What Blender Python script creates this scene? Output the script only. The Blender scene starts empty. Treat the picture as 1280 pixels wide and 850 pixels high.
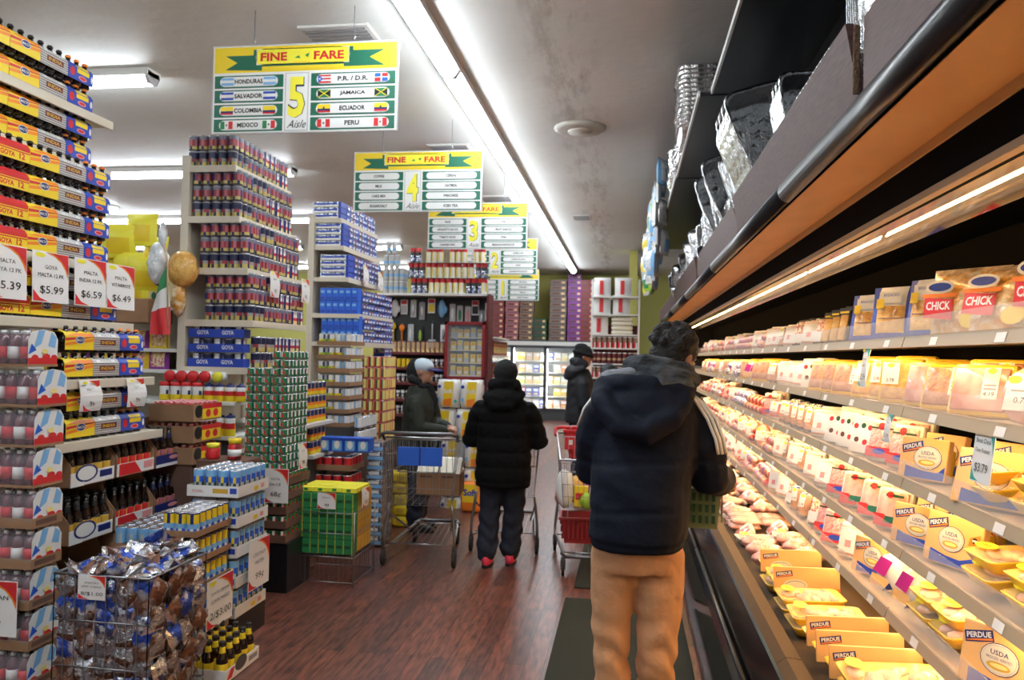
import bpy, bmesh, math, random
from mathutils import Vector, Matrix
import numpy as np
random.seed(7)
C = bpy.context.scene.collection
PI = math.pi
sc = bpy.context.scene

# ---------------------------------------------------------------- camera, world, exposure
cd = bpy.data.cameras.new('camera'); cam = bpy.data.objects.new('camera', cd); C.objects.link(cam); sc.camera = cam
cd.sensor_width = 23.6; cd.lens = 23.6 * 976 / 1280; cd.clip_start = .05; cd.clip_end = 100
R_ = Matrix.Rotation(math.radians(8.45), 4, 'Z') @ Matrix.Rotation(math.radians(91.17), 4, 'X') @ Matrix.Rotation(math.radians(1.2), 4, 'Z')
cam.matrix_world = Matrix.Translation((0, 0, 1.6)) @ R_
cd.dof.use_dof = True; cd.dof.focus_distance = 2.7; cd.dof.aperture_fstop = 3.2
w = bpy.data.worlds.new('world'); sc.world = w; w.use_nodes = True
w.node_tree.nodes['Background'].inputs[0].default_value = (.5, .52, .55, 1)
w.node_tree.nodes['Background'].inputs[1].default_value = .05
vs = sc.view_settings; vs.view_transform = 'Standard'; vs.look = 'None'; vs.gamma = 1; vs.use_curve_mapping = False
vs.exposure = EXPOSURE = 0.0
TUBE_COOL, TUBE_WARM, TUBE_FREEZER = 40.0, 54.0, 60.0      # brightness of the lamps in the place

# ---------------------------------------------------------------- materials
MS = {}
def mat(name, col, rough=.6, metal=0, emit=0, coat=0, alpha=1, noise=None, bump=0, bscale=60, sheen=0, spec=.5, trans=0):
    m = bpy.data.materials.new(name); m.use_nodes = True
    nt = m.node_tree; b = nt.nodes['Principled BSDF']; I = b.inputs
    c = (col[0], col[1], col[2], 1)
    I['Base Color'].default_value = c; I['Roughness'].default_value = rough; I['Metallic'].default_value = metal
    I['Coat Weight'].default_value = coat; I['Coat Roughness'].default_value = .08
    I['Alpha'].default_value = alpha; I['Specular IOR Level'].default_value = spec
    I['Sheen Weight'].default_value = sheen; I['Transmission Weight'].default_value = trans
    if emit: I['Emission Color'].default_value = c; I['Emission Strength'].default_value = emit
    tc = None
    if noise or bump:
        tc = nt.nodes.new('ShaderNodeTexCoord')
    if noise:          # (second colour, scale, low, high, (sx, sy, sz))
        col2, scl, lo, hi = noise[:4]; st = noise[4] if len(noise) > 4 else (1, 1, 1)
        mp = nt.nodes.new('ShaderNodeMapping'); mp.inputs['Scale'].default_value = st
        nt.links.new(tc.outputs['Object'], mp.inputs[0])
        n = nt.nodes.new('ShaderNodeTexNoise'); n.inputs['Scale'].default_value = scl; n.inputs['Detail'].default_value = 5
        nt.links.new(mp.outputs[0], n.inputs['Vector'])
        r = nt.nodes.new('ShaderNodeValToRGB'); r.color_ramp.elements[0].position = lo; r.color_ramp.elements[1].position = hi
        r.color_ramp.elements[0].color = c; r.color_ramp.elements[1].color = (col2[0], col2[1], col2[2], 1)
        nt.links.new(n.outputs['Fac'], r.inputs[0]); nt.links.new(r.outputs[0], I['Base Color'])
    if bump:
        n = nt.nodes.new('ShaderNodeTexNoise'); n.inputs['Scale'].default_value = bscale; n.inputs['Detail'].default_value = 4
        nt.links.new(tc.outputs['Object'], n.inputs['Vector'])
        bp = nt.nodes.new('ShaderNodeBump'); bp.inputs['Strength'].default_value = bump; bp.inputs['Distance'].default_value = .02
        nt.links.new(n.outputs['Fac'], bp.inputs['Height']); nt.links.new(bp.outputs[0], I['Normal'])
    MS[name] = m
    return m
def M_(k):
    if k not in MS: raise KeyError('material ' + k)
    return MS[k]
for n_, c_ in dict(white=(.78,.78,.76), cream=(.72,.66,.52), black=(.012,.012,.013), red=(.62,.02,.025), dark_red=(.25,.015,.02), orange=(.85,.23,.02),
        yellow=(.85,.62,.02), lemon=(.88,.8,.05), pale_yellow=(.85,.72,.25), green=(.02,.22,.07), sign_green=(.008,.13,.075), lime=(.35,.55,.05), blue=(.02,.06,.42), navy=(.01,.02,.14),
        bright_blue=(.02,.12,.62), sky=(.2,.45,.75), grey=(.3,.3,.31), light_grey=(.5,.5,.5), brown=(.12,.05,.03), tan=(.55,.36,.2), pink=(.75,.3,.3), purple=(.25,.03,.3),
        magenta=(.5,.02,.25), teal=(.03,.4,.36), dark_grey=(.06,.06,.065), maroon=(.12,.01,.015), dark_green=(.01,.07,.03), gold=(.6,.36,.04)).items():
    mat(n_, c_, .45)
for n_, c_ in dict(steel_blue=(.16,.18,.24), dull_pink=(.42,.12,.15), dull_red=(.3,.02,.03), dull_yellow=(.5,.42,.12), dark_navy=(.012,.016,.06)).items(): mat(n_, c_, .4)
mat('cardboard', (.34,.19,.10), .85, noise=((.27,.15,.08), 8, .3, .7))
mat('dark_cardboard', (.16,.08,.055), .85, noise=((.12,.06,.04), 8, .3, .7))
mat('glossy_black', (.006,.006,.008), .12, spec=.35)
mat('bumper_black', (.012,.013,.016), .28)
mat('steel', (.62,.62,.64), .28, metal=1)
mat('dark_steel', (.16,.16,.17), .4, metal=.8)
mat('wire', (.3,.31,.33), .35, metal=.9)
mat('foil', (.93,.94,.95), .22, metal=1, bump=1, bscale=16)
mat('mirror', (.42,.36,.3), .07, metal=1)
mat('can_metal', (.7,.7,.72), .25, metal=1)
mat('shelf_cream', (.62,.56,.45), .45)
mat('shelf_white', (.75,.74,.7), .4)
mat('matte_black', (.006,.0055,.005), .95, spec=.06)
mat('lip_metal', (.1,.07,.045), .8, spec=.12)
mat('rail_cream', (.36,.29,.2), .5)
mat('trim_gold', (.42,.25,.12), .35, metal=.5)
mat('rail_metal', (.55,.48,.38), .35, metal=.3)
mat('dark_glass', (.009,.003,.002), .1, coat=.2)
mat('brown_glass', (.01,.0035,.002), .12, coat=.15)
mat('red_drink', (.11,.008,.02), .12, coat=.6)
mat('shrink', (.8,.85,.92), .1, alpha=.13, bump=.6, bscale=25)
mat('clear_plastic', (.9,.88,.82), .08, alpha=.22)
mat('glass_pane', (.8,.9,.9), .03, alpha=.12)
mat('film', (1,.98,.95), .07, alpha=.16, bump=.9, bscale=45)
mat('tray_yellow', (.85,.55,.03), .4, coat=.4)
mat('tray_white', (.7,.68,.62), .4, coat=.4)
mat('chicken', (.7,.33,.2), .3, coat=.8, noise=((.85,.58,.4), 22, .35, .65), bump=.35, bscale=30)
mat('breaded', (.55,.24,.03), .55, coat=.4, noise=((.8,.5,.14), 30, .3, .7), bump=.4, bscale=50)
mat('beef', (.5,.09,.07), .3, coat=.6, noise=((.72,.35,.3), 30, .4, .65), bump=.3)
mat('ground_meat', (.7,.24,.2), .4, coat=.5, noise=((.85,.5,.45), 70, .35, .65), bump=.4, bscale=90)
mat('brown_meat', (.38,.17,.09), .35, coat=.5, noise=((.6,.33,.2), 25, .35, .65), bump=.3)
mat('ham', (.6,.22,.17), .3, coat=.6, noise=((.8,.48,.4), 14, .35, .65))
mat('sleeve_cream', (.78,.45,.17), .55)
mat('print_mix', (.6,.12,.08), .5, noise=((.8,.75,.6), 60, .42, .58))
mat('print_blue', (.03,.1,.5), .4, noise=((.7,.75,.85), 40, .45, .6))
mat('print_food', (.6,.3,.1), .5, noise=((.85,.7,.4), 45, .4, .6))
mat('print_dark', (.08,.03,.03), .5, noise=((.6,.4,.25), 50, .45, .65))
mat('print_silver', (.62,.64,.68), .2, metal=.8, noise=((.1,.12,.3), 30, .5, .56), bump=.6, bscale=40)
mat('bag_blue', (.03,.08,.42), .25, metal=.35, noise=((.5,.5,.56), 16, .5, .6), bump=.7, bscale=35)
mat('bag_silver', (.42,.43,.47), .2, metal=.8, noise=((.16,.08,.05), 14, .47, .55), bump=.8, bscale=35)
mat('bag_brown', (.17,.07,.04), .25, metal=.3, noise=((.45,.4,.4), 14, .5, .6), bump=.7, bscale=35)
mat('bag_clear', (.7,.32,.05), .1, coat=1, noise=((.92,.8,.55), 18, .38, .62), bump=1, bscale=28)
mat('poly_bag', (.75,.78,.8), .15, coat=.6, noise=((.5,.53,.56), 20, .4, .6), bump=.8, bscale=25)
mat('wood_laminate', (.066,.032,.032), .6, noise=((.12,.062,.056), 14, .3, .7, (1, 1, 14)), spec=.3)
mat('wood_edge', (.16,.09,.05), .8, bump=.8, bscale=120)
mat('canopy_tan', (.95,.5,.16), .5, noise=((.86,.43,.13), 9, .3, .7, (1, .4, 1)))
mat('paint_green', (.5,.47,.13), .8)
mat('paint_cream', (.55,.53,.47), .8)
mat('skin', (.5,.27,.18), .5)
mat('skin_tan', (.36,.18,.11), .5)
mat('hair', (.012,.009,.008), .6, bump=1, bscale=90)
mat('jacket_navy', (.0028,.0055,.016), .75, spec=.25, sheen=.0, bump=.3, bscale=20)
mat('jacket_black', (.003,.003,.0036), .8, spec=.15, bump=.3, bscale=25)
mat('jacket_olive', (.016,.02,.012), .8, bump=.25, bscale=35)
mat('jacket_dark', (.009,.010,.014), .7, bump=.25, bscale=30)
mat('fleece_grey', (.075,.085,.095), .95, noise=((.02,.025,.03), 9, .4, .6, (1, 1, 4)), bump=.4, bscale=80)
mat('fleece_light', (.22,.23,.26), .95, bump=.4, bscale=80)
mat('knit_black', (.008,.009,.01), .95, bump=.6, bscale=120)
mat('scarf_black', (.009,.009,.011), .95, bump=.5, bscale=60)
mat('trousers_tan', (.52,.27,.135), .8, noise=((.38,.19,.095), 5, .35, .7), bump=.8, bscale=10)
mat('jeans', (.007,.011,.026), .85, bump=.3, bscale=25)
mat('rubber', (.01,.01,.01), .7)
mat('hot_pink', (.75,.05,.12), .5)
mat('basket_green', (.2,.24,.1), .45, alpha=.85)
mat('paper', (.8,.79,.77), .6)
mat('tube_cool', (.86,.94,1), .4, emit=TUBE_COOL)
mat('tube_warm', (1,.62,.26), .4, emit=TUBE_WARM)
mat('tube_canopy', (1,.62,.26), .4, emit=TUBE_WARM*.75)
mat('tube_freezer', (.95,.98,1), .4, emit=TUBE_FREEZER)

# ---------------------------------------------------------------- mesh collecting
def frames(pts, closed=False):
    P = [Vector(p) for p in pts]; n = len(P); T = []
    for i in range(n):
        a = P[i-1] if (i or closed) else P[i]; b = P[(i+1) % n] if (i < n-1 or closed) else P[i]
        T.append((b-a).normalized())
    u = T[0].orthogonal().normalized(); out = []
    for t in T:
        u = (u - t*u.dot(t))
        u = u.normalized() if u.length > 1e-6 else t.orthogonal().normalized()
        out.append((u.copy(), t.cross(u)))
    return P, out
_TX = {}
def text_mesh(s, bold=0.0, italic=0.0):
    k = (s, bold, italic)
    if k not in _TX:
        cu = bpy.data.curves.new('t', 'FONT'); cu.body = s; cu.offset = bold; cu.shear = italic; cu.resolution_u = 2
        o = bpy.data.objects.new('t', cu); C.objects.link(o)
        dg = bpy.context.evaluated_depsgraph_get(); me = bpy.data.meshes.new_from_object(o.evaluated_get(dg))
        vs_ = [tuple(v.co) for v in me.vertices]; fs_ = [tuple(p.vertices) for p in me.polygons]
        bpy.data.objects.remove(o); bpy.data.curves.remove(cu); bpy.data.meshes.remove(me)
        if vs_:
            x0 = min(v[0] for v in vs_); x1 = max(v[0] for v in vs_); y0 = min(v[1] for v in vs_); y1 = max(v[1] for v in vs_)
        else: x0 = y0 = 0; x1 = y1 = 1
        _TX[k] = (vs_, fs_, x0, x1, y0, y1)
    return _TX[k]
class MB:
    def __init__(s): s.v = []; s.f = []; s.m = []; s.s = []
    def add(s, vs_, fs_, m, M=None, smooth=False):
        b = len(s.v)
        s.v += [tuple(M @ Vector(v)) for v in vs_] if M is not None else [tuple(v) for v in vs_]
        for i, f in enumerate(fs_):
            s.f.append(tuple(b+j for j in f)); s.m.append(m if isinstance(m, str) else m[i]); s.s.append(smooth)
        return s
    def box(s, x0, x1, y0, y1, z0, z1, m, M=None, bev=0, smooth=False):
        if bev:
            bm = bmesh.new(); bmesh.ops.create_cube(bm, size=1)
            for v in bm.verts: v.co = Vector(((v.co.x+.5)*(x1-x0)+x0, (v.co.y+.5)*(y1-y0)+y0, (v.co.z+.5)*(z1-z0)+z0))
            bmesh.ops.bevel(bm, geom=bm.edges[:], offset=bev, segments=2, affect='EDGES', profile=.5)
            bm.verts.index_update()
            s.add([v.co.copy() for v in bm.verts], [[v.index for v in f.verts] for f in bm.faces], m, M, smooth); bm.free(); return s
        v = [(x0,y0,z0),(x1,y0,z0),(x1,y1,z0),(x0,y1,z0),(x0,y0,z1),(x1,y0,z1),(x1,y1,z1),(x0,y1,z1)]
        return s.add(v, [(3,2,1,0),(4,5,6,7),(0,1,5,4),(1,2,6,5),(2,3,7,6),(3,0,4,7)], m, M)
    def lathe(s, prof, m, seg=12, M=None, smooth=True, sx=1, sy=1):
        v = []; f = []; mm = []; n = len(prof)
        for i, (r, z) in enumerate(prof):
            for j in range(seg):
                a = 2*PI*j/seg; v.append((r*sx*math.cos(a), r*sy*math.sin(a), z))
        for i in range(n-1):
            for j in range(seg):
                k = (j+1) % seg; f.append((i*seg+j, i*seg+k, (i+1)*seg+k, (i+1)*seg+j))
                mm.append(m if isinstance(m, str) else m(i, j))
        f.append(tuple(range(seg-1, -1, -1))); mm.append(m if isinstance(m, str) else m(0, 0))
        f.append(tuple((n-1)*seg+j for j in range(seg))); mm.append(m if isinstance(m, str) else m(n-2, 0))
        return s.add(v, f, mm, M, smooth)
    def tube(s, pts, r, m, seg=6, closed=False, M=None, sq=1):
        P, fr = frames(pts, closed); n = len(P); v = []; f = []
        for i in range(n):
            ri = r[i] if isinstance(r, (list, tuple)) else r
            for j in range(seg):
                a = 2*PI*j/seg; v.append(P[i] + fr[i][0]*ri*math.cos(a) + fr[i][1]*ri*sq*math.sin(a))
        for i in range(n if closed else n-1):
            for j in range(seg):
                k = (j+1) % seg; i2 = (i+1) % n; f.append((i*seg+j, i*seg+k, i2*seg+k, i2*seg+j))
        if not closed: f.append(tuple(range(seg-1, -1, -1))); f.append(tuple((n-1)*seg+j for j in range(seg)))
        return s.add(v, f, m, M, seg > 4)
    def prism(s, poly, ax, a0, a1, m, M=None, smooth=False):
        """poly in the two axes other than ax, extruded from a0 to a1 along ax"""
        def p3(p, a): return (a, p[0], p[1]) if ax == 'x' else (p[0], a, p[1]) if ax == 'y' else (p[0], p[1], a)
        n = len(poly); v = [p3(p, a0) for p in poly] + [p3(p, a1) for p in poly]
        f = [(i, (i+1) % n, n+(i+1) % n, n+i) for i in range(n)] + [tuple(range(n-1, -1, -1)), tuple(range(n, 2*n))]
        return s.add(v, f, m, M, smooth)
    def blob(s, c, r, m, M=None, seg=8, rings=5, jit=0, rot=0):
        v = []; cx, cy, cz = c; rx, ry, rz = r if isinstance(r, tuple) else (r, r, r); f = []
        ca, sa = math.cos(rot), math.sin(rot)
        for i in range(rings+1):
            t = PI*i/rings
            for j in range(seg):
                a = 2*PI*j/seg; k = 1+random.uniform(-jit, jit)
                x = rx*math.sin(t)*math.cos(a)*k; y = ry*math.sin(t)*math.sin(a)*k
                v.append((cx+x*ca-y*sa, cy+x*sa+y*ca, cz-rz*math.cos(t)*k))
        for i in range(rings):
            for j in range(seg):
                k = (j+1) % seg; f.append((i*seg+j, i*seg+k, (i+1)*seg+k, (i+1)*seg+j))
        return s.add(v, f, m, M, True)
    def join(s, o, M=None):
        b = len(s.v); s.v += [tuple(M @ Vector(v)) for v in o.v] if M is not None else o.v
        s.f += [tuple(b+j for j in f) for f in o.f]; s.m += o.m; s.s += o.s; return s
    def mesh(s, name):
        me = bpy.data.meshes.new(name); me.from_pydata(s.v, [], s.f)
        ks = []; idx = {}
        for k in s.m:
            if k not in idx: idx[k] = len(ks); ks.append(k)
        for k in ks: me.materials.append(M_(k))
        me.polygons.foreach_set('material_index', [idx[k] for k in s.m]); me.polygons.foreach_set('use_smooth', s.s)
        me.update(); return me
    def build(s, name, parent=None, M=None):
        o = bpy.data.objects.new(name, s.mesh(name)); C.objects.link(o)
        if parent is not None: o.parent = parent
        if M is not None: o.matrix_world = M
        return o
class Fr:
    """a flat printed area: origin, unit u (to the right) and v (up); shapes lie just off the surface"""
    def __init__(s, mb, o, u, v, off=.0006): s.b = mb; s.o = Vector(o); s.u = Vector(u).normalized(); s.w = Vector(v).normalized(); s.n = s.u.cross(s.w); s.k = off
    def p(s, x, y, l=1): return s.o + s.u*x + s.w*y + s.n*s.k*l
    def poly(s, pts, m, l=1): s.b.add([s.p(x, y, l) for x, y in pts], [tuple(range(len(pts)))], m); return s
    def rect(s, x0, x1, y0, y1, m, l=1): return s.poly([(x0,y0),(x1,y0),(x1,y1),(x0,y1)], m, l)
    def oval(s, cx, cy, rx, ry, m, l=1, n=16): return s.poly([(cx+rx*math.cos(2*PI*i/n), cy+ry*math.sin(2*PI*i/n)) for i in range(n)], m, l)
    def pill(s, x0, x1, y0, y1, m, l=1):
        r = (y1-y0)/2; cy = (y0+y1)/2; n = 6
        pts = [(x1-r+r*math.cos(-PI/2+PI*i/n), cy+r*math.sin(-PI/2+PI*i/n)) for i in range(n+1)] + [(x0+r+r*math.cos(PI/2+PI*i/n), cy+r*math.sin(PI/2+PI*i/n)) for i in range(n+1)]
        return s.poly(pts, m, l)
    def text(s, t, cx, cy, h, m, w=None, l=2, bold=0.0, rot=0, italic=0.0):
        vs_, fs_, x0, x1, y0, y1 = text_mesh(t, bold, italic); k = h/(y1-y0); kx = k if w is None else min(w/(x1-x0), k*1.6) if (x1-x0)*k < w else w/(x1-x0)
        ca, sa = math.cos(rot), math.sin(rot); out = []
        for v in vs_:
            x = (v[0]-(x0+x1)/2)*kx; y = (v[1]-(y0+y1)/2)*k; out.append(s.p(cx+x*ca-y*sa, cy+x*sa+y*ca, l))
        s.b.add(out, fs_, m); return s

def tag(o, label=None, cat=None, group=None, kind=None):
    if label: o['label'] = label
    if cat: o['category'] = cat
    if group: o['group'] = group
    if kind: o['kind'] = kind
    return o
def struct(o): o['kind'] = 'structure'; return o
class Proto:
    """a kind of thing: its parts as meshes; place() makes an individual (an Empty with its parts, or one mesh)"""
    def __init__(s, name, cat, parts): s.name = name; s.cat = cat; s.parts = parts; s.me = None; s.fl = None   # parts: (name, MB[, sub-parts])
    def place(s, M, label, group=None, flat=False):
        if flat or len(s.parts) == 1 and len(s.parts[0]) < 3:
            if s.fl is None:
                b = MB()
                for p in s.parts:
                    b.join(p[1])
                    for q in (p[2] if len(p) > 2 else []): b.join(q[1])
                s.fl = b.mesh(s.name)
            o = bpy.data.objects.new(s.name, s.fl); C.objects.link(o)
        else:
            if s.me is None: s.me = [(p[0], p[1].mesh(p[0]), [(q[0], q[1].mesh(q[0])) for q in (p[2] if len(p) > 2 else [])]) for p in s.parts]
            o = bpy.data.objects.new(s.name, None); C.objects.link(o); o.empty_display_size = .05
            for n, me, sub in s.me:
                c = bpy.data.objects.new(n, me); C.objects.link(c); c.parent = o
                for n2, me2 in sub:
                    c2 = bpy.data.objects.new(n2, me2); C.objects.link(c2); c2.parent = c
        o.matrix_world = M
        return tag(o, label, s.cat, group)
def T(x, y, z, rz=0, rx=0, ry=0, s=1):
    m = Matrix.Translation((x, y, z))
    if rz: m = m @ Matrix.Rotation(rz, 4, 'Z')
    if ry: m = m @ Matrix.Rotation(ry, 4, 'Y')
    if rx: m = m @ Matrix.Rotation(rx, 4, 'X')
    if s != 1: m = m @ Matrix.Scale(s, 4)
    return m
def empty(name, loc=(0,0,0), rz=0): o = bpy.data.objects.new(name, None); C.objects.link(o); o.location = loc; o.rotation_euler = (0,0,rz); o.empty_display_size = .1; return o
ORD = ['first','second','third','fourth','fifth','sixth','seventh','eighth','ninth','tenth','eleventh','twelfth','thirteenth','fourteenth','fifteenth','sixteenth','seventeenth','eighteenth','nineteenth','twentieth'] + ['%dth' % i for i in range(21, 400)]
for i_ in range(20, 400):
    if i_ % 100 not in (10, 11, 12) and i_ % 10 < 3: ORD[i_] = '%d%s' % (i_+1, ('st', 'nd', 'rd')[i_ % 10])
# ================================================================ THE ROOM
X0, X1, Y0, Y1, H = -15.0, 1.75, -3.0, 20.9, 3.8
def node_mat(name, fn):
    m = bpy.data.materials.new(name); m.use_nodes = True; nt = m.node_tree; fn(nt, nt.nodes['Principled BSDF']); MS[name] = m
def N(nt, t, **k):
    n = nt.nodes.new(t)
    for a, b in k.items(): n.inputs[a.replace('_', ' ')].default_value = b
    return n
def floor_fn(nt, b):
    tc = N(nt, 'ShaderNodeTexCoord'); mp = N(nt, 'ShaderNodeMapping'); mp.inputs['Rotation'].default_value = (0, 0, PI/2)
    nt.links.new(tc.outputs['Object'], mp.inputs[0])
    br = nt.nodes.new('ShaderNodeTexBrick'); br.inputs['Scale'].default_value = 1; br.inputs['Brick Width'].default_value = .9; br.inputs['Row Height'].default_value = .1
    br.inputs['Mortar Size'].default_value = .002; br.inputs['Color1'].default_value = (.16,.062,.042,1); br.inputs['Color2'].default_value = (.085,.042,.036,1); br.inputs['Mortar'].default_value = (.02,.01,.01,1)
    nt.links.new(mp.outputs[0], br.inputs['Vector'])
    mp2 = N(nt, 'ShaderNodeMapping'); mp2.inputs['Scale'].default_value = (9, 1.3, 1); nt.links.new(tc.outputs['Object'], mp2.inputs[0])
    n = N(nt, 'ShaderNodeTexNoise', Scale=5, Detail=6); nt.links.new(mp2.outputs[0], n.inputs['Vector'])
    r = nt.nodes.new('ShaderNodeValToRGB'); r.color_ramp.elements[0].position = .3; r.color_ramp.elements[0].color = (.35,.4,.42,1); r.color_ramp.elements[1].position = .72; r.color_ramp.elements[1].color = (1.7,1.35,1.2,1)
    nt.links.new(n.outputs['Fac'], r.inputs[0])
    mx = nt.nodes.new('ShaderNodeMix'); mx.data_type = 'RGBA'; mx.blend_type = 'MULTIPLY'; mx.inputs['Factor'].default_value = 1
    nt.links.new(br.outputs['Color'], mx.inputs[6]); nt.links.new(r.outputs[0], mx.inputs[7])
    n2 = N(nt, 'ShaderNodeTexNoise', Scale=1.6, Detail=8); nt.links.new(tc.outputs['Object'], n2.inputs['Vector'])
    r2 = nt.nodes.new('ShaderNodeValToRGB'); r2.color_ramp.elements[0].position = .66; r2.color_ramp.elements[1].position = .8; r2.color_ramp.elements[1].color = (.5,.5,.5,1); r2.color_ramp.elements[0].color = (0,0,0,1)
    nt.links.new(n2.outputs['Fac'], r2.inputs[0])
    mx2 = nt.nodes.new('ShaderNodeMix'); mx2.data_type = 'RGBA'; nt.links.new(r2.outputs[0], mx2.inputs[0])
    nt.links.new(mx.outputs[2], mx2.inputs[6]); mx2.inputs[7].default_value = (.17,.15,.15,1)
    nt.links.new(mx2.outputs[2], b.inputs['Base Color'])
    b.inputs['Roughness'].default_value = .36
node_mat('floor_planks', floor_fn)
def ceil_fn(nt, b):
    tc = N(nt, 'ShaderNodeTexCoord')
    n = N(nt, 'ShaderNodeTexNoise', Scale=.5, Detail=3); nt.links.new(tc.outputs['Object'], n.inputs['Vector'])
    r = nt.nodes.new('ShaderNodeValToRGB'); r.color_ramp.elements[0].position = .3; r.color_ramp.elements[0].color = (.74,.75,.72,1); r.color_ramp.elements[1].position = .7; r.color_ramp.elements[1].color = (.86,.87,.84,1)
    nt.links.new(n.outputs['Fac'], r.inputs[0])
    # water stains in a streaky band along the aisle
    sp = nt.nodes.new('ShaderNodeSeparateXYZ'); nt.links.new(tc.outputs['Object'], sp.inputs[0])
    ma = N(nt, 'ShaderNodeMath'); ma.operation = 'ADD'; nt.links.new(sp.outputs[0], ma.inputs[0]); ma.inputs[1].default_value = .5
    m1 = N(nt, 'ShaderNodeMath'); m1.operation = 'ABSOLUTE'; nt.links.new(ma.outputs[0], m1.inputs[0])
    m2 = nt.nodes.new('ShaderNodeMapRange'); m2.inputs[1].default_value = .0; m2.inputs[2].default_value = .32; m2.inputs[3].default_value = 1; m2.inputs[4].default_value = 0; nt.links.new(m1.outputs[0], m2.inputs[0])
    mp = N(nt, 'ShaderNodeMapping'); mp.inputs['Scale'].default_value = (4, .8, 1); nt.links.new(tc.outputs['Object'], mp.inputs[0])
    n3 = N(nt, 'ShaderNodeTexNoise', Scale=2.2, Detail=7); n3.inputs['Roughness'].default_value = .7; nt.links.new(mp.outputs[0], n3.inputs['Vector'])
    r3 = nt.nodes.new('ShaderNodeValToRGB'); r3.color_ramp.elements[0].position = .46; r3.color_ramp.elements[1].position = .68; nt.links.new(n3.outputs['Fac'], r3.inputs[0])
    m4 = N(nt, 'ShaderNodeMath'); m4.operation = 'MULTIPLY'; nt.links.new(m2.outputs[0], m4.inputs[0]); nt.links.new(r3.outputs[0], m4.inputs[1])
    mx = nt.nodes.new('ShaderNodeMix'); mx.data_type = 'RGBA'; nt.links.new(m4.outputs[0], mx.inputs[0]); nt.links.new(r.outputs[0], mx.inputs[6]); mx.inputs[7].default_value = (.42,.4,.35,1)
    nt.links.new(mx.outputs[2], b.inputs['Base Color']); b.inputs['Roughness'].default_value = .55
    n5 = N(nt, 'ShaderNodeTexNoise', Scale=7, Detail=6); nt.links.new(tc.outputs['Object'], n5.inputs['Vector'])
    bp = N(nt, 'ShaderNodeBump', Strength=.35, Distance=.02); nt.links.new(n5.outputs['Fac'], bp.inputs['Height']); nt.links.new(bp.outputs[0], b.inputs['Normal'])
node_mat('ceiling_paint', ceil_fn)
struct(MB().box(X0, X1, Y0, Y1, -.1, 0, 'floor_planks').build('floor'))
struct(MB().box(X0, X1, Y0, Y1, H, H+.1, 'ceiling_paint').build('ceiling'))
struct(MB().box(X0, X1, Y1, Y1+.1, 0, H, 'paint_green').build('wall_back'))
struct(MB().box(X0, X1, Y0-.1, Y0, 0, H, 'paint_cream').build('wall_front'))
struct(MB().box(X0-.1, X0, Y0, Y1, 0, H, 'paint_cream').build('wall_left'))
struct(MB().box(X1, X1+.1, Y0, Y1, 0, H, 'dark_grey').build('wall_right'))
struct(MB().box(.0, .17, 16.0, 16.5, 0, H-.01, 'paint_green').build('trim_1'))       # the yellow-green pier
mat('mat_green', (.012,.017,.012), .95, bump=.6, bscale=300)
o = MB().box(-.38, .36, 1.0, 5.2, .001, .012, 'mat_green', bev=.004).build('floor_mat'); tag(o, 'dark green floor mat lying along the foot of the meat case', 'mat')
o = MB().box(-.34, .34, 5.45, 8.4, .001, .012, 'mat_green', bev=.004).build('floor_mat'); tag(o, 'dark green floor mat under the red shopping cart', 'mat')

# ---- fluorescent fixtures
def fixture(x, y, ln, along, label, group, wd=.14):
    h = MB(); d = MB(); M = T(x, y, H, 0 if along == 'y' else -PI/2)
    prof = [(-wd/2-.014,-.001), (-wd/2-.014,-.058), (-wd/2,-.06), (wd/2,-.06), (wd/2+.014,-.058), (wd/2+.014,-.001)]
    h.prism(prof, 'y', 0, ln, 'shelf_white')
    for e in (0, ln-.03): h.prism([(-wd/2-.004,-.022), (-wd/2-.004,-.07), (-wd/2+.025,-.112), (wd/2-.025,-.112), (wd/2+.004,-.07), (wd/2+.004,-.022)], 'y', e, e+.03, 'light_grey')
    n = 8; lens = [(-(wd/2-.001)*math.cos(PI*i/n), -.061-.06*math.sin(PI*i/n)) for i in range(n+1)]
    d.prism(lens, 'y', .03, ln-.03, 'tube_cool')
    Proto('ceiling_light', 'light', [('housing', h), ('diffuser', d)]).place(M, label, group)
L_ = 2.72; yy = [-2.4, .3, 3.0, 5.72, 8.45, 11.2, 13.9, 16.6]
for i, y in enumerate(yy):
    fixture(-1.37, y, L_, 'y', '%s white fluorescent batten of the long line above the main aisle' % ORD[i], 'fluorescent battens in the long line over the aisle')
rows = [(5.6, [(-6.8, 3.0), (-10, 3.0)]), (8.9, [(-6.9, 2.9), (-10.2, 3.0)]), (12.0, [(-7.7, 2.6), (-11.2, 3.0)]), (15.6, [(-7.3, 2.7), (-10.6, 2.8)]), (18.6, [(-7.4, 2.5), (-10.8, 2.8)]), (2.2, [(-6.8, 3)]), (-1.2, [(-6.8, 3)])]
rows = [(5.65, [(-3.75, 1.2), (-5.2, 1.2), (-8.3, 2.5)]), (8.75, [(-3.95, 1.15), (-5.15, 2.7), (-8.2, 2.6)]), (11.95, [(-5.0, 1.3), (-6.5, 2.6), (-9.3, 2.6)]), (15.1, [(-4.5, 1.0), (-6.6, 1.3), (-9.9, 2.6)]), (18.6, [(-5.3, 1.2), (-7.6, 2.4)]), (2.2, [(-4, 2.6)]), (-1.2, [(-4, 2.6)])]
nm = ['over the cola-coloured six-packs', 'behind the bean cans', 'behind the blue boxes', 'beyond the blue boxes', 'close to the back wall', 'over the front stock', 'by the entrance']
for i, (y, fx) in enumerate(rows):
    for j, (xr, ln) in enumerate(fx):
        fixture(xr - ln, y, ln, 'x', '%s crosswise fluorescent ceiling light from the aisle, in the row %s' % (ORD[j], nm[i]), 'crosswise fluorescent ceiling lights')
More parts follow.
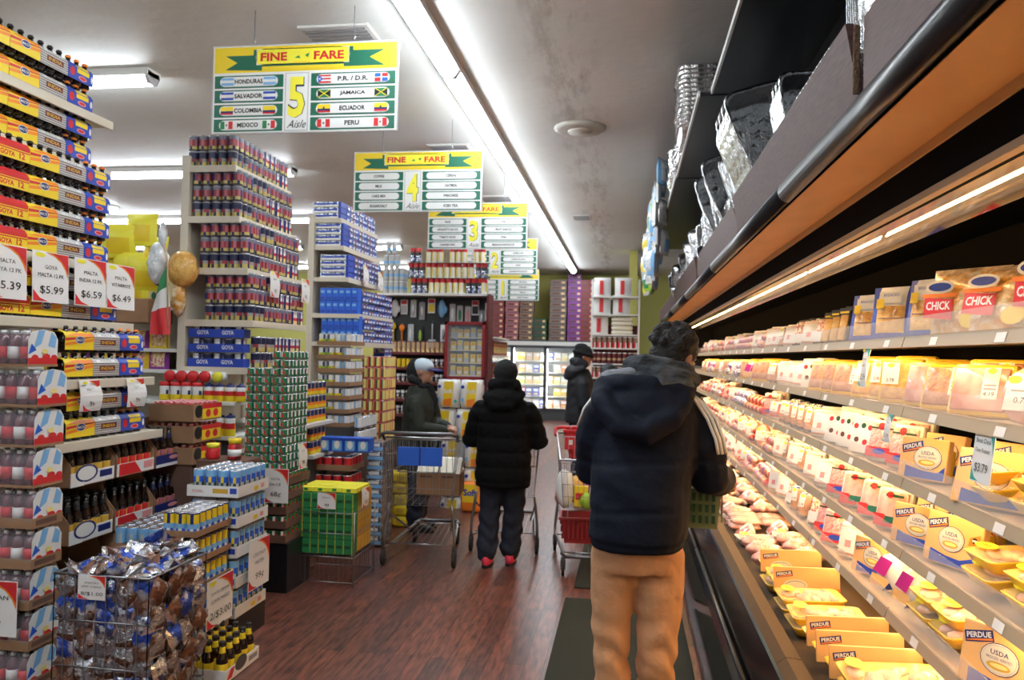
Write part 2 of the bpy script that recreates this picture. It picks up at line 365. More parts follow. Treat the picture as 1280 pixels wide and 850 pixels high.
# round plate, globe lamp, vents on the ceiling
b = MB().lathe([(.25,0), (.25,-.012), (.22,-.03), (.2,-.034)], 'paint_cream', 28, M=T(-.49, 7.45, H)); b.lathe([(.12,-.03), (.11,-.05)], 'paint_cream', 20, M=T(-.49, 7.45, H))
tag(b.build('ceiling_plate'), 'round cream plate on the stained ceiling near the meat case', 'ceiling plate')
g = MB().lathe([(.18,0), (.22,-.03), (.2,-.07), (.12,-.1)], 'tube_cool', 20); r = MB().lathe([(.24,0), (.24,-.03), (.2,-.03)], 'shelf_white', 20)
Proto('ceiling_lamp', 'light', [('lamp_rim', r), ('lamp_glass', g)]).place(T(-8.1, 11.0, H), 'round glowing lamp on the ceiling behind the six-pack shelves')
for x, y, wd, lb in ((-2.0, 5.15, .5, 'behind the aisle five sign'), (-1.9, 8.1, .45, 'behind the aisle four sign'), (-1.85, 10.7, .45, 'behind the aisle three sign'), (-.75, 12.2, .3, 'on the bare ceiling beyond the round plate')):
    fr_ = MB().box(-wd/2, wd/2, -.2, .2, -.02, -.001, 'shelf_white', bev=.005); sl = MB()
    for k in range(7): sl.box(-wd/2+.03, wd/2-.03, -.17+k*.05, -.15+k*.05, -.028, -.019, 'grey')
    Proto('ceiling_vent', 'vent', [('vent_frame', fr_), ('louvre', sl)]).place(T(x, y, H), 'slatted air vent in the ceiling ' + lb, 'ceiling air vents')
# ================================================================ HANGING AISLE SIGNS
class Up:
    def __init__(s, f): s.f = f
    def rect(s, *a): s.f.rect(*a[:-1], a[-1]+3); return s
    def poly(s, p, m, l): s.f.poly(p, m, l+3); return s
    def oval(s, *a): a = list(a); a[5] += 3; s.f.oval(*a); return s
def flag(f, x, y, w, h, k):
    f = Up(f)
    if k == 'hon': f.rect(x, x+w, y, y+h, 'sky', 3).rect(x, x+w, y+h*.33, y+h*.67, 'white', 4)
    if k == 'sal': f.rect(x, x+w, y, y+h, 'blue', 3).rect(x, x+w, y+h*.3, y+h*.7, 'white', 4)
    if k == 'col': f.rect(x, x+w, y+h*.45, y+h, 'yellow', 3).rect(x, x+w, y+h*.2, y+h*.45, 'navy', 3).rect(x, x+w, y, y+h*.22, 'red', 3)
    if k == 'ecu': f.rect(x, x+w, y+h*.45, y+h, 'yellow', 3).rect(x, x+w, y+h*.2, y+h*.45, 'navy', 3).rect(x, x+w, y, y+h*.22, 'red', 3).oval(x+w/2, y+h*.55, w*.08, h*.15, 'brown', 4, 8)
    if k in ('mex', 'per'):
        f.rect(x, x+w*.34, y, y+h, 'green' if k == 'mex' else 'red', 3).rect(x+w*.34, x+w*.66, y, y+h, 'white', 3).rect(x+w*.66, x+w, y, y+h, 'red', 3).oval(x+w/2, y+h*.5, w*.07, h*.14, 'brown', 4, 8)
    if k == 'pr':
        for i in range(5): f.rect(x, x+w, y+h*i/5, y+h*(i+1)/5, 'red' if i % 2 == 0 else 'white', 3)
        f.poly([(x, y), (x+w*.42, y+h/2), (x, y+h)], 'bright_blue', 4).oval(x+w*.14, y+h/2, w*.06, h*.14, 'white', 5, 5)
    if k == 'dr':
        f.rect(x, x+w, y, y+h, 'white', 3)
        for a, b_, c in ((0,.56,'bright_blue'), (.56,.0,'bright_blue'), (0,0,'red'), (.56,.56,'red')): f.rect(x+w*a, x+w*(a+.44), y+h*b_, y+h*(b_+.44), c, 4)
    if k == 'jam':
        f.rect(x, x+w, y, y+h, 'green', 3).poly([(x, y+h*.1), (x+w*.42, y+h/2), (x, y+h*.9)], 'black', 4).poly([(x+w, y+h*.9), (x+w*.58, y+h/2), (x+w, y+h*.1)], 'black', 4)
        f.poly([(x, y), (x+w*.1, y), (x+w, y+h), (x+w*.9, y+h)], 'yellow', 5).poly([(x, y+h), (x+w*.9, y), (x+w, y), (x+w*.1, y+h)], 'yellow', 5)
NUMW = {'5':'five','4':'four','3':'three','2':'two','1':'one'}
SNM = {'5':'listing countries with flags','4':'listing coffee and cereal','3':'listing rice and oil','2':'above the narrow number-one sign','1':'hanging lowest and closest to the freezers'}
def aisle_sign(num, x0, y, z0, left, right, flags=None, tilt=0):
    W, Hh = 1.25, .575
    pb = MB().box(0, W, -.006, .006, 0, Hh, 'light_grey'); f = Fr(pb, (0, -.006, 0), (1,0,0), (0,0,1))
    f.rect(.008, W-.008, .008, Hh-.008, 'white').rect(.012, W-.012, Hh*.69, Hh-.012, 'yellow', 2)
    hb = MB(); g = Fr(hb, (0, -.007, 0), (1,0,0), (0,0,1), .0008)      # banner with its ribbon and lettering
    t = Hh*.69; hh = Hh-t
    g.poly([(.09, t+.02), (.34, t+.01), (.34, t+hh*.18), (W-.38, t+hh*.18), (W-.38, t+.02), (W-.09, t+.02), (W-.19, t+hh*.42), (W-.09, t+hh*.68), (W-.3, t+hh*.68), (W-.3, t+hh*.82), (.28, t+hh*.82), (.28, t+hh*.62), (.09, t+hh*.62), (.17, t+hh*.36)], 'sign_green', 1)
    g.pill(.295, W-.32, t+.045, t+hh*.84, 'white', 2).rect(.3, W-.325, t+.045, t+hh*.84, 'white', 2).rect(.305, W-.33, t+.05, t+hh*.81, 'lemon', 3).rect(.34, W-.36, t+.01, t+hh*.2, 'yellow', 2)
    g.text('FINE', .42, t+hh*.54, .055, 'red', w=.18, l=4, bold=.035).text('FARE', .79, t+hh*.54, .055, 'red', w=.2, l=4, bold=.035)
    g.poly([(.56, t+.085), (.59, t+.1), (.6, t+.08)], 'green', 4).poly([(.63, t+.1), (.66, t+.115), (.65, t+.085)], 'green', 4).text('Supermarkets', .61, t+.058, .012, 'orange', w=.14, l=4)
    nb = MB(); q = Fr(nb, (0, -.007, 0), (1,0,0), (0,0,1), .0008)
    q.rect(.5, .66, .012, t-.01, 'light_grey', 1).rect(.507, .653, .018, t-.016, 'white', 2).text(num, .582, t*.57, t*.66, 'dark_grey', w=.115 if num != '1' else .06, l=3, bold=.05).text(num, .579, t*.575, t*.66, 'lemon', w=.11 if num != '1' else .055, l=4, bold=.03)
    q.text('Aisle', .585, .055, .05, 'black', w=.13, l=5, italic=.5)
    rb = MB(); s = Fr(rb, (0, -.007, 0), (1,0,0), (0,0,1), .0008)
    for side, names, xa, xb in ((0, left, .018, .488), (1, right, .675, W-.02)):
        for i, nme in enumerate(names):
            yb = .014 + (3-i)*(t-.02)/4; yt = yb + (t-.02)/4 - .012
            s.rect(xa, xb, yb, yt, 'sign_green', 1).pill(xa+.035, xb-.035, yb+.009, yt-.007, 'light_grey', 2).pill(xa+.038, xb-.038, yb+.012, yt-.01, 'white', 3)
            hgt = .03 if flags else .026
            s.text(nme, (xa+xb)/2, (yb+yt)/2+.001, hgt, 'black', w=min(.2, .024*len(nme)) if flags else min(.3, .017*len(nme)), l=5, bold=.03)
            if flags:
                k = flags[side][i]; k1, k2 = k if isinstance(k, tuple) else (k, k)
                flag(s, xa+.048, yb+.017, .085, yt-yb-.032, k1); flag(s, xb-.133, yb+.017, .085, yt-yb-.032, k2)
    hk = MB()
    for x in (.28, W-.3): hk.tube([(x, 0, Hh-.01), (x, 0, Hh+.02), (x+.01, 0, Hh+.03), (x, 0, Hh+.04), (x, 0, H-z0)], .003, 'wire', 5)
    P = Proto('aisle_sign', 'sign', [('sign_panel', pb), ('store_banner', hb), ('aisle_number', nb), ('category_strips', rb), ('hanger', hk)])
    o = P.place(T(x0, y, z0, ry=tilt), 'hanging yellow-bannered sign with a big %s, %s' % (NUMW[num], SNM[num]))
    return o
aisle_sign('5', -2.70, 4.7, 2.995, ['HONDURAS','SALVADOR','COLOMBIA','MEXICO'], ['P.R. / D.R.','JAMAICA','ECUADOR','PERU'], (['hon','sal','col','mex'], [('pr','dr'),'jam','ecu','per']))
aisle_sign('4', -2.61, 7.1, 2.935, ['COFFEE','MILK','CAKE MIX','SUGAR/SALT'], ['CEREAL','OATMEAL','PANCAKES','ICED TEA'])
aisle_sign('3', -2.48, 9.4, 2.9, ['RICE','SPAGHETTI SAUCE','TOMATO SAUCE','CANNED FISH'], ['OIL','FRUIT SNACKS','TUNA','MEXICAN PRODUCTS'])
aisle_sign('2', -2.66, 12.0, 2.86, ['SOUP','BEANS','JUICE','PASTA'], ['PAPER CUPS','CHARCOAL BAGS','SOAP','CLEANING PRODUCTS'])
aisle_sign('1', -2.88, 14.2, 2.62, ['BREAD','COOKIES','CRACKERS','CHIPS'], ['PET FOOD','DETERGENT','BLEACH','PAPER TOWELS'])

# ---- price signs (white card with a red swept corner)
def price_sign(o, u, v, w, h, lines, price, label, group=None, oval=True, teal=False, curl=0, clip=True):
    b = MB(); o = Vector(o); u = Vector(u).normalized(); v = Vector(v).normalized(); n = u.cross(v)
    red = 'teal' if teal else 'red'
    nb = 6; vs_ = []; fs_ = []
    for k in range(nb+1):
        t = k/nb; d = curl*(math.sin(t*PI)*.5 + (1-t)*.4)
        for x in (0, w):
            for e in (0, -.0015): vs_.append(o + u*x + v*(h*t) + n*(d*(.4+.6*x/w) + e))
    for k in range(nb):
        a = 4*k; fs_ += [(a, a+2, a+6, a+4), (a+1, a+5, a+7, a+3), (a+2, a+3, a+7, a+6), (a, a+4, a+5, a+1)]
    fs_ += [(0, 1, 3, 2), (4*nb, 4*nb+2, 4*nb+3, 4*nb+1)]
    b.add(vs_, fs_, 'paper'); pr = MB()
    q = Fr(pr, o + n*(curl*.55+.0008 if curl else .0004), u, v, .0006)
    if curl: q.w = (v*h + n*(-curl*.3)).normalized()
    pts = [(w*.42, h), (w, h), (w, h*.5)] + [(w*(1-.58*(1-math.cos(a))), h*(.5+.5*math.sin(a))) for a in (PI*.12, PI*.25, PI*.37)]
    q.poly([(w*.36, h*.985), (w*.985, h*.985), (w*.985, h*.5), (w*.9, h*.68), (w*.78, h*.82), (w*.6, h*.92)], 'orange' if not teal else 'teal', 1)
    q.poly([(w*.5, h*.985), (w*.985, h*.985), (w*.985, h*.6), (w*.9, h*.74), (w*.78, h*.86), (w*.66, h*.93)], red, 2)
    q.poly([(w*.02, h*.02), (w*.42, h*.02), (w*.2, h*.08), (w*.02, h*.24)], red, 1)
    if oval: q.oval(w*.2, h*.92, w*.14, h*.045, 'lemon', 2)
    for i, t in enumerate(lines): q.text(t, w*.5, h*(.7-.16*i), h*.075, 'black', w=min(w*.72, w*.085*len(t)), l=3)
    q.text(price, w*.52, h*.24 if lines else h*.4, h*.17, 'black', w=min(w*.8, w*.13*len(price)), l=3)
    parts = [('card', b), ('print', pr)]
    P = Proto('price_sign', 'sign', parts)
    return P.place(Matrix.Identity(4), label, group)
# ================================================================ THE MEAT CASE
CY0, CY1 = .6, 14.6
case = empty('refrigerated_display_case', (1.0, (CY0+CY1)/2, 0)); tag(case, 'long open refrigerated meat case with black base and five lit shelves', 'display case')
def cpart(b, name, parent=case):
    o = b.build(name); o.parent = parent
    if parent is case: o.matrix_parent_inverse = Matrix.Translation((-1.0, -(CY0+CY1)/2, 0))
    return o
def prof(pts, m, smooth=False): return MB().prism(pts, 'y', CY0, CY1, m, smooth=smooth)
cpart(prof([(.41,.01), (.43,.14), (.455,.27), (.50,.3), (.56,.46), (.60,.485), (.66,.455), (1.5,.42), (1.5,.01)], 'glossy_black'), 'base')
b = MB()
for y in np.arange(CY0, CY1-.1, 2.44): b.tube([(.485, y+.01, .31), (.485, min(y+2.43, CY1), .31)], .012, 'bumper_black', 8)
cpart(b, 'bumper_rail')
b = MB()
for y in np.arange(CY0, CY1-.1, 2.44): b.prism([(.565,.478), (.60,.505), (.655,.5), (.66,.462), (.60,.487)], 'y', y, min(y+2.435, CY1), 'lip_metal')
cpart(b, 'front_rail')
b = MB().prism([(.66,.455), (1.46,.5), (1.46,.48), (.66,.44)], 'y', CY0, CY1, 'lip_metal')
cpart(b, 'deck')
cpart(prof([(1.5,.4), (1.5,2.3), (1.56,2.3), (1.56,.4)], 'matte_black'), 'back_panel')
b = MB()
for y in (CY0-.05, CY1): b.prism([(.42,0), (.48,.3), (.6,.48), (.9,.9), (.97,1.6), (.62,2.2), (.62,2.26), (1.6,2.26), (1.6,0)], 'y', y, y+.05, 'bumper_black')
cpart(b, 'end_panel')
SH = [(1.0, 1.69), (1.0, 1.435), (1.0, 1.175), (1.0, .915), (.95, .70)]
for x, z in SH:
    b = MB().prism([(x+.012, z-.002), (1.47, z+.01), (1.47, z-.012), (x+.05, z-.024), (x+.05, z-.008), (x+.012, z-.006)], 'y', CY0, CY1, 'rail_metal')
    sh = cpart(b, 'shelf')
    r = MB()
    for y in np.arange(CY0, CY1-.1, 1.22): r.prism([(x+.004, z+.012), (x+.014, z+.012), (x+.014, z-.029), (x-.008, z-.029)], 'y', y+.004, min(y+1.216, CY1), 'rail_cream')
    for y in np.arange(CY0+.3, 9, .47): Fr(r, (x-.0085, y, z-.027), (0,-1,0), (.29,0,1)).rect(0, .06, .002, .03, 'paper')
    cpart(r, 'price_rail').parent = sh
    fb = MB()
    for y in np.arange(CY0, CY1-.1, 1.22): fb.box(x-.004, x-.001, y+.004, min(y+1.216, CY1), z+.012, z+.078, 'clear_plastic')
    cpart(fb, 'clear_fence').parent = sh
    tb = MB()
    for y in np.arange(CY0, CY1-.1, 1.22): tb.tube([(x+.036, y+.05, z-.021), (x+.036, min(y+1.17, CY1), z-.021)], .0065, 'tube_warm', 6)
    t_ = cpart(tb, 'shelf_lamp'); t_.parent = sh
# canopy
cpart(prof([(.60,2.2), (.79,2.2), (.79,2.19), (.835,2.095), (.85,2.095), (.85,2.13), (1.5,2.16), (1.5,2.26), (.60,2.26)], 'matte_black'), 'canopy')
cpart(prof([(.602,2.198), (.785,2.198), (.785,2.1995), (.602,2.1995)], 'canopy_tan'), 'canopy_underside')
cpart(prof([(.785,2.2), (.80,2.195), (.80,2.175), (.79,2.175)], 'sleeve_cream'), 'canopy_trim')
b = MB()
for y in np.arange(CY0, CY1-.1, 2.44):
    b.prism([(.60+.042*math.cos(a)-.012, 2.238+.042*math.sin(a)) for a in [PI/2+PI*k/10 for k in range(11)]], 'y', y+.003, min(y+2.437, CY1), 'bumper_black', smooth=True)
cpart(b, 'canopy_bumper')
cpart(prof([(.832,2.098), (.838,2.106), (.862,2.09), (.86,2.078), (.836,2.08)], 'trim_gold'), 'trim_strip')
cpart(prof([(.892,2.087), (.99,2.032), (.995,2.037), (.898,2.094)], 'mirror'), 'mirror_strip')
b = MB()
for y in np.arange(CY0, CY1-.1, 1.22): b.tube([(.876, y+.03, 2.108), (.876, min(y+1.18, CY1), 2.108)], .008, 'tube_canopy', 6).tube([(.922, y+.03, 2.064), (.922, min(y+1.18, CY1), 2.064)], .0025, 'tube_canopy', 5)
cpart(b, 'canopy_lamp')
# wood fascia boards above the canopy, the storage ledge and the high shelf
for i, (ya, yb, tl, lb) in enumerate(((.5, 2.06, .0, 'closest to the camera'), (2.1, 4.3, -.035, 'with a rough chipped end'), (4.32, 6.75, -.01, 'third one along'), (6.77, 9.2, -.03, 'fourth one along'), (9.22, 14.6, -.01, 'fifth one along'))):
    b = MB().prism([(.575,2.285), (.595,2.285), (.595+tl,2.475), (.575+tl,2.475)], 'y', ya, yb, 'wood_laminate')
    e = MB().box(.577+tl*.5, .594+tl*.5, ya-.006, ya+.004, 2.29, 2.47, 'wood_edge', bev=.003)
    Proto('fascia_board', 'board', [('laminate_face', b), ('cut_edge', e)]).place(Matrix.Identity(4), 'dark brown laminate fascia board above the case canopy, ' + lb, 'fascia boards above the case')
b = MB().box(.60, 1.62, CY0, CY1, 2.262, 2.285, 'wood_laminate'); tag(b.build('storage_ledge'), 'dark wooden ledge on top of the meat case holding foil pans', 'ledge')
for i, (ya, yb, xf, z, lb) in enumerate(((.8, 4.72, .46, 3.2, 'over the cut board'), (4.76, 6.9, .39, 3.2, 'carrying the foil stacks'), (6.94, 11.4, .38, 3.2, 'crowded with hanging plastic packs'))):
    b = MB().box(xf+.01, .93, ya, yb, z-.02, z, 'bumper_black'); e = MB().box(xf, xf+.012, ya, yb, z-.022, z+.012, 'shelf_white')
    bk = MB().box(.93, .95, ya, yb, 2.29, 3.5, 'bumper_black')
    up = MB()
    for yy_ in (ya+.03, yb-.06): up.box(.9, .93, yy_, yy_+.03, 2.29, 3.5, 'dark_grey')
    Proto('high_shelf', 'shelf', [('board', b), ('front_edge', e), ('back_panel', bk), ('upright', up)]).place(Matrix.Identity(4), 'black high shelf with white front edge above the meat case, ' + lb)
# ================================================================ MEAT PACKS  (local: x to the back of the case, y along it, z up; front face looks to -x)
def tray_mb(L, W, h, m, t=.006):   # L along x, W along y
    b = MB(); o = .02
    ring = lambda k, z: [(k, k, z), (L-k, k, z), (L-k, W-k, z), (k, W-k, z)]
    def rr(k, z, c=.025):
        out = []
        for cx, cy, a0 in ((L-k-c, k+c, -PI/2), (L-k-c, W-k-c, 0), (k+c, W-k-c, PI/2), (k+c, k+c, PI)):
            for i in range(4): a = a0+PI/2*i/3; out.append((cx+c*math.cos(a), cy+c*math.sin(a), z))
        return out
    rings = [rr(o, 0), rr(.004, h*.8), rr(0, h), rr(.006, h), rr(o+.004, .006)]; n = 16; v = sum(rings, []); f = []
    for i in range(4):
        for j in range(n): k = (j+1) % n; f.append((i*n+j, i*n+k, (i+1)*n+k, (i+1)*n+j))
    f.append(tuple(range(n-1, -1, -1))); f.append(tuple(4*n+j for j in range(n)))
    return b.add(v, f, m, None, True)
def film_mb(L, W, z, hump, m='film'):
    v = []; f = []; n, k = 9, 7
    for i in range(n+1):
        for j in range(k+1):
            x = i/n; y = j/k; e = min(1, 6*min(x, 1-x))*min(1, 6*min(y, 1-y)); v.append((.004+(L-.008)*x, .004+(W-.008)*y, z+hump*e*(.8+random.uniform(-.22, .22))))
    for i in range(n):
        for j in range(k): a = i*(k+1)+j; f.append((a, a+k+1, a+k+2, a+1))
    return MB().add(v, f, m, None, True)
def pieces(L, W, z, m, n=9, r=.028):
    b = MB()
    for i in range(n): b.blob((random.uniform(.05, L-.05), random.uniform(.04, W-.04), z), (r*random.uniform(1.1, 1.8), r*random.uniform(.7, 1.1), r*.55), m, jit=.1, rot=random.uniform(0, PI))
    return b
def oval_sticker(cx, cy, z, r=.035, txt='SAVE'):
    b = MB(); f = Fr(b, (cx, cy, z), (0,-1,0), (1,0,0)); f.oval(0, 0, r*1.35, r*.8, 'lemon').text(txt, 0, 0, r*.6, 'orange', w=r*1.6, l=2, bold=.02); return b
def chicken_tray(L, W, meat, tr='tray_yellow', seed=0):
    random.seed(seed)
    return Proto('meat_tray', 'meat pack', [('tray', tray_mb(L, W, .038, tr)), ('meat', pieces(L, W, .03, meat, 12)), ('film', film_mb(L, W, .038, .012)), ('sticker', oval_sticker(.055, W-.055, .054))])
PT = {}
PT['tray_a'] = chicken_tray(.30, .20, 'chicken', seed=1); PT['tray_b'] = chicken_tray(.28, .2, 'chicken', seed=2); PT['tray_c'] = chicken_tray(.32, .24, 'chicken', seed=3); PT['tray_d'] = chicken_tray(.26, .18, 'ham', seed=4)
PT['tray_w'] = chicken_tray(.24, .16, 'ground_meat', 'tray_white', 5)
def seal(f, cx, cy, r, l):       # verified oval
    f.oval(cx, cy, r*1.3, r, 'navy', l).oval(cx, cy, r*1.25, r*.95, 'cream', l+1).oval(cx, cy, r*1.15, r*.86, 'grey', l+2).oval(cx, cy, r*1.13, r*.84, 'cream', l+3)
    f.text('USDA', cx, cy+r*.38, r*.3, 'navy', w=r*1.2, l=l+4, bold=.01).text('PROCESS VERIFIED', cx, cy+r*.02, r*.17, 'navy', w=r*1.7, l=l+4).oval(cx, cy-r*.42, r*.8, r*.26, 'gold', l+4).oval(cx+.002, cy-r*.4, r*.6, r*.14, 'pale_yellow', l+5)
def logo(f, cx, cy, w, l, rot=.28, word=True):
    ca, sa = math.cos(rot), math.sin(rot); R = lambda pts: [(cx+x*ca-y*sa, cy+x*sa+y*ca) for x, y in pts]; h = w*.36
    f.poly(R([(-w/2,-h/2), (w/2,-h/2), (w/2,h/2), (-w/2,h/2)]), 'navy', l).poly(R([(-w*.46,-h*.4), (w*.46,-h*.4), (w*.46,-h*.2), (-w*.46,-h*.28)]), 'orange', l+1)
    f.text('PERDUE', cx-math.sin(rot)*h*.1, cy+h*.1, h*.5, 'white', w=w*.86, l=l+1, bold=.03, rot=rot)
# sleeve pack: tray behind a printed card sleeve standing up, card faces the shopper
def sleeve(h=.17, W=.24, band=True, bird=True):
    c = MB().box(0, .028, 0, W, 0, h, 'sleeve_cream', bev=.004); f = Fr(c, (-.0005, W, 0), (0,-1,0), (0,0,1), .0005)
    if band: f.poly([(.03, .004), (W-.004, .004), (W-.004, .055), (.16, .03), (.1, .032), (.03, .045)], 'blue', 1)
    logo(f, .05, h-.036, .085, 1); seal(f, .115, h*.53, .043, 2)
    if bird and W > .2: f.poly([(W-.055, h*.5), (W-.01, h*.56), (W-.01, h*.75), (W-.05, h*.66)], 'orange', 1).oval(W-.03, h*.62, .012, .01, 'black', 2).rect(W-.04, W-.02, h*.6, h*.64, 'white', 3)
    t = tray_mb(.03, W-.02, .03, 'tray_yellow')
    m = MB().box(.026, .06, .01, W-.01, .004, h*.8, 'tray_yellow', bev=.008)
    return Proto('chicken_pack', 'meat pack', [('card_sleeve', c), ('tray', m)])
PT['sleeve'] = sleeve(); PT['sleeve_s'] = sleeve(.15, .19, True, False)
# divider style pack on the deck: card across, facing the camera side (-y)
def deck_sleeve():
    c = MB().box(0, .30, 0, .012, 0, .115, 'sleeve_cream', bev=.002); f = Fr(c, (0, -.0005, 0), (1,0,0), (0,0,1), .0005)
    logo(f, .05, .082, .075, 1, .14); f.oval(.1, .03, .055, .03, 'cream', 1).oval(.1, .03, .045, .022, 'navy', 2).oval(.1, .03, .043, .02, 'cream', 3).rect(.17, .3, 0, .02, 'orange', 1)
    t = tray_mb(.3, .1, .04, 'tray_yellow'); t2 = MB().join(t, T(0, .012, 0)); m = MB().join(pieces(.3, .1, .035, 'chicken', 7, .022), T(0, .012, 0))
    return Proto('chicken_pack', 'meat pack', [('card_sleeve', c), ('tray', t2), ('meat', m)])
PT['deck_sleeve'] = deck_sleeve()
def pouch(W, h, d, top, body, edge, mark=None, name='poultry_bag'):
    """soft bag standing up, edge colour border, top label and window"""
    b = MB(); n, k = 6, 8; v = []; f = []
    for s in (-1, 1):
        for i in range(n+1):
            for j in range(k+1):
                y = i/n; z = j/k; e = (math.sin(PI*y)**.5)*(math.sin(PI*min(1, z*.93+.07))**.6); v.append((d/2+s*d/2*e*(1+random.uniform(-.12,.12)), y*W, z*h))
    m = []
    for s in (0, 1):
        o = s*(n+1)*(k+1)
        for i in range(n):
            for j in range(k):
                a = o+i*(k+1)+j; q = (a, a+k+1, a+k+2, a+1); f.append(q if s else q[::-1])
                m.append(edge if i in (0, n-1) or j == 0 else (top if j >= k*.6 else body))
    b.add(v, f, m, None, True)
    parts = [('bag', b)]
    if mark:
        p = MB(); mark(Fr(p, (-.004-.0*d, W, 0), (0,-1,0), (0,0,1))); parts.append(('label', p))
    return Proto(name, 'meat pack', parts)
PT['blue_bag'] = pouch(.19, .225, .05, 'white', 'breaded', 'blue', lambda f: f.rect(.045, .145, .15, .2, 'white').text('BREADED', .1, .185, .012, 'blue', w=.07).rect(.035, .07, .13, .17, 'yellow', 3).rect(.05, .16, .085, .088, 'navy', 2))
def nug(f):
    f.oval(.05, .15, .05, .028, 'white').text('TYSON'[:0] or 'Any', .05, .155, .015, 'blue', w=.05).poly([(.0, .05), (.1, .06), (.11, .12), (.01, .125)], 'red', 1).text('CHICK', .053, .1, .03, 'white', w=.085, l=2, bold=.03).text('N', .06, .068, .02, 'white', l=2, bold=.03).oval(.15, .11, .04, .035, 'yellow', 1)
def nug(f): f.oval(.06, .165, .05, .024, 'white').oval(.06, .165, .04, .015, 'blue', 2).poly([(.01, .06), (.11, .05), (.11, .12), (.01, .13)], 'red', 1).text('CHICK', .06, .1, .03, 'white', w=.085, l=2, bold=.03).rect(.0, .12, .128, .142, 'orange', 1).oval(.17, .05, .035, .03, 'yellow', 1)
PT['nugget_bag'] = pouch(.26, .24, .12, 'bag_clear', 'bag_clear', 'bag_clear', nug)
PT['plain_bag'] = pouch(.22, .2, .12, 'bag_clear', 'breaded', 'bag_clear', lambda f: f.rect(.12, .2, .06, .1, 'white').rect(.13, .19, .07, .08, 'navy', 2))
def leaning(W, h, edge, meat, lab, name='wrapped_meat_tray'):
    t = MB().box(.008, .045, 0, W, 0, h, edge, bev=.012); m = MB().box(-.002, .012, .014, W-.014, .014, h-.016, meat, bev=.006, smooth=True)
    l = MB(); f = Fr(l, (-.0035, W, 0), (0,-1,0), (0,0,1)); lab(f, W, h)
    return Proto(name, 'meat pack', [('tray', t), ('meat', m), ('label', l)])
def lab1(f, W, h): f.rect(W*.55, W*.8, h*.3, h*.9, 'white').oval(W*.67, h*.84, .014, .01, 'lemon', 2).rect(W*.58, W*.77, h*.55, h*.58, 'grey', 2).rect(W*.58, W*.77, h*.48, h*.51, 'grey', 2).text('4.19', W*.67, h*.4, .014, 'black', l=2)
def lab2(f, W, h): f.oval(W*.42, h*.82, .016, .014, 'red').rect(W*.3, W*.8, h*.78, h*.84, 'dark_green', 1).poly([(W*.05, h*.05), (W*.6, h*.05), (W*.6, h*.2), (W*.3, h*.34), (W*.05, h*.34)], 'red', 1).rect(W*.35, W*.75, h*.14, h*.3, 'sign_green', 2)
def lab3(f, W, h): f.rect(W*.05, W*.95, h*.08, h*.32, 'red').oval(W*.5, h*.22, .035, .013, 'blue', 2).oval(W*.45, h*.83, .018, .016, 'red', 1).rect(W*.1, W*.9, h*.76, h*.8, 'dark_green', 1)
def lab4(f, W, h): f.rect(W*.1, W*.5, h*.4, h*.9, 'white').oval(W*.3, h*.83, .014, .009, 'lemon', 2).text('2.78', W*.3, h*.5, .013, 'black', l=2)
def lab5(f, W, h):
    f.rect(W*.04, W*.96, h*.03, h*.97, 'white')
    for x, y, c in ((.2,.7,'red'), (.5,.72,'dark_green'), (.78,.68,'red'), (.3,.35,'brown'), (.65,.3,'red')): f.oval(W*x, h*y, .014, .013, c, 2)
PT['yellow_lean'] = leaning(.2, .17, 'tray_yellow', 'brown_meat', lab1); PT['yellow_lean2'] = leaning(.2, .17, 'tray_yellow', 'ham', lab1); PT['orange_meat'] = leaning(.17, .18, 'tray_yellow', 'breaded', lab4)
PT['red_pack'] = leaning(.16, .18, 'tray_white', 'ground_meat', lab3); PT['red_green_pack'] = leaning(.16, .17, 'tray_white', 'ham', lab2); PT['white_spot'] = leaning(.14, .18, 'tray_white', 'tray_white', lab5)
PT['slices'] = leaning(.1, .15, 'print_silver', 'brown_meat', lab4, 'sliced_meat_pack'); PT['white_pack'] = leaning(.15, .16, 'tray_white', 'ham', lambda f, W, h: f.rect(W*.1, W*.9, h*.15, h*.85, 'white').rect(W*.3, W*.5, h*.3, h*.5, 'pink', 2))
PT['beef'] = leaning(.19, .13, 'tray_white', 'beef', lab4); PT['dark_pack'] = leaning(.09, .17, 'black', 'print_mix', lambda f, W, h: f.rect(W*.1, W*.9, h*.1, h*.45, 'white'), 'hot_dog_pack')
PT['gold_pack'] = leaning(.08, .18, 'black', 'breaded', lambda f, W, h: f.rect(0, W, h*.8, h, 'black').rect(W*.1, W*.9, h*.84, h*.9, 'yellow', 2), 'sausage_pack')
def roll(W, r, body, band, ends, name='ground_turkey_roll'):
    b = MB(); M = T(r, 0, r, rx=-PI/2); pr = [(.006,0), (r*.5,.008), (r,.03)] + [(r, .03+(W-.06)*k/6) for k in range(1, 7)] + [(r*.5, W-.008), (.006, W)]
    b.lathe(pr, lambda i, j: ends if i < 2 or i > 8 else (band if i in (3, 4, 5) else body), 10, M=M); return Proto(name, 'meat pack', [('wrapper', b)])
PT['roll_purple'] = roll(.2, .038, 'white', 'purple', 'print_silver'); PT['roll_pink'] = roll(.16, .03, 'ham', 'purple', 'ham', 'sausage_roll'); PT['roll_orange'] = roll(.17, .028, 'orange', 'print_mix', 'red', 'sausage_roll')
def turkey(W=.17):
    b = MB().blob((.06, W/2, .075), (.06, W/2, .08), 'white', seg=12, rings=8, jit=.04); p = MB(); f = Fr(p, (-.006, W, 0), (0,-1,0), (0,0,1)); f.poly([(.03,.07), (.09,.055), (.12,.12), (.06,.13)], 'magenta').poly([(.02,.02), (.12,.015), (.11,.05), (.03,.06)], 'sleeve_cream', 1).poly([(.09, .0), (.14, .02), (.12, .04)], 'navy', 2)
    return Proto('ground_poultry_pack', 'meat pack', [('wrapper', b), ('label', p)])
PT['turkey'] = turkey()
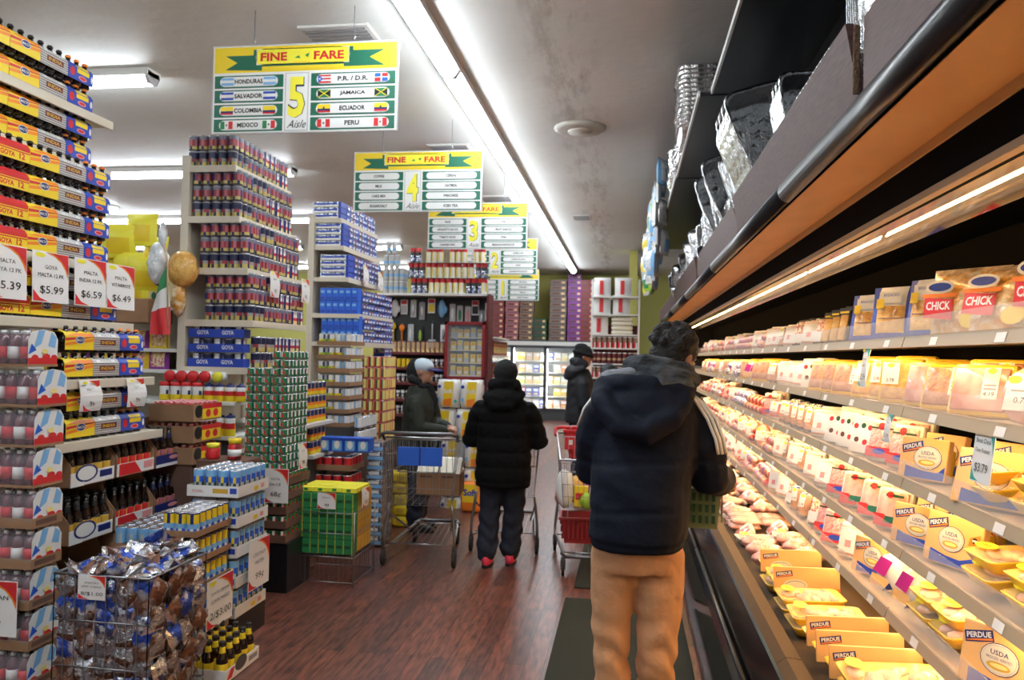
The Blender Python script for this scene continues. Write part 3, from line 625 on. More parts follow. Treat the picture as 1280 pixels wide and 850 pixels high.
b = MB().lathe([(.02,0), (.07,.004), (.08,.02), (.07,.035), (.02,.04)], 'ham', 16, M=T(.035, .085, .085, ry=-PI/2), sx=1.1); p = MB(); Fr(p, (-.007, .17, 0), (0,-1,0), (0,0,1)).rect(.03, .13, .03, .13, 'white').oval(.05, .12, .02, .012, 'lemon', 2).text('0.78', .08, .06, .018, 'black', l=2).rect(.045, .12, .085, .09, 'grey', 2)
PT['round_ham'] = Proto('round_ham_slice', 'meat pack', [('ham', b), ('label', p)])
b = pieces(.2, .16, .05, 'ham', 6, .045); b.blob((.1, .08, .045), (.09, .06, .045), 'ground_meat', jit=.12); PT['whole_cut'] = Proto('wrapped_pork_cut', 'meat pack', [('meat', b)])
b = MB()
for k in range(4): b.blob((.1, .03+.04*k, .02), (.11, .017, .018), 'ham', jit=.08)
PT['ribs'] = Proto('pork_strip_pack', 'meat pack', [('meat', b), ('film', film_mb(.2, .17, .03, .012))])
DESC = dict(tray_a='yellow foam tray of raw chicken pieces under film', tray_b='yellow tray of raw chicken with a bright oval sticker', tray_c='big yellow tray of chicken breasts under shiny film', tray_d='small yellow tray of pink meat', tray_w='white foam tray of ground meat',
    sleeve='standing chicken pack in orange card sleeve with blue band', sleeve_s='narrow chicken pack in orange card sleeve', deck_sleeve='chicken tray with upright orange card', blue_bag='blue-edged bag of breaded chicken with white top', nugget_bag='crinkled clear bag of chicken nuggets with red label', plain_bag='clear crinkled bag of breaded chicken',
    yellow_lean='leaning yellow tray of brown meat with white label', yellow_lean2='leaning yellow tray of pink meat with white label', orange_meat='yellow tray of orange-brown breaded meat', red_pack='white pack of ground meat with red lower label', red_green_pack='white pack of pink meat with red and green label', white_spot='white pack with red and green picture spots',
    slices='silver pack of brown sliced meat', white_pack='plain white wrapped meat pack', beef='white tray of red beef', dark_pack='black and white hot dog pack', gold_pack='narrow black and gold sausage pack', roll_purple='white meat roll with purple band', roll_pink='pink sausage roll with purple band', roll_orange='orange and red sausage roll', turkey='round white poultry pack with magenta patch', round_ham='round ham slice with white price label', whole_cut='bare pink whole cut of pork', ribs='filmed pack of pale pork strips')
SHN = ['top shelf', 'second shelf', 'third shelf', 'fourth shelf', 'lowest shelf']
cnt = {}
def put(k, si, x, y, z, rz=0, tilt=0, flat=False, deck=False, ry=None):
    where = 'deck' if deck else SHN[si]
    c = cnt[(k, where)] = cnt.get((k, where), 0) + 1
    PT[k].place(T(x, y, z) @ Matrix.Rotation(rz, 4, 'Z') @ Matrix.Rotation(tilt, 4, 'Y'), '%s, %s along the case %s' % (DESC[k], ORD[c-1], where), DESC[k] + ' on the ' + where, flat)
WD = dict(sleeve=.25, sleeve_s=.2, blue_bag=.205, nugget_bag=.27, plain_bag=.22, yellow_lean=.21, yellow_lean2=.21, orange_meat=.18, red_pack=.165, red_green_pack=.165, white_spot=.145, slices=.11, white_pack=.155, beef=.2, dark_pack=.1, gold_pack=.09, roll_purple=.2, roll_pink=.16, roll_orange=.17, turkey=.17, round_ham=.18, whole_cut=.17, ribs=.18, tray_a=.21, tray_b=.21, tray_c=.25, tray_d=.19, tray_w=.17)
PLAN = [
 (0, [('plain_bag',1.5),('plain_bag',1.78),('nugget_bag',2.08),('nugget_bag',2.40),('nugget_bag',2.70),('blue_bag',3.02),('blue_bag',3.36),('blue_bag',3.74),('gold_pack',4.12),('gold_pack',4.28),('gold_pack',4.44),('dark_pack',4.6),('white_pack',4.8),('dark_pack',5.05),('dark_pack',5.2),('white_pack',5.4),('slices',5.65),('white_pack',5.85)], 6.1, ['roll_orange','roll_pink','roll_orange','white_pack','roll_pink','slices']),
 (1, [('sleeve',1.6),('round_ham',1.95),('round_ham',2.28),('yellow_lean2',2.56),('yellow_lean',2.84),('yellow_lean2',3.0),('orange_meat',3.26),('orange_meat',3.5),('orange_meat',3.74),('yellow_lean',4.0),('yellow_lean',4.25),('yellow_lean',4.5),('white_spot',4.75),('white_pack',5.0),('white_pack',5.3),('white_pack',5.6),('slices',5.85)], 6.1, ['turkey','roll_purple','turkey','white_pack','slices','yellow_lean']),
 (2, [('tray_b',1.5),('sleeve',1.85),('tray_b',2.12),('sleeve',2.40),('tray_a',2.42),('sleeve_s',2.95),('red_pack',3.24),('red_pack',3.48),('white_spot',3.74),('white_spot',3.98),('white_spot',4.2),('white_pack',4.5),('slices',4.8),('slices',4.98),('slices',5.16),('slices',5.34),('slices',5.55)], 5.8, ['roll_pink','roll_orange','roll_purple','red_pack','roll_orange','beef']),
 (3, [('tray_b',1.6),('tray_a',1.9),('tray_b',2.16),('tray_a',2.42),('sleeve',2.72),('sleeve_s',3.05),('red_green_pack',3.34),('red_green_pack',3.58),('red_green_pack',3.84),('red_pack',4.1),('white_pack',4.4),('white_pack',4.7),('slices',5.0),('white_pack',5.2),('slices',5.45)], 5.7, ['roll_orange','beef','roll_pink','white_pack','round_ham']),
 (4, [('sleeve',1.9),('sleeve',2.22),('tray_d',2.56),('tray_b',2.74),('turkey',2.98),('turkey',3.2),('sleeve_s',3.42),('white_pack',3.72),('red_pack',3.96),('red_pack',4.2),('dark_pack',4.45),('slices',4.65),('slices',4.85),('dark_pack',5.05)], 5.3, ['roll_orange','ribs','roll_pink','beef','white_pack']),
]
random.seed(11)
for si, lst, y, far in PLAN:
    x0, z0 = SH[si]; z0 += .008; items = list(lst)
    while y < 11.2: kd = random.choice(far); items.append((kd, y)); y += WD[kd]*(1.25 if 'roll' not in kd else 1)+.01
    for kind, y in items:
        flat = y > 4.7
        if kind.startswith('tray') or kind in ('ribs', 'whole_cut'):
            put(kind, si, x0+.03, y, z0+.02, tilt=-.12, flat=flat)
            if kind.startswith('tray'): put(kind, si, x0+.045, y+.02, z0+.07, tilt=-.1, flat=flat)
        elif 'roll' in kind:
            for q in range(3): put(kind, si, x0+.015+.055*q, y+random.uniform(-.01, .01), z0+.012*q+.004, flat=True)
            for q in range(2): put(kind, si, x0+.045+.05*q, y+random.uniform(-.01, .01), z0+.062+.01*q, flat=True)
        else:
            th = .06 if kind not in ('nugget_bag','plain_bag','turkey') else .13; ang = random.uniform(.5, .72) if kind not in ('sleeve', 'sleeve_s', 'turkey') else .45
            for q in range(2): put(kind, si, x0+.035+WD[kind]*.75*math.sin(ang)+(th+.01)*q, y-.02+(.03+th*.5)*q, z0+.004+.012*q, rz=ang+random.uniform(-.14, .14), tilt=random.uniform(.14, .34), flat=flat or q == 1)
# deck, from the camera outwards
yk = [('tray_c',1.45), ('tray_a',1.72), ('tray_c',1.98), ('deck_sleeve',2.40), ('tray_c',2.56), ('deck_sleeve',2.85), ('deck_sleeve',3.0), ('deck_sleeve',3.16), ('tray_a',3.36), ('tray_b',3.60), ('deck_sleeve',3.88), ('tray_b',3.98), ('deck_sleeve',4.22)]
random.seed(5)
for k, y in yk:
    dz = .085 if k == 'tray_c' else .04; put(k, 0, .70+random.uniform(-.01, .01), y, .47+dz, rz=random.uniform(-.05, .05), tilt=-.03, deck=True)
    if k == 'tray_c': put(k, 0, .715, y+.01, .47+.03, tilt=-.02, deck=True)
    if k in ('tray_a', 'tray_b'): put(k, 0, .69, y-.02, .475, rz=.04, tilt=-.02, deck=True)
y = 4.4
while y < 9:
    kd = random.choice(['whole_cut','whole_cut','ribs','beef','ribs','tray_w']) if y > 4.9 else 'whole_cut'
    for q in range(2): put(kd, 0, .69+.2*q, y+random.uniform(-.02,.02), .475+.03*q, rz=random.uniform(-.1, .1), tilt=0 if kd != 'beef' else .9, flat=True, deck=True)
    if kd == 'ribs': put(kd, 0, .7, y+.01, .51, rz=random.uniform(-.1, .1), flat=True, deck=True)
    y += WD[kd] + .01
# two hanging case price cards
price_sign((.985, 2.44, 1.27), (0,-1,0), (.12,0,1), .125, .17, ['Best Deal', 'Oven Roaster'], '$3.79', 'white and teal price card reading $3.79 hanging from the second shelf rail', teal=True)
price_sign((.985, 3.52, 1.5), (0,-1,0), (.1,0,1), .1, .17, ['Fresh', 'Chicken'], '$2.99', 'white and teal price card hanging from the top shelf rail', teal=True, curl=.02)
price_sign((.985, 3.2, 1.30), (0,-1,0), (.1,0,1), .09, .11, ['Fresh'], '$1.99', 'small curled teal price card hanging under the second shelf rail', teal=True, curl=.02)
# ================================================================ CANS, BOTTLES AND PACKS
def can_proto(name, cat, r, h, fn, seg=12):
    b = MB(); pr = [(r*.93, 0), (r, .003), (r, h*.1), (r, h*.3), (r, h*.5), (r, h*.72), (r, h*.9), (r, h-.005), (r*.93, h-.001), (r*.88, h-.004), (.001, h-.004)]
    b.lathe(pr, lambda i, j: 'can_metal' if i in (0, 7, 8, 9) or i < 0 else fn(i, j), seg)
    return Proto(name, cat, [('body', b)])
bean_r = can_proto('food_can', 'can', .037, .113, lambda i, j: 'grey' if i == 6 else ('steel_blue' if i == 5 else ('navy' if j % 6 in (0, 1) else ('dull_pink' if j % 2 else 'dull_red')) if i in (3, 4) else ('dull_yellow' if i == 2 and j % 3 else 'dark_navy')))
bean_b = can_proto('food_can', 'can', .037, .113, lambda i, j: 'grey' if i == 6 else ('dark_navy' if i in (4, 5) else ('dull_red' if j % 4 < 2 else 'grey') if i == 3 else ('dull_yellow' if j % 3 else 'dark_navy')))
bean_w = can_proto('food_can', 'can', .037, .113, lambda i, j: 'navy' if j % 5 == 0 else ('light_grey' if i > 4 else ('white' if i == 4 else ('red' if i == 3 else 'pale_yellow'))))
bean_y = can_proto('food_can', 'can', .037, .105, lambda i, j: 'grey' if i == 6 else ('navy' if i > 3 and j % 4 else ('orange' if i == 3 else 'yellow')))
sauce = can_proto('sauce_can', 'can', .0295, .0565, lambda i, j: 'sign_green' if j % 4 in (0,) or i in (6, 1) else ('red' if j % 4 == 2 and i in (3, 4) else ('paper' if i in (3, 4, 5) and j % 4 == 1 else ('dull_red' if i == 2 and j % 4 == 3 else 'green'))))
redtin = can_proto('soup_can', 'can', .031, .105, lambda i, j: 'red' if i in (1, 6) else ('pale_yellow' if j % 4 < 2 else ('red' if j % 4 == 2 else 'dark_green')))
ytin = can_proto('vegetable_can', 'can', .035, .095, lambda i, j: 'light_grey' if i == 6 else ('yellow' if i < 4 and j % 6 < 3 else ('lime' if i < 4 else ('navy' if j % 4 == 0 else 'white'))))
wtin = can_proto('vegetable_can', 'can', .035, .095, lambda i, j: 'light_grey' if i == 6 else ('navy' if i == 1 else ('white' if j % 4 else 'sky')))
tall_b = can_proto('drink_can', 'can', .029, .142, lambda i, j: 'sky' if i > 4 else (('yellow' if j % 3 == 0 else 'bright_blue') if i == 4 else ('dark_green' if j % 2 and i == 3 else 'light_grey')))
tall_o = can_proto('juice_can', 'can', .031, .118, lambda i, j: 'sky' if i > 4 else (('sky' if j % 3 else 'light_grey') if i > 2 else ('orange' if j % 4 < 2 else 'brown')))
tall_y = can_proto('juice_can', 'can', .031, .118, lambda i, j: 'navy' if i > 5 else (('yellow' if j % 3 else 'navy') if i > 3 else ('sky' if i == 3 else ('white' if j % 2 else 'bright_blue'))))
tin_rb = can_proto('milk_can', 'can', .038, .105, lambda i, j: 'light_grey' if i == 6 else ('navy' if j % 6 in (0, 1) else ('red' if i > 2 else 'pink')))
jar_red = Proto('drink_mix_canister', 'canister', [('body', MB().lathe([(.036,0), (.038,.005), (.038,.04), (.038,.07), (.038,.095), (.036,.1)], lambda i, j: 'yellow' if i < 2 else ('navy' if i == 2 and j % 4 == 0 else 'white'), 14)), ('lid', MB().lathe([(.039,.1), (.04,.104), (.04,.125), (.036,.128)], 'red', 14))])
jar_lying = Proto('drink_mix_canister', 'canister', [('lid', MB().lathe([(.001,-.002), (.038,-.002), (.04,.002), (.04,.022)], 'red', 16, M=T(0, 0, .04, rx=-PI/2))), ('body', MB().lathe([(.037,.022), (.037,.12)], 'white', 14, M=T(0, 0, .04, rx=-PI/2)))])
jar_lying_y = Proto('drink_mix_canister', 'canister', [('lid', MB().lathe([(.001,-.002), (.034,-.002), (.036,.002), (.036,.022)], 'lemon', 16, M=T(0, 0, .04, rx=-PI/2))), ('body', MB().lathe([(.034,.022), (.034,.12)], 'white', 14, M=T(0, 0, .04, rx=-PI/2)))])
jar_blue = Proto('seasoning_bottle', 'canister', [('body', MB().lathe([(.034,0), (.036,.005), (.036,.05), (.036,.09), (.036,.12), (.034,.125)], lambda i, j: 'yellow' if i < 2 or j % 6 == 0 else ('red' if i == 2 else 'white'), 12)), ('lid', MB().lathe([(.034,.125), (.035,.128), (.03,.142), (.012,.147), (.012,.156), (.01,.158)], 'navy', 12))])
def bottle(r, h, glass, lab, neck, cap, name='beer_bottle', cat='bottle', seg=10):
    b = MB().lathe([(r*.9,0), (r,.006), (r,h*.2), (r,h*.5), (r*.92,h*.58), (r*.5,h*.72), (r*.42,h*.8), (r*.4,h*.94)], glass, seg)
    l = MB().lathe([(r*1.01,h*.14), (r*1.02,h*.15), (r*1.02,h*.28), (r*1.02,h*.42), (r*1.01,h*.43)], lambda i, j: lab if j % 5 else 'gold', seg)
    n = MB().lathe([(r*.62,h*.67), (r*.53,h*.72), (r*.44,h*.8), (r*.43,h*.85)], neck, seg)
    c = MB().lathe([(r*.47,h*.94), (r*.5,h*.95), (r*.47,h*.99), (r*.3,h)], cap, seg)
    return Proto(name, cat, [('glass', b), ('body_label', l), ('neck_label', n), ('cap', c)])
b_red = bottle(.03, .225, 'brown_glass', 'red', 'brown_glass', 'black'); b_yel = bottle(.03, .225, 'brown_glass', 'gold', 'black', 'black'); b_bluel = bottle(.03, .225, 'brown_glass', 'dull_pink', 'dark_navy', 'black'); b_malt = bottle(.029, .185, 'dark_glass', 'yellow', 'yellow', 'black', 'malt_bottle')
b_neckred = bottle(.03, .225, 'brown_glass', 'red', 'maroon', 'maroon')

# six-packs: local x 0 front .. -.11 back, y 0..W, z 0..; the printed side faces +x
def six_pack(kind, W=.18):
    r = W/6-.002; h = .138; bot = []
    for j in range(3):
        for i in range(2):
            b = MB().lathe([(r*.85,0), (r,.006), (r,.07), (r*.8,.09), (r*.42,.108), (r*.4,.126)], 'dark_glass', 8); b.lathe([(r*.5,.124), (r*.52,.13), (r*.4,h)], 'black' if kind != 'blue' else 'orange', 8)
            bot.append(MB().join(b, T(-.03-.055*i, r+.002+j*W/3, 0)))
    c = MB(); col = dict(yellow='yellow', stripe='light_grey', blue='blue', red='red')[kind]
    pr = [(.002,.016), (.002,.085), (-.012,.104), (-.03,.112), (-.086,.112), (-.104,.1), (-.116,.085), (-.116,.016), (-.112,.016), (-.112,.082), (-.088,.108), (-.03,.108), (-.012,.1), (-.002,.083), (-.002,.016)]
    c.prism(pr, 'y', .001, W-.001, col)
    p = MB(); f = Fr(p, (.002, 0, .016), (0,1,0), (0,0,1)); g = Fr(p, (.002, 0, .085), (0,1,0), (-.014,0,.019))
    if kind == 'yellow':
        f.poly([(0,.02), (W,.045), (W,.06), (0,.035)], 'orange').poly([(0,.045), (W,.065), (W,.069), (0,.06)], 'red').oval(W*.5, .05, .03, .02, 'white', 2).oval(W*.5, .05, .027, .017, 'navy', 3).text('MALTA', W*.5, .05, .013, 'white', w=.045, l=4, bold=.02)
        g.poly([(0,0), (W,0), (W,.02), (W*.4,.02)], 'orange')
    if kind == 'stripe':
        for k in range(6): f.rect(.002, W-.002, .004+.012*k, .0075+.012*k, 'brown')
        f.rect(W*.22, W*.82, .026, .056, 'maroon', 2).text('INDIA', W*.52, .041, .018, 'gold', w=W*.5, l=3, bold=.03); g.rect(W*.15, W*.85, .004, .018, 'white').text('MALTA', W*.5, .011, .01, 'brown', w=W*.6, l=2)
    if kind == 'blue':
        f.oval(W*.16, .04, .018, .024, 'red').rect(W*.34, W*.82, .042, .066, 'yellow').oval(W*.56, .02, .03, .013, 'pink', 1).oval(W*.56, .02, .022, .008, 'red', 2).oval(W*.93, .036, .008, .02, 'white', 1)
        g.rect(W*.34, W*.82, 0, .02, 'yellow')
    if kind == 'red':
        f.rect(0, W, 0, .04, 'yellow').rect(0, W, .046, .05, 'yellow').text('GOYA', W*.3, .022, .026, 'red', w=W*.45, l=2, bold=.04).text('12', W*.75, .024, .03, 'red', l=2, bold=.04)
    return Proto('bottle_pack', 'drink pack', [('carton', c, [('print', p)])] + [('bottle', q) for q in bot])
SP = {k: six_pack(k) for k in ('yellow', 'stripe', 'blue', 'red')}
SPD = dict(yellow='yellow malt six-pack with orange stripes', stripe='brown-striped grey malt six-pack', blue='blue malt six-pack with yellow panel', red='red and yellow malt pack')
mg = empty('gondola_shelf_unit', (-3.2, 3.6, 0)); tag(mg, 'cream end shelf unit stacked high with malt six-packs behind the water packs', 'shelf unit')
def gpart(b, name, par, loc): o = b.build(name); o.parent = par; o.matrix_parent_inverse = Matrix.Translation([-c for c in loc]); return o
ML = (-3.2, 3.6, 0)
for z, xf, ye in ((2.9, -2.98, 4.1), (2.61, -2.98, 4.1), (2.055, -2.88, 4.12), (1.735, -2.84, 4.14), (1.43, -2.77, 4.25), (1.12, -2.74, 4.3)):
    ys = 3.02 if z > 1.6 else 3.42
    gpart(MB().box(-3.47, xf, ys, ye, z-.03, z, 'shelf_cream', bev=.004).box(xf-.002, xf+.012, ys, ye+.004, z-.045, z+.004, 'shelf_cream', bev=.004), 'shelf', mg, ML)
gpart(MB().box(-3.5, -3.46, 3.02, 4.1, .0, 3.2, 'shelf_cream'), 'back_panel', mg, ML); gpart(MB().box(-3.5, -3.05, 3.42, 4.2, .0, .12, 'dark_grey'), 'base', mg, ML)
lay = [(2.9, -3.0, 3.965, ['','']), (2.61, -3.0, 3.965, ['','']), (2.055, -2.9, 4.0, ['','','','']), (1.735, -2.86, 4.03, ['','']), (1.43, -2.8, 4.2, ['','']), (1.12, -2.78, 4.2, ['',''])]
nmz = ['top shelf', 'second shelf', 'shelf behind price signs', 'shelf under price signs', 'shelf with curled tags', 'low shelf over beer']
for si, (z, x, ye, ls) in enumerate(lay):
    seq = ['blue', 'stripe', 'yellow', 'red' if si > 1 else 'yellow', 'red']
    if si == 3: pass
    for li in range(len(ls)):
        y = ye
        for k, kd in enumerate(seq):
            W = .2 if si < 3 else .215; y -= W
            if si >= 4 and k > 2 : break
            if y < 3.05: break
            if si == 4 and k == 0:
                pass
            SP[kd].place(T(x, y, z+.001+li*.138) @ Matrix.Scale(W/.182, 4, (0,1,0)), '%s, %s from the end, %s layer, %s' % (SPD[kd], ORD[k], ORD[li], nmz[si]), 'malt packs on the end shelves')
for i, (y, lines, pr, lb, cu) in enumerate(((3.08, ['MALTA','GOYA 12 PK'], '$5.39', 'price sign reading $5.39 for GOYA malt, partly cut off by the stack edge', .01), (3.36, ['GOYA','MALTA 12 PK'], '$5.99', 'price sign reading GOYA MALTA 12 PK in front of the yellow packs', .008), (3.63, ['MALTA','INDIA 12 PK'], '$6.59', 'white price sign reading $6.59 under the striped malt packs', .02), (3.90, ['MALTA','VITARROZ'], '$6.49', 'white price sign reading $6.49 under the blue malt packs', .015))):
    price_sign((-2.828+(.015 if i == 2 else 0), y, 1.815), (0,1,0), (-.03,0,1), .245, .25, lines, pr, lb)
for y, lb in ((3.6, 'curled white price tag hanging above the striped low malt packs'), (3.98, 'curled white price tag hanging above the low blue malt pack')):
    price_sign((-2.752, y, 1.27), (0,1,0), (0,0,1), .14, .16, ['MALTA'], '99', lb, 'curled price tags on the malt shelf', curl=.05)

# ---------------------------------------------------------------- water and punch bottle packs
def bottle_pack():
    r = .029; bots = []; W, D = 4, 3
    for i in range(W):
        for j in range(D):
            m = MB().lathe([(r*.8,0), (r,.008), (r,.05), (r*.93,.06), (r,.075), (r,.11), (r*.75,.13), (r*.4,.145)], 'red_drink', 8); m.lathe([(r*1.02,.03), (r*1.02,.085)], 'red' if i % 2 else ('sky' if j % 2 else 'white'), 8); m.lathe([(r*.46,.143), (r*.46,.158)], 'white', 8)
            bots.append(MB().join(m, T(-.12+r+.0015+i*.06, r+.002+j*.06, 0)))
    s = MB(); v = []; f = []; mm = []; n = 10
    pr = [(0,.0), (-.004,.03), (-.004,.08), (-.002,.12), (.02,.155), (.09,.166), (.16,.155), (.182,.12), (.184,.08), (.184,.03), (.18,0)]
    for i in range(n+1):
        x = -.122+.244*i/n
        for a, z in pr: k = 1+random.uniform(-.02, .02); v.append((x, a+random.uniform(-.002,.002), z*k))
    for i in range(n):
        for j in range(len(pr)-1):
            a = i*len(pr)+j; f.append((a, a+len(pr), a+len(pr)+1, a+1)); mm.append('shrink')
    s.add(v, f, mm, None, True)
    # printed +x end: white / blue wrap with red fruit band
    e = MB(); g = Fr(e, (.123, 0, 0), (0,1,0), (0,0,1))
    g.poly([(.0,.0), (.182,.0), (.184,.12), (.16,.155), (.09,.166), (.02,.155), (-.002,.12)], 'white', 0).poly([(.03,.075), (.06,.16), (.1,.163), (.08,.1)], 'sky').poly([(.12,.09), (.14,.155), (.175,.13), (.165,.08)], 'sky').poly([(.0,.05), (.05,.07), (.02,.1)], 'bright_blue').rect(.0, .182, .0, .035, 'red', 2).oval(.04,.035,.022,.015,'red',3).oval(.11,.04,.025,.015,'red',3).oval(.16,.036,.02,.014,'red',3).oval(.1,.065,.02,.012,'pale_yellow',4)
    return Proto('bottled_drink_pack', 'drink pack', [('bottle', q) for q in bots] + [('shrink_wrap', s), ('printed_wrap', e)])
BP = bottle_pack()
def open_tray(L, D, h, m, name='cardboard_tray', cut=False, print_fn=None, t=.004, wall=None):
    """open tray: x 0..-L (front at +x face x=0), y 0..D"""
    b = MB().box(-L, 0, 0, D, 0, .004, m); h2 = wall or h
    b.box(-t, 0, 0, D, .003, h, m).box(-L, -L+t, 0, D, .003, h2, m).box(-L+t, -t, 0, t, .003, h, m).box(-L+t, -t, D-t, D, .003, h2, m)
    parts = [('tray', b)]
    if print_fn: p = MB(); print_fn(Fr(p, (0, 0, 0), (0,1,0), (0,0,1)), Fr(p, (-L, 0, 0), (1,0,0), (0,0,1))); parts.append(('print', p))
    return Proto(name, 'tray', parts)
tr_b = open_tray(.245, .19, .045, 'cardboard', print_fn=lambda f, g: f.rect(.02,.15,.012,.035,'dark_cardboard'))
tr_l = open_tray(.245, .19, .012, 'cardboard')
random.seed(3)
for k in range(9):
    z = .06+.181*k; sx = -2.74; n = 'level %s' % k
    pos = ['on the floor', 'just above the floor pack', 'third up from the floor', 'fourth up from the floor', 'in the middle of the stack', 'above the middle of the stack', 'third from the top', 'just under the top pack', 'topmost'][k]
    dx = -.05 if k == 8 else random.uniform(-.006, .006)
    (tr_b if k < 5 else tr_l).place(T(-2.615+dx, 3.15, z-.003), 'brown cardboard tray under the red drink pack, ' + pos, 'cardboard trays in the drink pack stack')
    BP.place(T(sx+dx, 3.155, z+.003), 'shrink-wrapped red drink bottles with white and blue print, ' + pos, 'drink packs in the tall stack')
    if k == 8: BP.place(T(sx+dx-.25, 3.155, z+.003), 'shrink-wrapped red drink pack on the stack top, half out of sight', 'drink packs in the tall stack')
price_sign((-2.92, 3.12, .31), (1,0,0), (0,0,1), .27, .245, ['HAWAIIAN','12 PK'], '.99', 'large white price card with red corner leaning on the drink pack stack', oval=False)
tag(MB().box(-2.88, -2.6, 3.14, 3.36, 0, .056, 'dark_grey', bev=.004).build('pallet'), 'low black base under the red drink packs', 'base')

# ---------------------------------------------------------------- beer cartons
def beer_carton(W, front, pf):
    b = MB(); L, h, t = .26, .275, .004
    b.box(-L, 0, 0, W, 0, .004, 'cardboard').box(-L, -L+t, 0, W, 0, h, 'cardboard').box(-t, 0, 0, W, .003, .07, front)
    b.prism([(-L,0), (0,0), (0,.11), (-.05,.17), (-.09,.26), (-L,.26)], 'y', 0, t, 'cardboard').prism([(-L,0), (0,0), (0,.11), (-.05,.17), (-.09,.26), (-L,.26)], 'y', W-t, W, 'cardboard')
    p = MB(); f = Fr(p, (0, 0, 0), (0,1,0), (0,0,1)); pf(f, W)
    return Proto('beer_carton', 'carton', [('carton', b), ('print', p)])
c_w = beer_carton(.34, 'white', lambda f, W: f.oval(.12, .06, .085, .045, 'navy').oval(.12, .06, .07, .036, 'white', 2).rect(.22, .32, .025, .06, 'navy', 1).rect(.0, .1, .0, .02, 'white', 3))
c_r = beer_carton(.34, 'white', lambda f, W: f.poly([(.02,.004), (.22,.004), (.16,.068), (.02,.068)], 'red').poly([(.24,.02), (.32,.02), (.33,.06), (.24,.06)], 'pink', 1))
c_b = beer_carton(.36, 'navy', lambda f, W: f.rect(0, W, 0, .018, 'white').oval(.18, .05, .05, .012, 'pink', 2))
for r_, (z, up) in enumerate(((.89, 'upper'), (.60, 'lower'))):
    for c_, (cp, y, bt, dn) in enumerate(((c_w, 3.56, b_yel, 'white and blue beer carton'), (c_r, 3.92, b_red, 'red and white beer carton'), (c_b, 4.28, b_bluel, 'blue-fronted beer carton'))):
        cp.place(T(-2.75, y, z), '%s holding %s bottles, in the %s row' % (dn, ['yellow-label','red-label','orange-label'][c_], up), 'beer cartons on display')
        W = .34 if c_ < 2 else .36
        for i in range(4):
            for j in range(5):
                bb = b_neckred if c_ == 1 and r_ == 0 else bt
                bb.place(T(-2.75-.038-.06*i, y+.035+(W-.07)*j/4, z+.005), 'brown beer bottle, %s back, %s along, in the %s %s' % (ORD[i], ORD[j], up, dn), 'beer bottles in the carton display', flat=i > 1)
c_w.place(T(-2.75, 3.56, .31), 'lowest white beer carton with blue arc, mostly hidden behind the snack bags', 'beer cartons on display'); c_w.place(T(-2.75, 3.56, .02), 'hidden bottom white beer carton below the arc-marked one', 'beer cartons on display')
tag(MB().box(-3.02, -2.76, 3.93, 4.65, 0, .59, 'cardboard', bev=.005).build('cardboard_box'), 'plain brown cardboard base carrying the red and blue beer cartons', 'box')

# ---------------------------------------------------------------- juice can trays
def can_tray_stack(x, y, zs, L, D, nx, ny, can, lip, cm, nm_, grp, canname, dx=.062, front_print=None, wall=None, name='cardboard_tray', full_top=True):
    P = open_tray(L, D, lip, cm, name, print_fn=front_print, wall=wall)
    for t_, z in enumerate(zs):
        where = ('topmost', 'second from the top', 'third from the top', 'fourth from the top', 'fifth from the top', 'sixth from the top')[t_]
        P.place(T(x, y, z), '%s, %s' % (nm_, where), nm_ + ' trays')
        for i in range(nx):
            for j in range(ny):
                if t_ and i > 0 and j > 0: continue
                can.place(T(x-.006-dx/2-dx*i*(L-.012)/(dx*nx), y+.006+dx/2+(D-.012)/ny*j, z+.0045), '%s, %s back, %s along, in tray %s' % (canname, ORD[i], ORD[j], where), grp, flat=True)
can_tray_stack(-2.33, 3.66, [.565, .43, .295, .16, .025], .26, .52, 4, 8, tall_o, .04, 'cardboard', 'brown tray of blue and orange juice cans', 'blue and orange juice cans', 'blue and orange juice can')
can_tray_stack(-2.1, 3.62, [.665, .53, .395, .26, .125], .2, .35, 3, 6, tall_y, .03, 'cardboard', 'brown tray of yellow and blue juice cans', 'yellow and blue juice cans', 'yellow and blue juice can')
tag(MB().box(-2.3, -2.1, 3.62, 3.97, 0, .12, 'cardboard', bev=.004).build('cardboard_box'), 'brown cardboard base under the yellow and blue juice cans', 'box')
def wp(f, g): f.rect(.01, .05, .01, .05, 'white').poly([(.26,.015), (.3,.015), (.3,.04), (.26,.04)], 'pink').rect(.18,.23,.012,.035,'yellow'); g.rect(.15, .24, .02, .045, 'gold').rect(.25, .29, .02, .05, 'blue').rect(.03,.09,.03,.033,'red').rect(.03,.1,.022,.025,'pink')
can_tray_stack(-2.07, 3.98, [.80, .637, .475, .312, .15], .3, .36, 4, 6, tall_b, .06, 'white', 'white tray of slim blue-topped drink cans', 'slim blue-topped drink cans', 'slim blue-topped drink can', front_print=wp, dx=.06)
tag(MB().box(-2.35, -2.07, 3.98, 4.34, 0, .147, 'bumper_black', bev=.004).build('pallet'), 'black base under the white drink can trays', 'base')
price_sign((-2.055, 3.66, .19), (0,1,0), (0,0,1), .26, .245, ['JUICE DRINK','GUAVA MANGO'], '2/$3.00', 'white price card reading 2/$3.00 on the brown juice trays')
price_sign((-2.035, 4.05, .27), (0,1,0), (0,0,1), .25, .27, ['COCONUT','WATER'], '99¢', 'white price card reading 99¢ on the white drink can trays', oval=False)
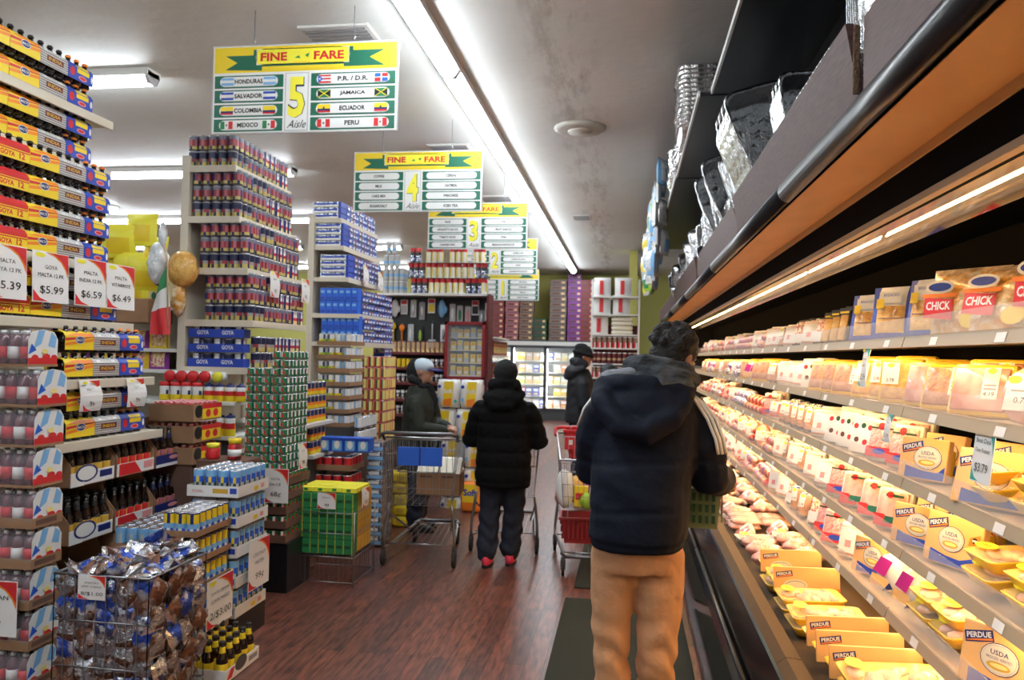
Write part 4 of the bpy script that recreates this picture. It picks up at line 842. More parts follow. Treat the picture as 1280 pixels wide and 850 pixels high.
# malt bottle case on the floor
P = open_tray(.3, .34, .06, 'white', 'bottle_tray', print_fn=lambda f, g: f.poly([(.01,.01), (.06,.01), (.09,.055), (.05,.055)], 'red').oval(.15, .05, .06, .035, 'dark_grey').rect(.23, .32, .02, .045, 'grey'))
P.place(T(-1.87, 3.52, .006), 'white floor tray packed with dark malt bottles')
for i in range(4):
    for j in range(5): b_malt.place(T(-1.87-.04-.073*i, 3.52+.038+.066*j, .011), 'dark malt bottle with yellow neck, %s from the aisle and %s along the floor tray' % (ORD[i], ORD[j]), 'malt bottles in the floor tray')

# ---------------------------------------------------------------- wire bin of snack bags
bx0, bx1, by0, by1 = -2.36, -1.93, 2.98, 3.42
wb = MB(); fr2 = MB()
for z in (.08, .27, .46, .65): fr2.tube([(bx0,by0,z), (bx1,by0,z), (bx1,by1,z), (bx0,by1,z)], .004 if z not in (.65, .08) else .006, 'wire', 6, closed=True)
for t in np.arange(0, 1.001, 1/9):
    for a, c in (((bx0+(bx1-bx0)*t, by0), 0), ((bx0+(bx1-bx0)*t, by1), 0), ((bx0, by0+(by1-by0)*t), 0), ((bx1, by0+(by1-by0)*t), 0)): wb.tube([(a[0], a[1], .02), (a[0], a[1], .65)], .0022, 'wire', 4)
for t in np.arange(0, 1.001, 1/9): wb.tube([(bx0, by0+(by1-by0)*t, .08), (bx1, by0+(by1-by0)*t, .08)], .0022, 'wire', 4)
Proto('wire_bin', 'bin', [('wire_mesh', wb), ('rim_frame', fr2)]).place(Matrix.Identity(4), 'square wire bin heaped with shiny snack bags')
def snack(m, w=.095, h=.105, d=.045):
    b = MB(); n = 7; v = []; f = []
    for s in (-1, 1):
        for i in range(n+1):
            for j in range(n+1):
                a, c = i/n, j/n; e = (math.sin(PI*a)*math.sin(PI*c))**.5 if 0 < i < n and 0 < j < n else 0
                v.append(((a-.5)*w*(1+.1*abs(c-.5)), (c-.5)*h, s*d/2*e*(1+random.uniform(-.45, .3))))
    for s in (0, 1):
        o = s*(n+1)**2
        for i in range(n):
            for j in range(n): a = o+i*(n+1)+j; q = (a, a+n+1, a+n+2, a+1); f.append(q if s else q[::-1])
    mm = ['foil' if (q % (n*n)) % n in (0,) else m for q in range(len(f))]
    b.add(v, f, mm, None, True); return Proto('snack_bag', 'snack bag', [('bag', b)])
random.seed(21)
SB = [(snack('bag_blue'), 'blue foil snack bag'), (snack('bag_silver'), 'silver foil snack bag'), (snack('bag_brown'), 'brown and silver snack bag'), (snack('print_silver'), 'silver snack bag with dark print'), (snack('bag_silver', .11, .12, .055), 'large silver foil snack bag')]
k = 0
def rot(): return Matrix.Rotation(random.uniform(0, 6.3), 4, 'Z') @ Matrix.Rotation(random.uniform(-.9, .9), 4, 'X') @ Matrix.Rotation(random.uniform(-.9, .9), 4, 'Y')
for z in (.12, .19, .26, .33, .4, .47, .54, .6):
    for side in range(4):
        for q in range(5):
            t = (q+.5)/5; pp, sg = random.choice([0, 1, 2, 3, 4, 1, 3]), 0
            if side == 0: x, y = bx0+(bx1-bx0)*t, by0+.035; R2 = Matrix.Rotation(PI/2+random.uniform(-.4,.4), 4, 'X') @ Matrix.Rotation(random.uniform(-1.5,1.5), 4, 'Z')
            elif side == 1: x, y = bx1-.035, by0+.05+(by1-by0-.08)*t; R2 = Matrix.Rotation(PI/2, 4, 'Z') @ Matrix.Rotation(PI/2+random.uniform(-.4,.4), 4, 'X') @ Matrix.Rotation(random.uniform(-1.5,1.5), 4, 'Z')
            else:
                if side == 3 and z < .5: continue
                x, y = bx0+.06+(bx1-bx0-.12)*t, by0+(.13 if side == 2 else .3); R2 = rot()
                if z < .5: continue
            SB[pp][0].place(T(x, y, z+random.uniform(-.02,.02)) @ R2, '%s, %s %s from the bin floor' % (SB[pp][1], ORD[k], 'piled'), 'snack bags in the wire bin'); k += 1
for q in range(52):
    t = q/52; pp = random.choice([0, 0, 1, 2, 3, 4]); x = random.uniform(bx0+.05, bx1-.04); y = random.uniform(by0+.03, by1-.02); zz = .63+.09*(1-abs((x+2.15)/.24))*(.5+.5*(y-by0)/.44)*random.uniform(.4, 1.0)
    SB[pp][0].place(T(x, y, zz) @ rot(), '%s, %s on the heap above the bin rim' % (SB[pp][1], ORD[q]), 'snack bags heaped above the wire bin')
for q in range(18):
    SB[random.choice([1, 2, 3, 0])][0].place(T(bx1+.035, by0+.03+.1*(q % 4)+random.uniform(-.02,.02), .6-.11*(q//4)) @ Matrix.Rotation(PI/2, 4, 'Z') @ Matrix.Rotation(PI/2+random.uniform(-.3,.3), 4, 'X') @ Matrix.Rotation(random.uniform(-1.5,1.5), 4, 'Z'), 'snack bag clipped outside the bin on its aisle side, %s down' % ORD[q], 'snack bags clipped outside the wire bin')
price_sign((-2.24, 2.965, .555), (1,0,0), (0,0,1), .125, .1, ['SNACKS','LIMIT 16 BAGS'], '8/$1.00', 'small white price card reading 8/$1.00 on the wire bin', oval=False)
# ================================================================ BEAN CAN SHELVES (aisle 4/5 gondola)
g5 = empty('gondola_shelf_unit', (-3.0, 5.65, 0)); tag(g5, 'cream end shelf unit with tall post stacked with bean cans', 'shelf unit'); G5 = (-3.0, 5.65, 0)
LV = [(2.915, -2.79, 2), (2.55, -2.75, 3), (2.18, -2.68, 3), (1.81, -2.63, 3), (1.475, -2.62, 2)]
for z, x, n in LV:
    gpart(MB().box(-3.15, x, 5.18, 6.1, z-.025, z, 'shelf_cream', bev=.003).box(x-.004, x+.01, 5.175, 6.105, z-.045, z+.003, 'shelf_cream', bev=.003).box(-3.15, x, 5.172, 5.182, z-.045, z+.003, 'shelf_cream'), 'shelf', g5, G5)
gpart(MB().box(-3.17, -3.145, 5.2, 6.08, 0, 3.0, 'shelf_cream'), 'back_panel', g5, G5)
for y in (5.17, 6.05): gpart(MB().box(-3.19, -3.13, y, y+.05, 0, 2.99, 'shelf_cream', bev=.004), 'upright', g5, G5)
gpart(MB().box(-3.15, -2.68, 5.2, 6.08, 0, .14, 'dark_grey'), 'base', g5, G5)
random.seed(4); BN = ['top', 'second', 'third', 'fourth', 'fifth']
def can_face(z, x, n, ya, yb, sel, si, where, dx=.0755, hh=.114, side=4, start=0):
    ny = int((yb-ya)/dx)
    for li in range(start, n):
        for i in range(side+1):
            for j in range(ny):
                if i and j: continue
                c, nme = sel(li, i, j)
                c.place(T(x-.042-dx*i, ya+.04+dx*j, z+.001+hh*li) @ Matrix.Rotation(random.uniform(-.5, .5), 4, 'Z'), '%s, %s in, %s along, layer %s on %s' % (nme, ORD[i], ORD[j], ['one','two','three','four'][li], where), nme + ' on the end shelves')
bs = lambda li, i, j: [(bean_r, 'red and yellow bean can'), (bean_b, 'navy-banded bean can'), (bean_w, 'pale silver bean can')][0 if (j//3+li) % 3 else 1 if i or j < 6 else 2]
for si, (z, x, n) in enumerate(LV[:4]): can_face(z, x, n, 5.19, 6.1, bs, si, BN[si]+' bean shelf')
can_face(1.475, -2.62, 2, 5.28, 6.1, lambda li, i, j: (bean_w, 'pale silver bean can') if j > 3 else (bean_b, 'navy-banded bean can'), 4, 'fifth bean shelf', side=0)
# blue lettered trays on the side of that shelf
def gl(f, g):
    for x in (.11, .3): g.text('GOYA', x, .035, .03, 'white', w=.09, l=1, bold=.03)
gt = open_tray(.42, .1, .06, 'blue', 'can_tray', print_fn=gl)
for k in range(3):
    gt.place(T(-2.69, 5.185, 1.478+.105*k), 'blue can tray lettered GOYA, %s of three under the bean cans' % ['bottom','middle','top'][k], 'blue lettered can trays')
    for i in range(5): (bean_b if i % 2 else bean_w).place(T(-2.735-.08*i, 5.23, 1.483+.105*k) @ Matrix.Scale(.84, 4, (0,0,1)), 'short bean can in the %s blue tray, %s from the corner' % (['bottom','middle','top'][k], ORD[i]), 'bean cans in the blue trays')
for y, x, lb in ((5.42, -2.62, 'white tag with red corner hanging at the bean can shelf, closer to its front corner'), (5.98, -2.62, 'white tag with red corner hanging at the back end of the bean can shelf')):
    price_sign((x, y, 2.0), (0,1,0), (0,0,1), .13, .19, ['BEANS'], '99', lb, curl=.03)
# aisle side of the same gondola, seen down aisle five
sd = empty('gondola_shelf_unit', (-4.2, 5.4, 0)); tag(sd, 'long shelf run going into aisle five beside the flag', 'shelf unit'); SD = (-4.2, 5.4, 0)
for z in (1.24, 1.0, 1.45, 1.6, 1.9): gpart(MB().box(-6.5, -2.68 if z < 1.3 else -3.2, 5.06 if z < 1.3 else 5.2, 5.6, z-.025, z, 'shelf_white', bev=.003), 'shelf', sd, SD)
gpart(MB().box(-6.5, -3.2, 5.6, 5.63, 0, 2.3, 'shelf_cream'), 'back_panel', sd, SD); gpart(MB().box(-6.5, -2.7, 5.1, 5.16, 0, .97, 'dark_grey'), 'kick_panel', sd, SD)
for i in range(4): jar_lying.place(T(-3.19+.088*i, 5.085, 1.37), 'drink mix canister lying with its red lid outwards, %s from the post side' % ORD[i], 'canisters lying on the row of jars')
jar_lying_y.place(T(-2.83, 5.085, 1.37), 'lone canister lying with a pale yellow lid outwards')
for i in range(4): jar_red.place(T(-3.23+.083*i, 5.11, 1.241), 'upright canister with red lid, %s along the seasoning shelf' % ORD[i], 'upright red-lidded canisters')
for i in range(4): jar_blue.place(T(-2.895+.078*i, 5.11, 1.241) @ Matrix.Scale(.8, 4, (0,0,1)), 'navy-capped yellow canister, %s along beside the red-lidded ones' % ORD[i], 'navy-capped canisters on the seasoning shelf')
for i in range(7): jar_blue.place(T(-3.2+.078*i, 5.11, 1.001), 'navy-capped yellow canister, %s along on the shelf below' % ORD[i], 'navy-capped canisters on the lower shelf')
def box_proto(name, cat, w, d, h, body, fn=None):
    b = MB().box(0, w, 0, d, 0, h, body, bev=min(w, d, h)*.04); parts = [('box', b)]
    if fn: p = MB(); fn(Fr(p, (0, 0, 0), (1,0,0), (0,0,1)), w, h); parts.append(('print', p))
    return Proto(name, cat, parts)
random.seed(9)
bagA = pouch(.16, .12, .06, 'print_mix', 'print_food', 'yellow', name='snack_packet'); bagB = pouch(.16, .13, .06, 'print_food', 'print_mix', 'purple', name='snack_packet'); bagY = pouch(.24, .24, .09, 'lemon', 'yellow', 'lemon', name='chip_bag')
for p_ in (bagA, bagB, bagY): p_.cat = 'packet'
for z, nm_ in ((1.601, 'upper'), (1.451, 'lower')):
    for i in range(9):
        (bagA if (i+(z > 1.5)) % 2 else bagB).place(T(-3.3-.16*i, 5.23, z, rz=PI/2) @ T(0, 0, 0), 'small bright food packet, %s from the white post on the %s packet shelf' % (ORD[i], nm_), 'food packets down aisle five')
for i, (x, y, z) in enumerate(((-3.42, 5.2, 2.40), (-3.56, 5.2, 2.30), (-3.36, 5.2, 2.24), (-3.48, 5.18, 2.10), (-3.6, 5.2, 2.0), (-3.7, 5.2, 2.2), (-3.45, 5.16, 1.97), (-3.8, 5.2, 2.05), (-3.34, 5.2, 2.06))):
    bagY.place(T(x, y, z-.05, rz=PI/2+random.uniform(-.3,.3), ry=random.uniform(-.2,.2)), 'bright yellow chip bag, %s in the pile beyond the six-packs' % ORD[i], 'yellow chip bags piled in aisle five')
bx = box_proto('cardboard_box', 'box', .26, .3, .17, 'cardboard'); bx.place(T(-3.58, 5.02, 1.78), 'open brown box beside the yellow chip bags on the high shelf')
# bread bag, white bag and small flag hanging by the post
b = MB().blob((0,0,0), (.11,.09,.13), 'breaded', seg=14, rings=10, jit=.08); b.blob((-.02,0,-.2), (.05,.05,.13), 'bag_clear', jit=.1); Proto('bread_bag', 'bag', [('bag', b)]).place(T(-3.12, 5.10, 2.16), 'tan bread bag hanging from the white post')
b = MB().blob((0,0,0), (.07,.08,.15), 'poly_bag', seg=12, rings=10, jit=.08); b.blob((.03,0,.2), (.03,.03,.1), 'poly_bag', jit=.1); Proto('plastic_bag', 'bag', [('bag', b)]).place(T(-3.3, 5.09, 2.2), 'white plastic bag tied beside the bread bag')
fl = MB(); n = 10; v = []; f = []; mm = []
for i in range(n+1):
    for j in range(7):
        a = j/6; t = i/n; v.append((-.02-.13*a*(.35+.65*min(1, t*1.6))+.03*t, .025*math.sin(a*7+t*3)*t, .0-.42*t-.08*a*(1-t)))
for i in range(n):
    for j in range(6): q = i*7+j; f.append((q, q+1, q+8, q+7)); mm.append('green' if i < 3 else 'white' if i < 6 else 'red')
fl.add(v, f, mm, None, True); st = MB().tube([(.0,0,-.5), (-.02,0,.02), (-.05,0,.12)], .005, 'tan', 6); em = MB(); Fr(em, (-.085, -.028, -.19), (1,0,0), (0,0,1)).oval(0, 0, .018, .022, 'dark_green')
Proto('mexican_flag', 'flag', [('cloth', fl), ('stick', st), ('emblem', em)]).place(T(-3.12, 4.95, 2.18, rz=-.1, s=1.15), 'small green, white and red flag hanging by the bean can post')

# ---- low cartons of red and yellow bottles
rb_ = Proto('sauce_bottle', 'bottle', [('body', MB().lathe([(.022,0), (.023,.06), (.02,.08), (.012,.1)], lambda i, j: 'yellow' if i == 0 and j % 3 else 'red', 10)), ('cap', MB().lathe([(.013,.1), (.013,.115)], 'pink', 10))])
ct = open_tray(.3, .34, .105, 'cardboard', 'cardboard_carton', print_fn=lambda f, g: f.oval(.06, .06, .045, .04, 'black').rect(.1, .33, .01, .1, 'yellow', 2).rect(.1, .33, .075, .104, 'red', 3).oval(.17, .045, .03, .025, 'red', 3).oval(.26, .045, .03, .025, 'red', 3), wall=.105)
for k in range(3):
    nm_ = ['top', 'middle', 'bottom'][k]; z = 1.15-.133*k
    ct.place(T(-2.65, 4.5, z), 'brown carton of red and yellow bottles, %s of three behind the beer' % nm_, 'cartons of sauce bottles')
    for i in range(6):
        for j in range(6):
            if i > 0 and j > 0 and k: continue
            rb_.place(T(-2.65-.03-.048*i, 4.53+.055*j, z+.005), 'small red-capped bottle, %s back and %s along in the %s carton' % (ORD[i], ORD[j], nm_), 'small bottles in the brown cartons', flat=True)
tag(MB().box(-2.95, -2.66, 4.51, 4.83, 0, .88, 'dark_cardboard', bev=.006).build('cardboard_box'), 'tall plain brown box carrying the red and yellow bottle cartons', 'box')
b = MB().lathe([(.035,0), (.04,.01), (.04,.08), (.03,.095)], lambda i, j: 'red' if j % 4 < 2 else 'dark_red', 12); Proto('spice_jar', 'jar', [('jar', b), ('lid', MB().lathe([(.036,.095), (.038,.125)], 'yellow', 12)), ('label', MB().lathe([(.0405,.02), (.0405,.06)], 'white', 12))]).place(T(-2.33, 4.42, .945), 'red spice jar with yellow lid behind the white can trays')
b = MB().lathe([(.035,0), (.04,.01), (.04,.06), (.03,.07)], 'red', 12); Proto('spice_jar', 'jar', [('jar', b), ('lid', MB().lathe([(.036,.07), (.038,.095)], 'lemon', 12))]).place(T(-2.47, 4.42, .94), 'short spice jar with pale yellow lid behind the white can trays')
tag(MB().box(-2.55, -2.25, 4.37, 4.6, 0, .94, 'dark_cardboard', bev=.006).build('cardboard_box'), 'brown box hidden behind the white can trays, carrying two spice jars', 'box')

# ---- green sauce can tower on brown trays
random.seed(2)
for k in range(14):
    for i in range(5):
        for j in range(6):
            if i and j and k < 13: continue
            if k > 11 and i > 1: continue
            sauce.place(T(-2.255-.0605*i, 4.93+.0605*j, .8+.0572*k) @ Matrix.Rotation(1.2+random.uniform(-.2,.2), 4, 'Z'), 'small green and red sauce can, %s in, %s along, %s layer up' % (ORD[i], ORD[j], ORD[k]), 'small green sauce cans in the tall tower')
st_ = open_tray(.32, .38, .05, 'dark_cardboard', 'cardboard_tray')
for k in range(5):
    st_.place(T(-2.215, 4.91, .33+.094*k), 'dark brown can tray under the green can tower, %s from the top' % ORD[4-k], 'brown trays under the green cans')
    for i in range(5):
        for j in range(6):
            if i and j: continue
            sauce.place(T(-2.25-.06*i, 4.945+.062*j, .335+.094*k) @ Matrix.Scale(1.4, 4, (0,0,1)), 'can in the brown trays, %s in, %s along, %s tray up' % (ORD[i], ORD[j], ORD[k]), 'cans standing in the dark brown trays')
tag(MB().box(-2.54, -2.2, 4.92, 5.3, 0, .327, 'bumper_black', bev=.005).build('pallet'), 'black base under the brown trays and green cans', 'base')
price_sign((-2.37, 4.88, .60), (1,0,0), (0,0,1), .18, .225, ['GOYA','SAUCE'], '68¢', 'white price card reading 68¢ on the green can tower', oval=False)
price_sign((-2.2, 5.05, .8), (0,1,0), (0,0,1), .12, .17, ['GOYA'], '99', 'small white tag on the side of the brown can trays', curl=.02)
# shelves between the green tower and the tins: front of gondola low part
for z, n in ((1.05, 2), (.8, 2)):
    tag(MB().box(-3.1, -2.38, 5.75 if z < 1 else 5.6, 6.15, z-.03, z, 'shelf_white', bev=.003).build('shelf_board'), 'white shelf between the green can tower and the vegetable tins, %s one' % ('upper' if z > 1 else 'lower'), 'shelf')
for z, x, ya, yb, n, nm_ in ((1.05, -2.4, 5.6, 6.12, 3, 'upper white shelf'), (.8, -2.4, 5.75, 6.12, 2, 'lower white shelf')):
    for li in range(n):
        for j in range(int((yb-ya)/.076)): bean_y.place(T(x-.04, ya+.04+.076*j, z+.001+.106*li if z > 1 or li < 2 else z), 'yellow and navy food can, %s along, layer %s on the %s' % (ORD[j], ['one','two','three'][li], nm_), 'yellow and navy cans between the towers')
tag(MB().box(-3.0, -2.42, 5.62, 6.15, 0, .765, 'dark_grey', bev=.005).build('shelf_plinth'), 'dark plinth under the white shelves behind the green can tower', 'plinth')

# ---- green and yellow boxes in a low wire crate
gb0 = box_proto('detergent_box', 'box', .0595, .1, .1, 'green', lambda f, w, h: f.rect(w*.94, w, 0, h, 'yellow').rect(w*.1, w*.8, h*.4, h*.6, 'dark_green'))
gby = box_proto('detergent_box', 'box', .06, .1, .095, 'yellow'); gts = box_proto('detergent_box', 'box', .0595, .1, .1, 'lime')
for k in range(4):
    for i in range(7): gb0.place(T(-2.26+.06*i, 5.15, .215+.104*k), 'green detergent box, %s across in the %s row of the wire crate' % (ORD[i], ['bottom','second','third','top'][k]), 'green detergent boxes in the crate')
    yb_ = box_proto('detergent_box', 'box', .06, .07, .1, 'gold') if k == 0 else yb_
    for j in range(4): yb_.place(T(-1.90, 5.255+.073*j, .215+.104*k), 'yellow-ended detergent box, %s back in the %s row of the crate side' % (ORD[j], ['bottom','second','third','top'][k]), 'yellow-ended detergent boxes in the crate')
lb_ = box_proto('detergent_box', 'box', .1, .06, .03, 'lemon', lambda f, w, h: f.rect(w*.3, w*.6, h*.2, h*.8, 'green'))
for i in range(4):
    for j in range(4): lb_.place(T(-2.24+.103*i, 5.18+.075*j, .632+random.uniform(0, .002)), 'flat lime and yellow box lying on top of the crate, %s across and %s back' % (ORD[i], ORD[j]), 'flat boxes on top of the green boxes')
b = MB(); r = MB()
for z in (.03, .2, .36, .5): r.tube([(-2.27,5.13,z), (-1.82,5.13,z), (-1.82,5.56,z), (-2.27,5.56,z)], .004, 'wire', 6, closed=True)
for x in np.linspace(-2.27, -1.82, 14):
    for y in (5.13, 5.56): b.tube([(x,y,.03), (x,y,.205)], .002, 'wire', 4)
for y in np.linspace(5.13, 5.56, 12): b.tube([(-1.82,y,.03), (-1.82,y,.205)], .002, 'wire', 4)
for y in np.linspace(5.13, 5.56, 12): b.tube([(-2.27,y,.2), (-1.82,y,.2)], .002, 'wire', 4)
P = [('wire_mesh', b), ('rim_frame', r)]
for x, y in ((-2.27,5.13), (-1.82,5.13), (-1.82,5.56), (-2.27,5.56)): P.append(('leg', MB().tube([(x,y,.0), (x,y,.51)], .006, 'wire', 6)))
Proto('wire_crate', 'crate', P).place(Matrix.Identity(4), 'low wire crate holding the green and yellow boxes')
price_sign((-2.08, 5.11, .53), (1,0,0), (0,0,1), .13, .11, ['BRILLO'], '99', 'small white price card on the green boxes', oval=False)
price_sign((-1.815, 5.25, .52), (0,1,0), (0,0,1), .12, .13, ['SOAP'], '99', 'small white tag on the yellow side of the green boxes', curl=.02)

# ---- blue and red milk cans, blue packs, light-blue box tower
mt = open_tray(.33, .3, .045, 'cardboard', 'cardboard_tray')
for k in range(5):
    z = .05+.142*k+.05; mt.place(T(-2.13, 5.9, z), 'brown tray of blue and red milk cans, %s from the floor' % ORD[k], 'trays of milk cans')
    for i in range(4):
        for j in range(4):
            if i and j: continue
            tin_rb.place(T(-2.175-.082*i, 5.94+.074*j, z+.005), 'navy and red milk can, %s in and %s back, tray %s' % (ORD[i], ORD[j], ['one','two','three','four','five'][k]), 'milk cans in brown trays')
tag(MB().box(-2.46, -2.13, 5.9, 6.2, 0, .098, 'bumper_black', bev=.004).build('pallet'), 'black base under the milk can trays', 'base')
bp = box_proto('milk_carton', 'carton', .1, .12, .11, 'bright_blue', lambda f, w, h: f.rect(w*.12, w*.88, h*.1, h*.9, 'sky').oval(w*.5, h*.5, w*.22, h*.3, 'white', 2).rect(0, w, h*.78, h, 'blue', 3))
for i in range(4): bp.place(T(-2.43+.108*i-.03*(i > 1)*0, 5.95, .812), 'blue and white milk carton, %s in the row on the milk cans' % ORD[i], 'blue and white cartons on the milk cans')
lb2 = box_proto('milk_carton', 'carton', .13, .1, .075, 'print_silver', lambda f, w, h: f.rect(0, w, h*.1, h*.45, 'sky').rect(w*.1, w*.8, h*.55, h*.85, 'white'))
for k in range(11):
    for j in range(3): lb2.place(T(-2.11, 6.22+.105*j, .02+.077*k), 'light blue and silver milk carton, %s up and %s back in the tower' % (ORD[k], ORD[j]), 'light blue cartons in the low tower')
# ---- vegetable tins in trays
yt = open_tray(.3, .36, .035, 'cardboard', 'cardboard_tray')
for k in range(7):
    z = .98+.115*k-.01; yt.place(T(-2.315, 6.32, z), 'brown tray of vegetable tins, %s up in the tower' % ORD[k], 'trays of vegetable tins')
    for i in range(4):
        for j in range(5):
            if i and j: continue
            (ytin if i > 1 or (i+k) % 3 == 0 and i else wtin).place(T(-2.355-.073*i, 6.36+.07*j, z+.005) @ Matrix.Rotation(i+j*.7, 4, 'Z'), 'pale vegetable tin, %s in and %s back, %s tray up' % (ORD[i], ORD[j], ORD[k]), 'vegetable tins in the tray tower')
for k in range(2):
    for j in range(6): wtin.place(T(-2.24, 6.36+.075*j, .96-.115*k-.0), 'pale tin, %s along the %s ledge below the tray tower' % (ORD[j], ['upper','lower'][k]), 'pale tins below the tray tower')
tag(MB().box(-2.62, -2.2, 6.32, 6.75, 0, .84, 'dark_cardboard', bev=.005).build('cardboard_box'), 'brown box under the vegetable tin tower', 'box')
# ---- red soup tins
for k in range(11):
    for i in range(4):
        for j in range(6):
            if i and j: continue
            redtin.place(T(-2.315-.0625*i, 7.22+.0625*j, .41+.1055*k) @ Matrix.Rotation(.9+random.uniform(-.3,.3), 4, 'Z'), 'red and cream soup tin, %s in, %s back, %s layer up' % (ORD[i], ORD[j], ORD[k]), 'red soup tins in the tower')
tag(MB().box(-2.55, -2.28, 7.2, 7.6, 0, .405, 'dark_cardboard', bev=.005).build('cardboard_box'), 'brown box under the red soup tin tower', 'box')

# ================================================================ BLUE BOX SHELVES
g4 = empty('gondola_shelf_unit', (-2.95, 7.8, 0)); tag(g4, 'cream end shelf unit stacked with blue food boxes', 'shelf unit'); G4 = (-2.95, 7.8, 0)
LB = [(2.91, -2.8), (2.64, -2.77), (2.33, -2.71), (1.975, -2.60), (1.70, -2.58)]
for z, x in LB: gpart(MB().box(-3.07, x, 7.28, 8.4, z-.03, z, 'shelf_cream', bev=.003).box(x-.004, x+.01, 7.275, 8.4, z-.045, z+.003, 'shelf_cream').box(-3.07, x, 7.27, 7.28, z-.04, z+.002, 'shelf_cream'), 'shelf', g4, G4)
gpart(MB().box(-3.1, -3.07, 7.3, 8.4, 0, 2.95, 'shelf_cream'), 'back_panel', g4, G4); gpart(MB().box(-3.12, -3.06, 7.26, 7.31, 0, 2.95, 'shelf_cream', bev=.003), 'upright', g4, G4); gpart(MB().box(-3.07, -2.63, 7.3, 8.4, 0, 1.3, 'dark_grey'), 'base', g4, G4)
fb = box_proto('pasta_box', 'box', .26, .16, .052, 'print_silver', lambda f, w, h: f.rect(0, w, 0, h*.3, 'white').rect(w*.05, w*.95, h*.4, h*.7, 'blue'))
fe = box_proto('pasta_box', 'box', .02, .16, .052, 'blue')
hb = Proto('pasta_box', 'box', [('box', MB().box(-.12, 0, 0, .085, 0, .052, 'print_silver', bev=.002)), ('print', (lambda p: (Fr(p, (0,0,0), (0,1,0), (0,0,1)).rect(.002, .03, .002, .05, 'blue').rect(.035, .08, .01, .03, 'white').rect(.04, .07, .034, .044, 'red'), p)[1])(MB()))])
hb2 = Proto('pasta_box', 'box', [('box', MB().box(-.12, 0, 0, .085, 0, .052, 'blue', bev=.002)), ('print', (lambda p: (Fr(p, (0,0,0), (0,1,0), (0,0,1)).rect(.01, .06, .01, .03, 'white').rect(.065, .08, .01, .045, 'sky'), p)[1])(MB()))])
for si, (z, x) in enumerate(LB[:3]):
    n = [3, 4, 4][si]
    for k in range(n):
        P = Proto('pasta_box', 'box', [('box', fb.parts[0][1]), ('print', fb.parts[1][1]), ('end_panel', MB().box(.26, .285, .0, .16, 0, .052, 'blue', bev=.002))]) if si == 0 and k == 0 else P
        P.place(T(x-.29, 7.29, z+.002+.058*k), 'long blue-ended food box, layer %s on the %s box shelf' % (['one','two','three','four'][k], BN[si]), 'long blue-ended boxes on the end shelves')
        for j in range(10): (hb if (j+k//2) % 3 else hb2).place(T(x-.005, 7.46+.088*j, z+.002+.058*k), 'small silver and blue food box, %s along, layer %s, %s shelf' % (ORD[j], ['one','two','three','four'][k], BN[si]), 'small silver and blue boxes on the end shelves')
sb = box_proto('food_carton', 'box', .062, .1, .125, 'bright_blue', lambda f, w, h: f.rect(w*.1, w*.8, h*.1, h*.3, 'blue').rect(w*.1, w*.7, h*.6, h*.8, 'sky'))
for si, (z, x) in enumerate(LB[3:]):
    for k in range(2):
        for i in range(6): sb.place(T(x-.07-.065*i, 7.29, z+.002+.128*k), 'solid blue food carton, %s from the corner, row %s on the %s shelf' % (ORD[i], ['one','two'][k], BN[si+3]), 'solid blue food cartons')
        for q in range(2):
            for j in range(11): (hb if (j//2+q) % 2 else hb2).place(T(x-.005, 7.42+.088*j, z+.002+.13*k+.06*q), 'silver and blue food box on the lower end shelves, %s along, level %s, %s shelf' % (ORD[j], ['one','two','three','four'][2*k+q], BN[si+3]), 'silver and blue boxes on the lower end shelves')
for y, x, z, lb in ((7.62, -2.68, 2.42, 'white tag on the blue box shelf, closer to its corner'), (8.1, -2.68, 2.4, 'white tag on the blue box shelf, at its back end')): price_sign((x, y, z-.12), (0,1,0), (0,0,1), .13, .2, ['PASTA'], '99', lb, curl=.03)
# silver boxes spilling beyond, upper
for k in range(9):
    for j in range(3): (hb if (j+k) % 2 else hb2).place(T(-2.70, 8.45+.09*j, 1.55+.055*k), 'silver and blue box, %s up and %s along, stacked past the end shelves' % (ORD[k], ORD[j]), 'silver and blue boxes stacked past the shelves')
tag(MB().box(-2.9, -2.70, 8.43, 8.75, 0, 1.545, 'dark_cardboard', bev=.006).build('cardboard_box'), 'tall brown box under the last blue and silver boxes', 'box')
for k in range(3):
    for i in range(4): bp.place(T(-2.2+.0*i, 6.9+.12*i, .0+.115*k+.1) @ T(0,0,0), 'blue carton low on the floor before the red tins, %s up, %s back' % (ORD[k], ORD[i]), 'low blue cartons by the red tins') if False else None
# yellow packs on the floor behind the cart
yp = Proto('yellow_pack', 'pack', [('pack', MB().box(0, .13, 0, .2, 0, .095, 'yellow', bev=.02)), ('label', (lambda p: (Fr(p, (0,-.001,0), (1,0,0), (0,0,1)).rect(.03,.1,.03,.065,'gold'), p)[1])(MB()))])
for k in range(5):
    for i in range(3): yp.place(T(-2.25+.135*i, 7.0, .005+.1*k), 'bright yellow pack, %s up and %s across, behind the blue-panel cart' % (ORD[k], ORD[i]), 'yellow packs stacked on the floor')
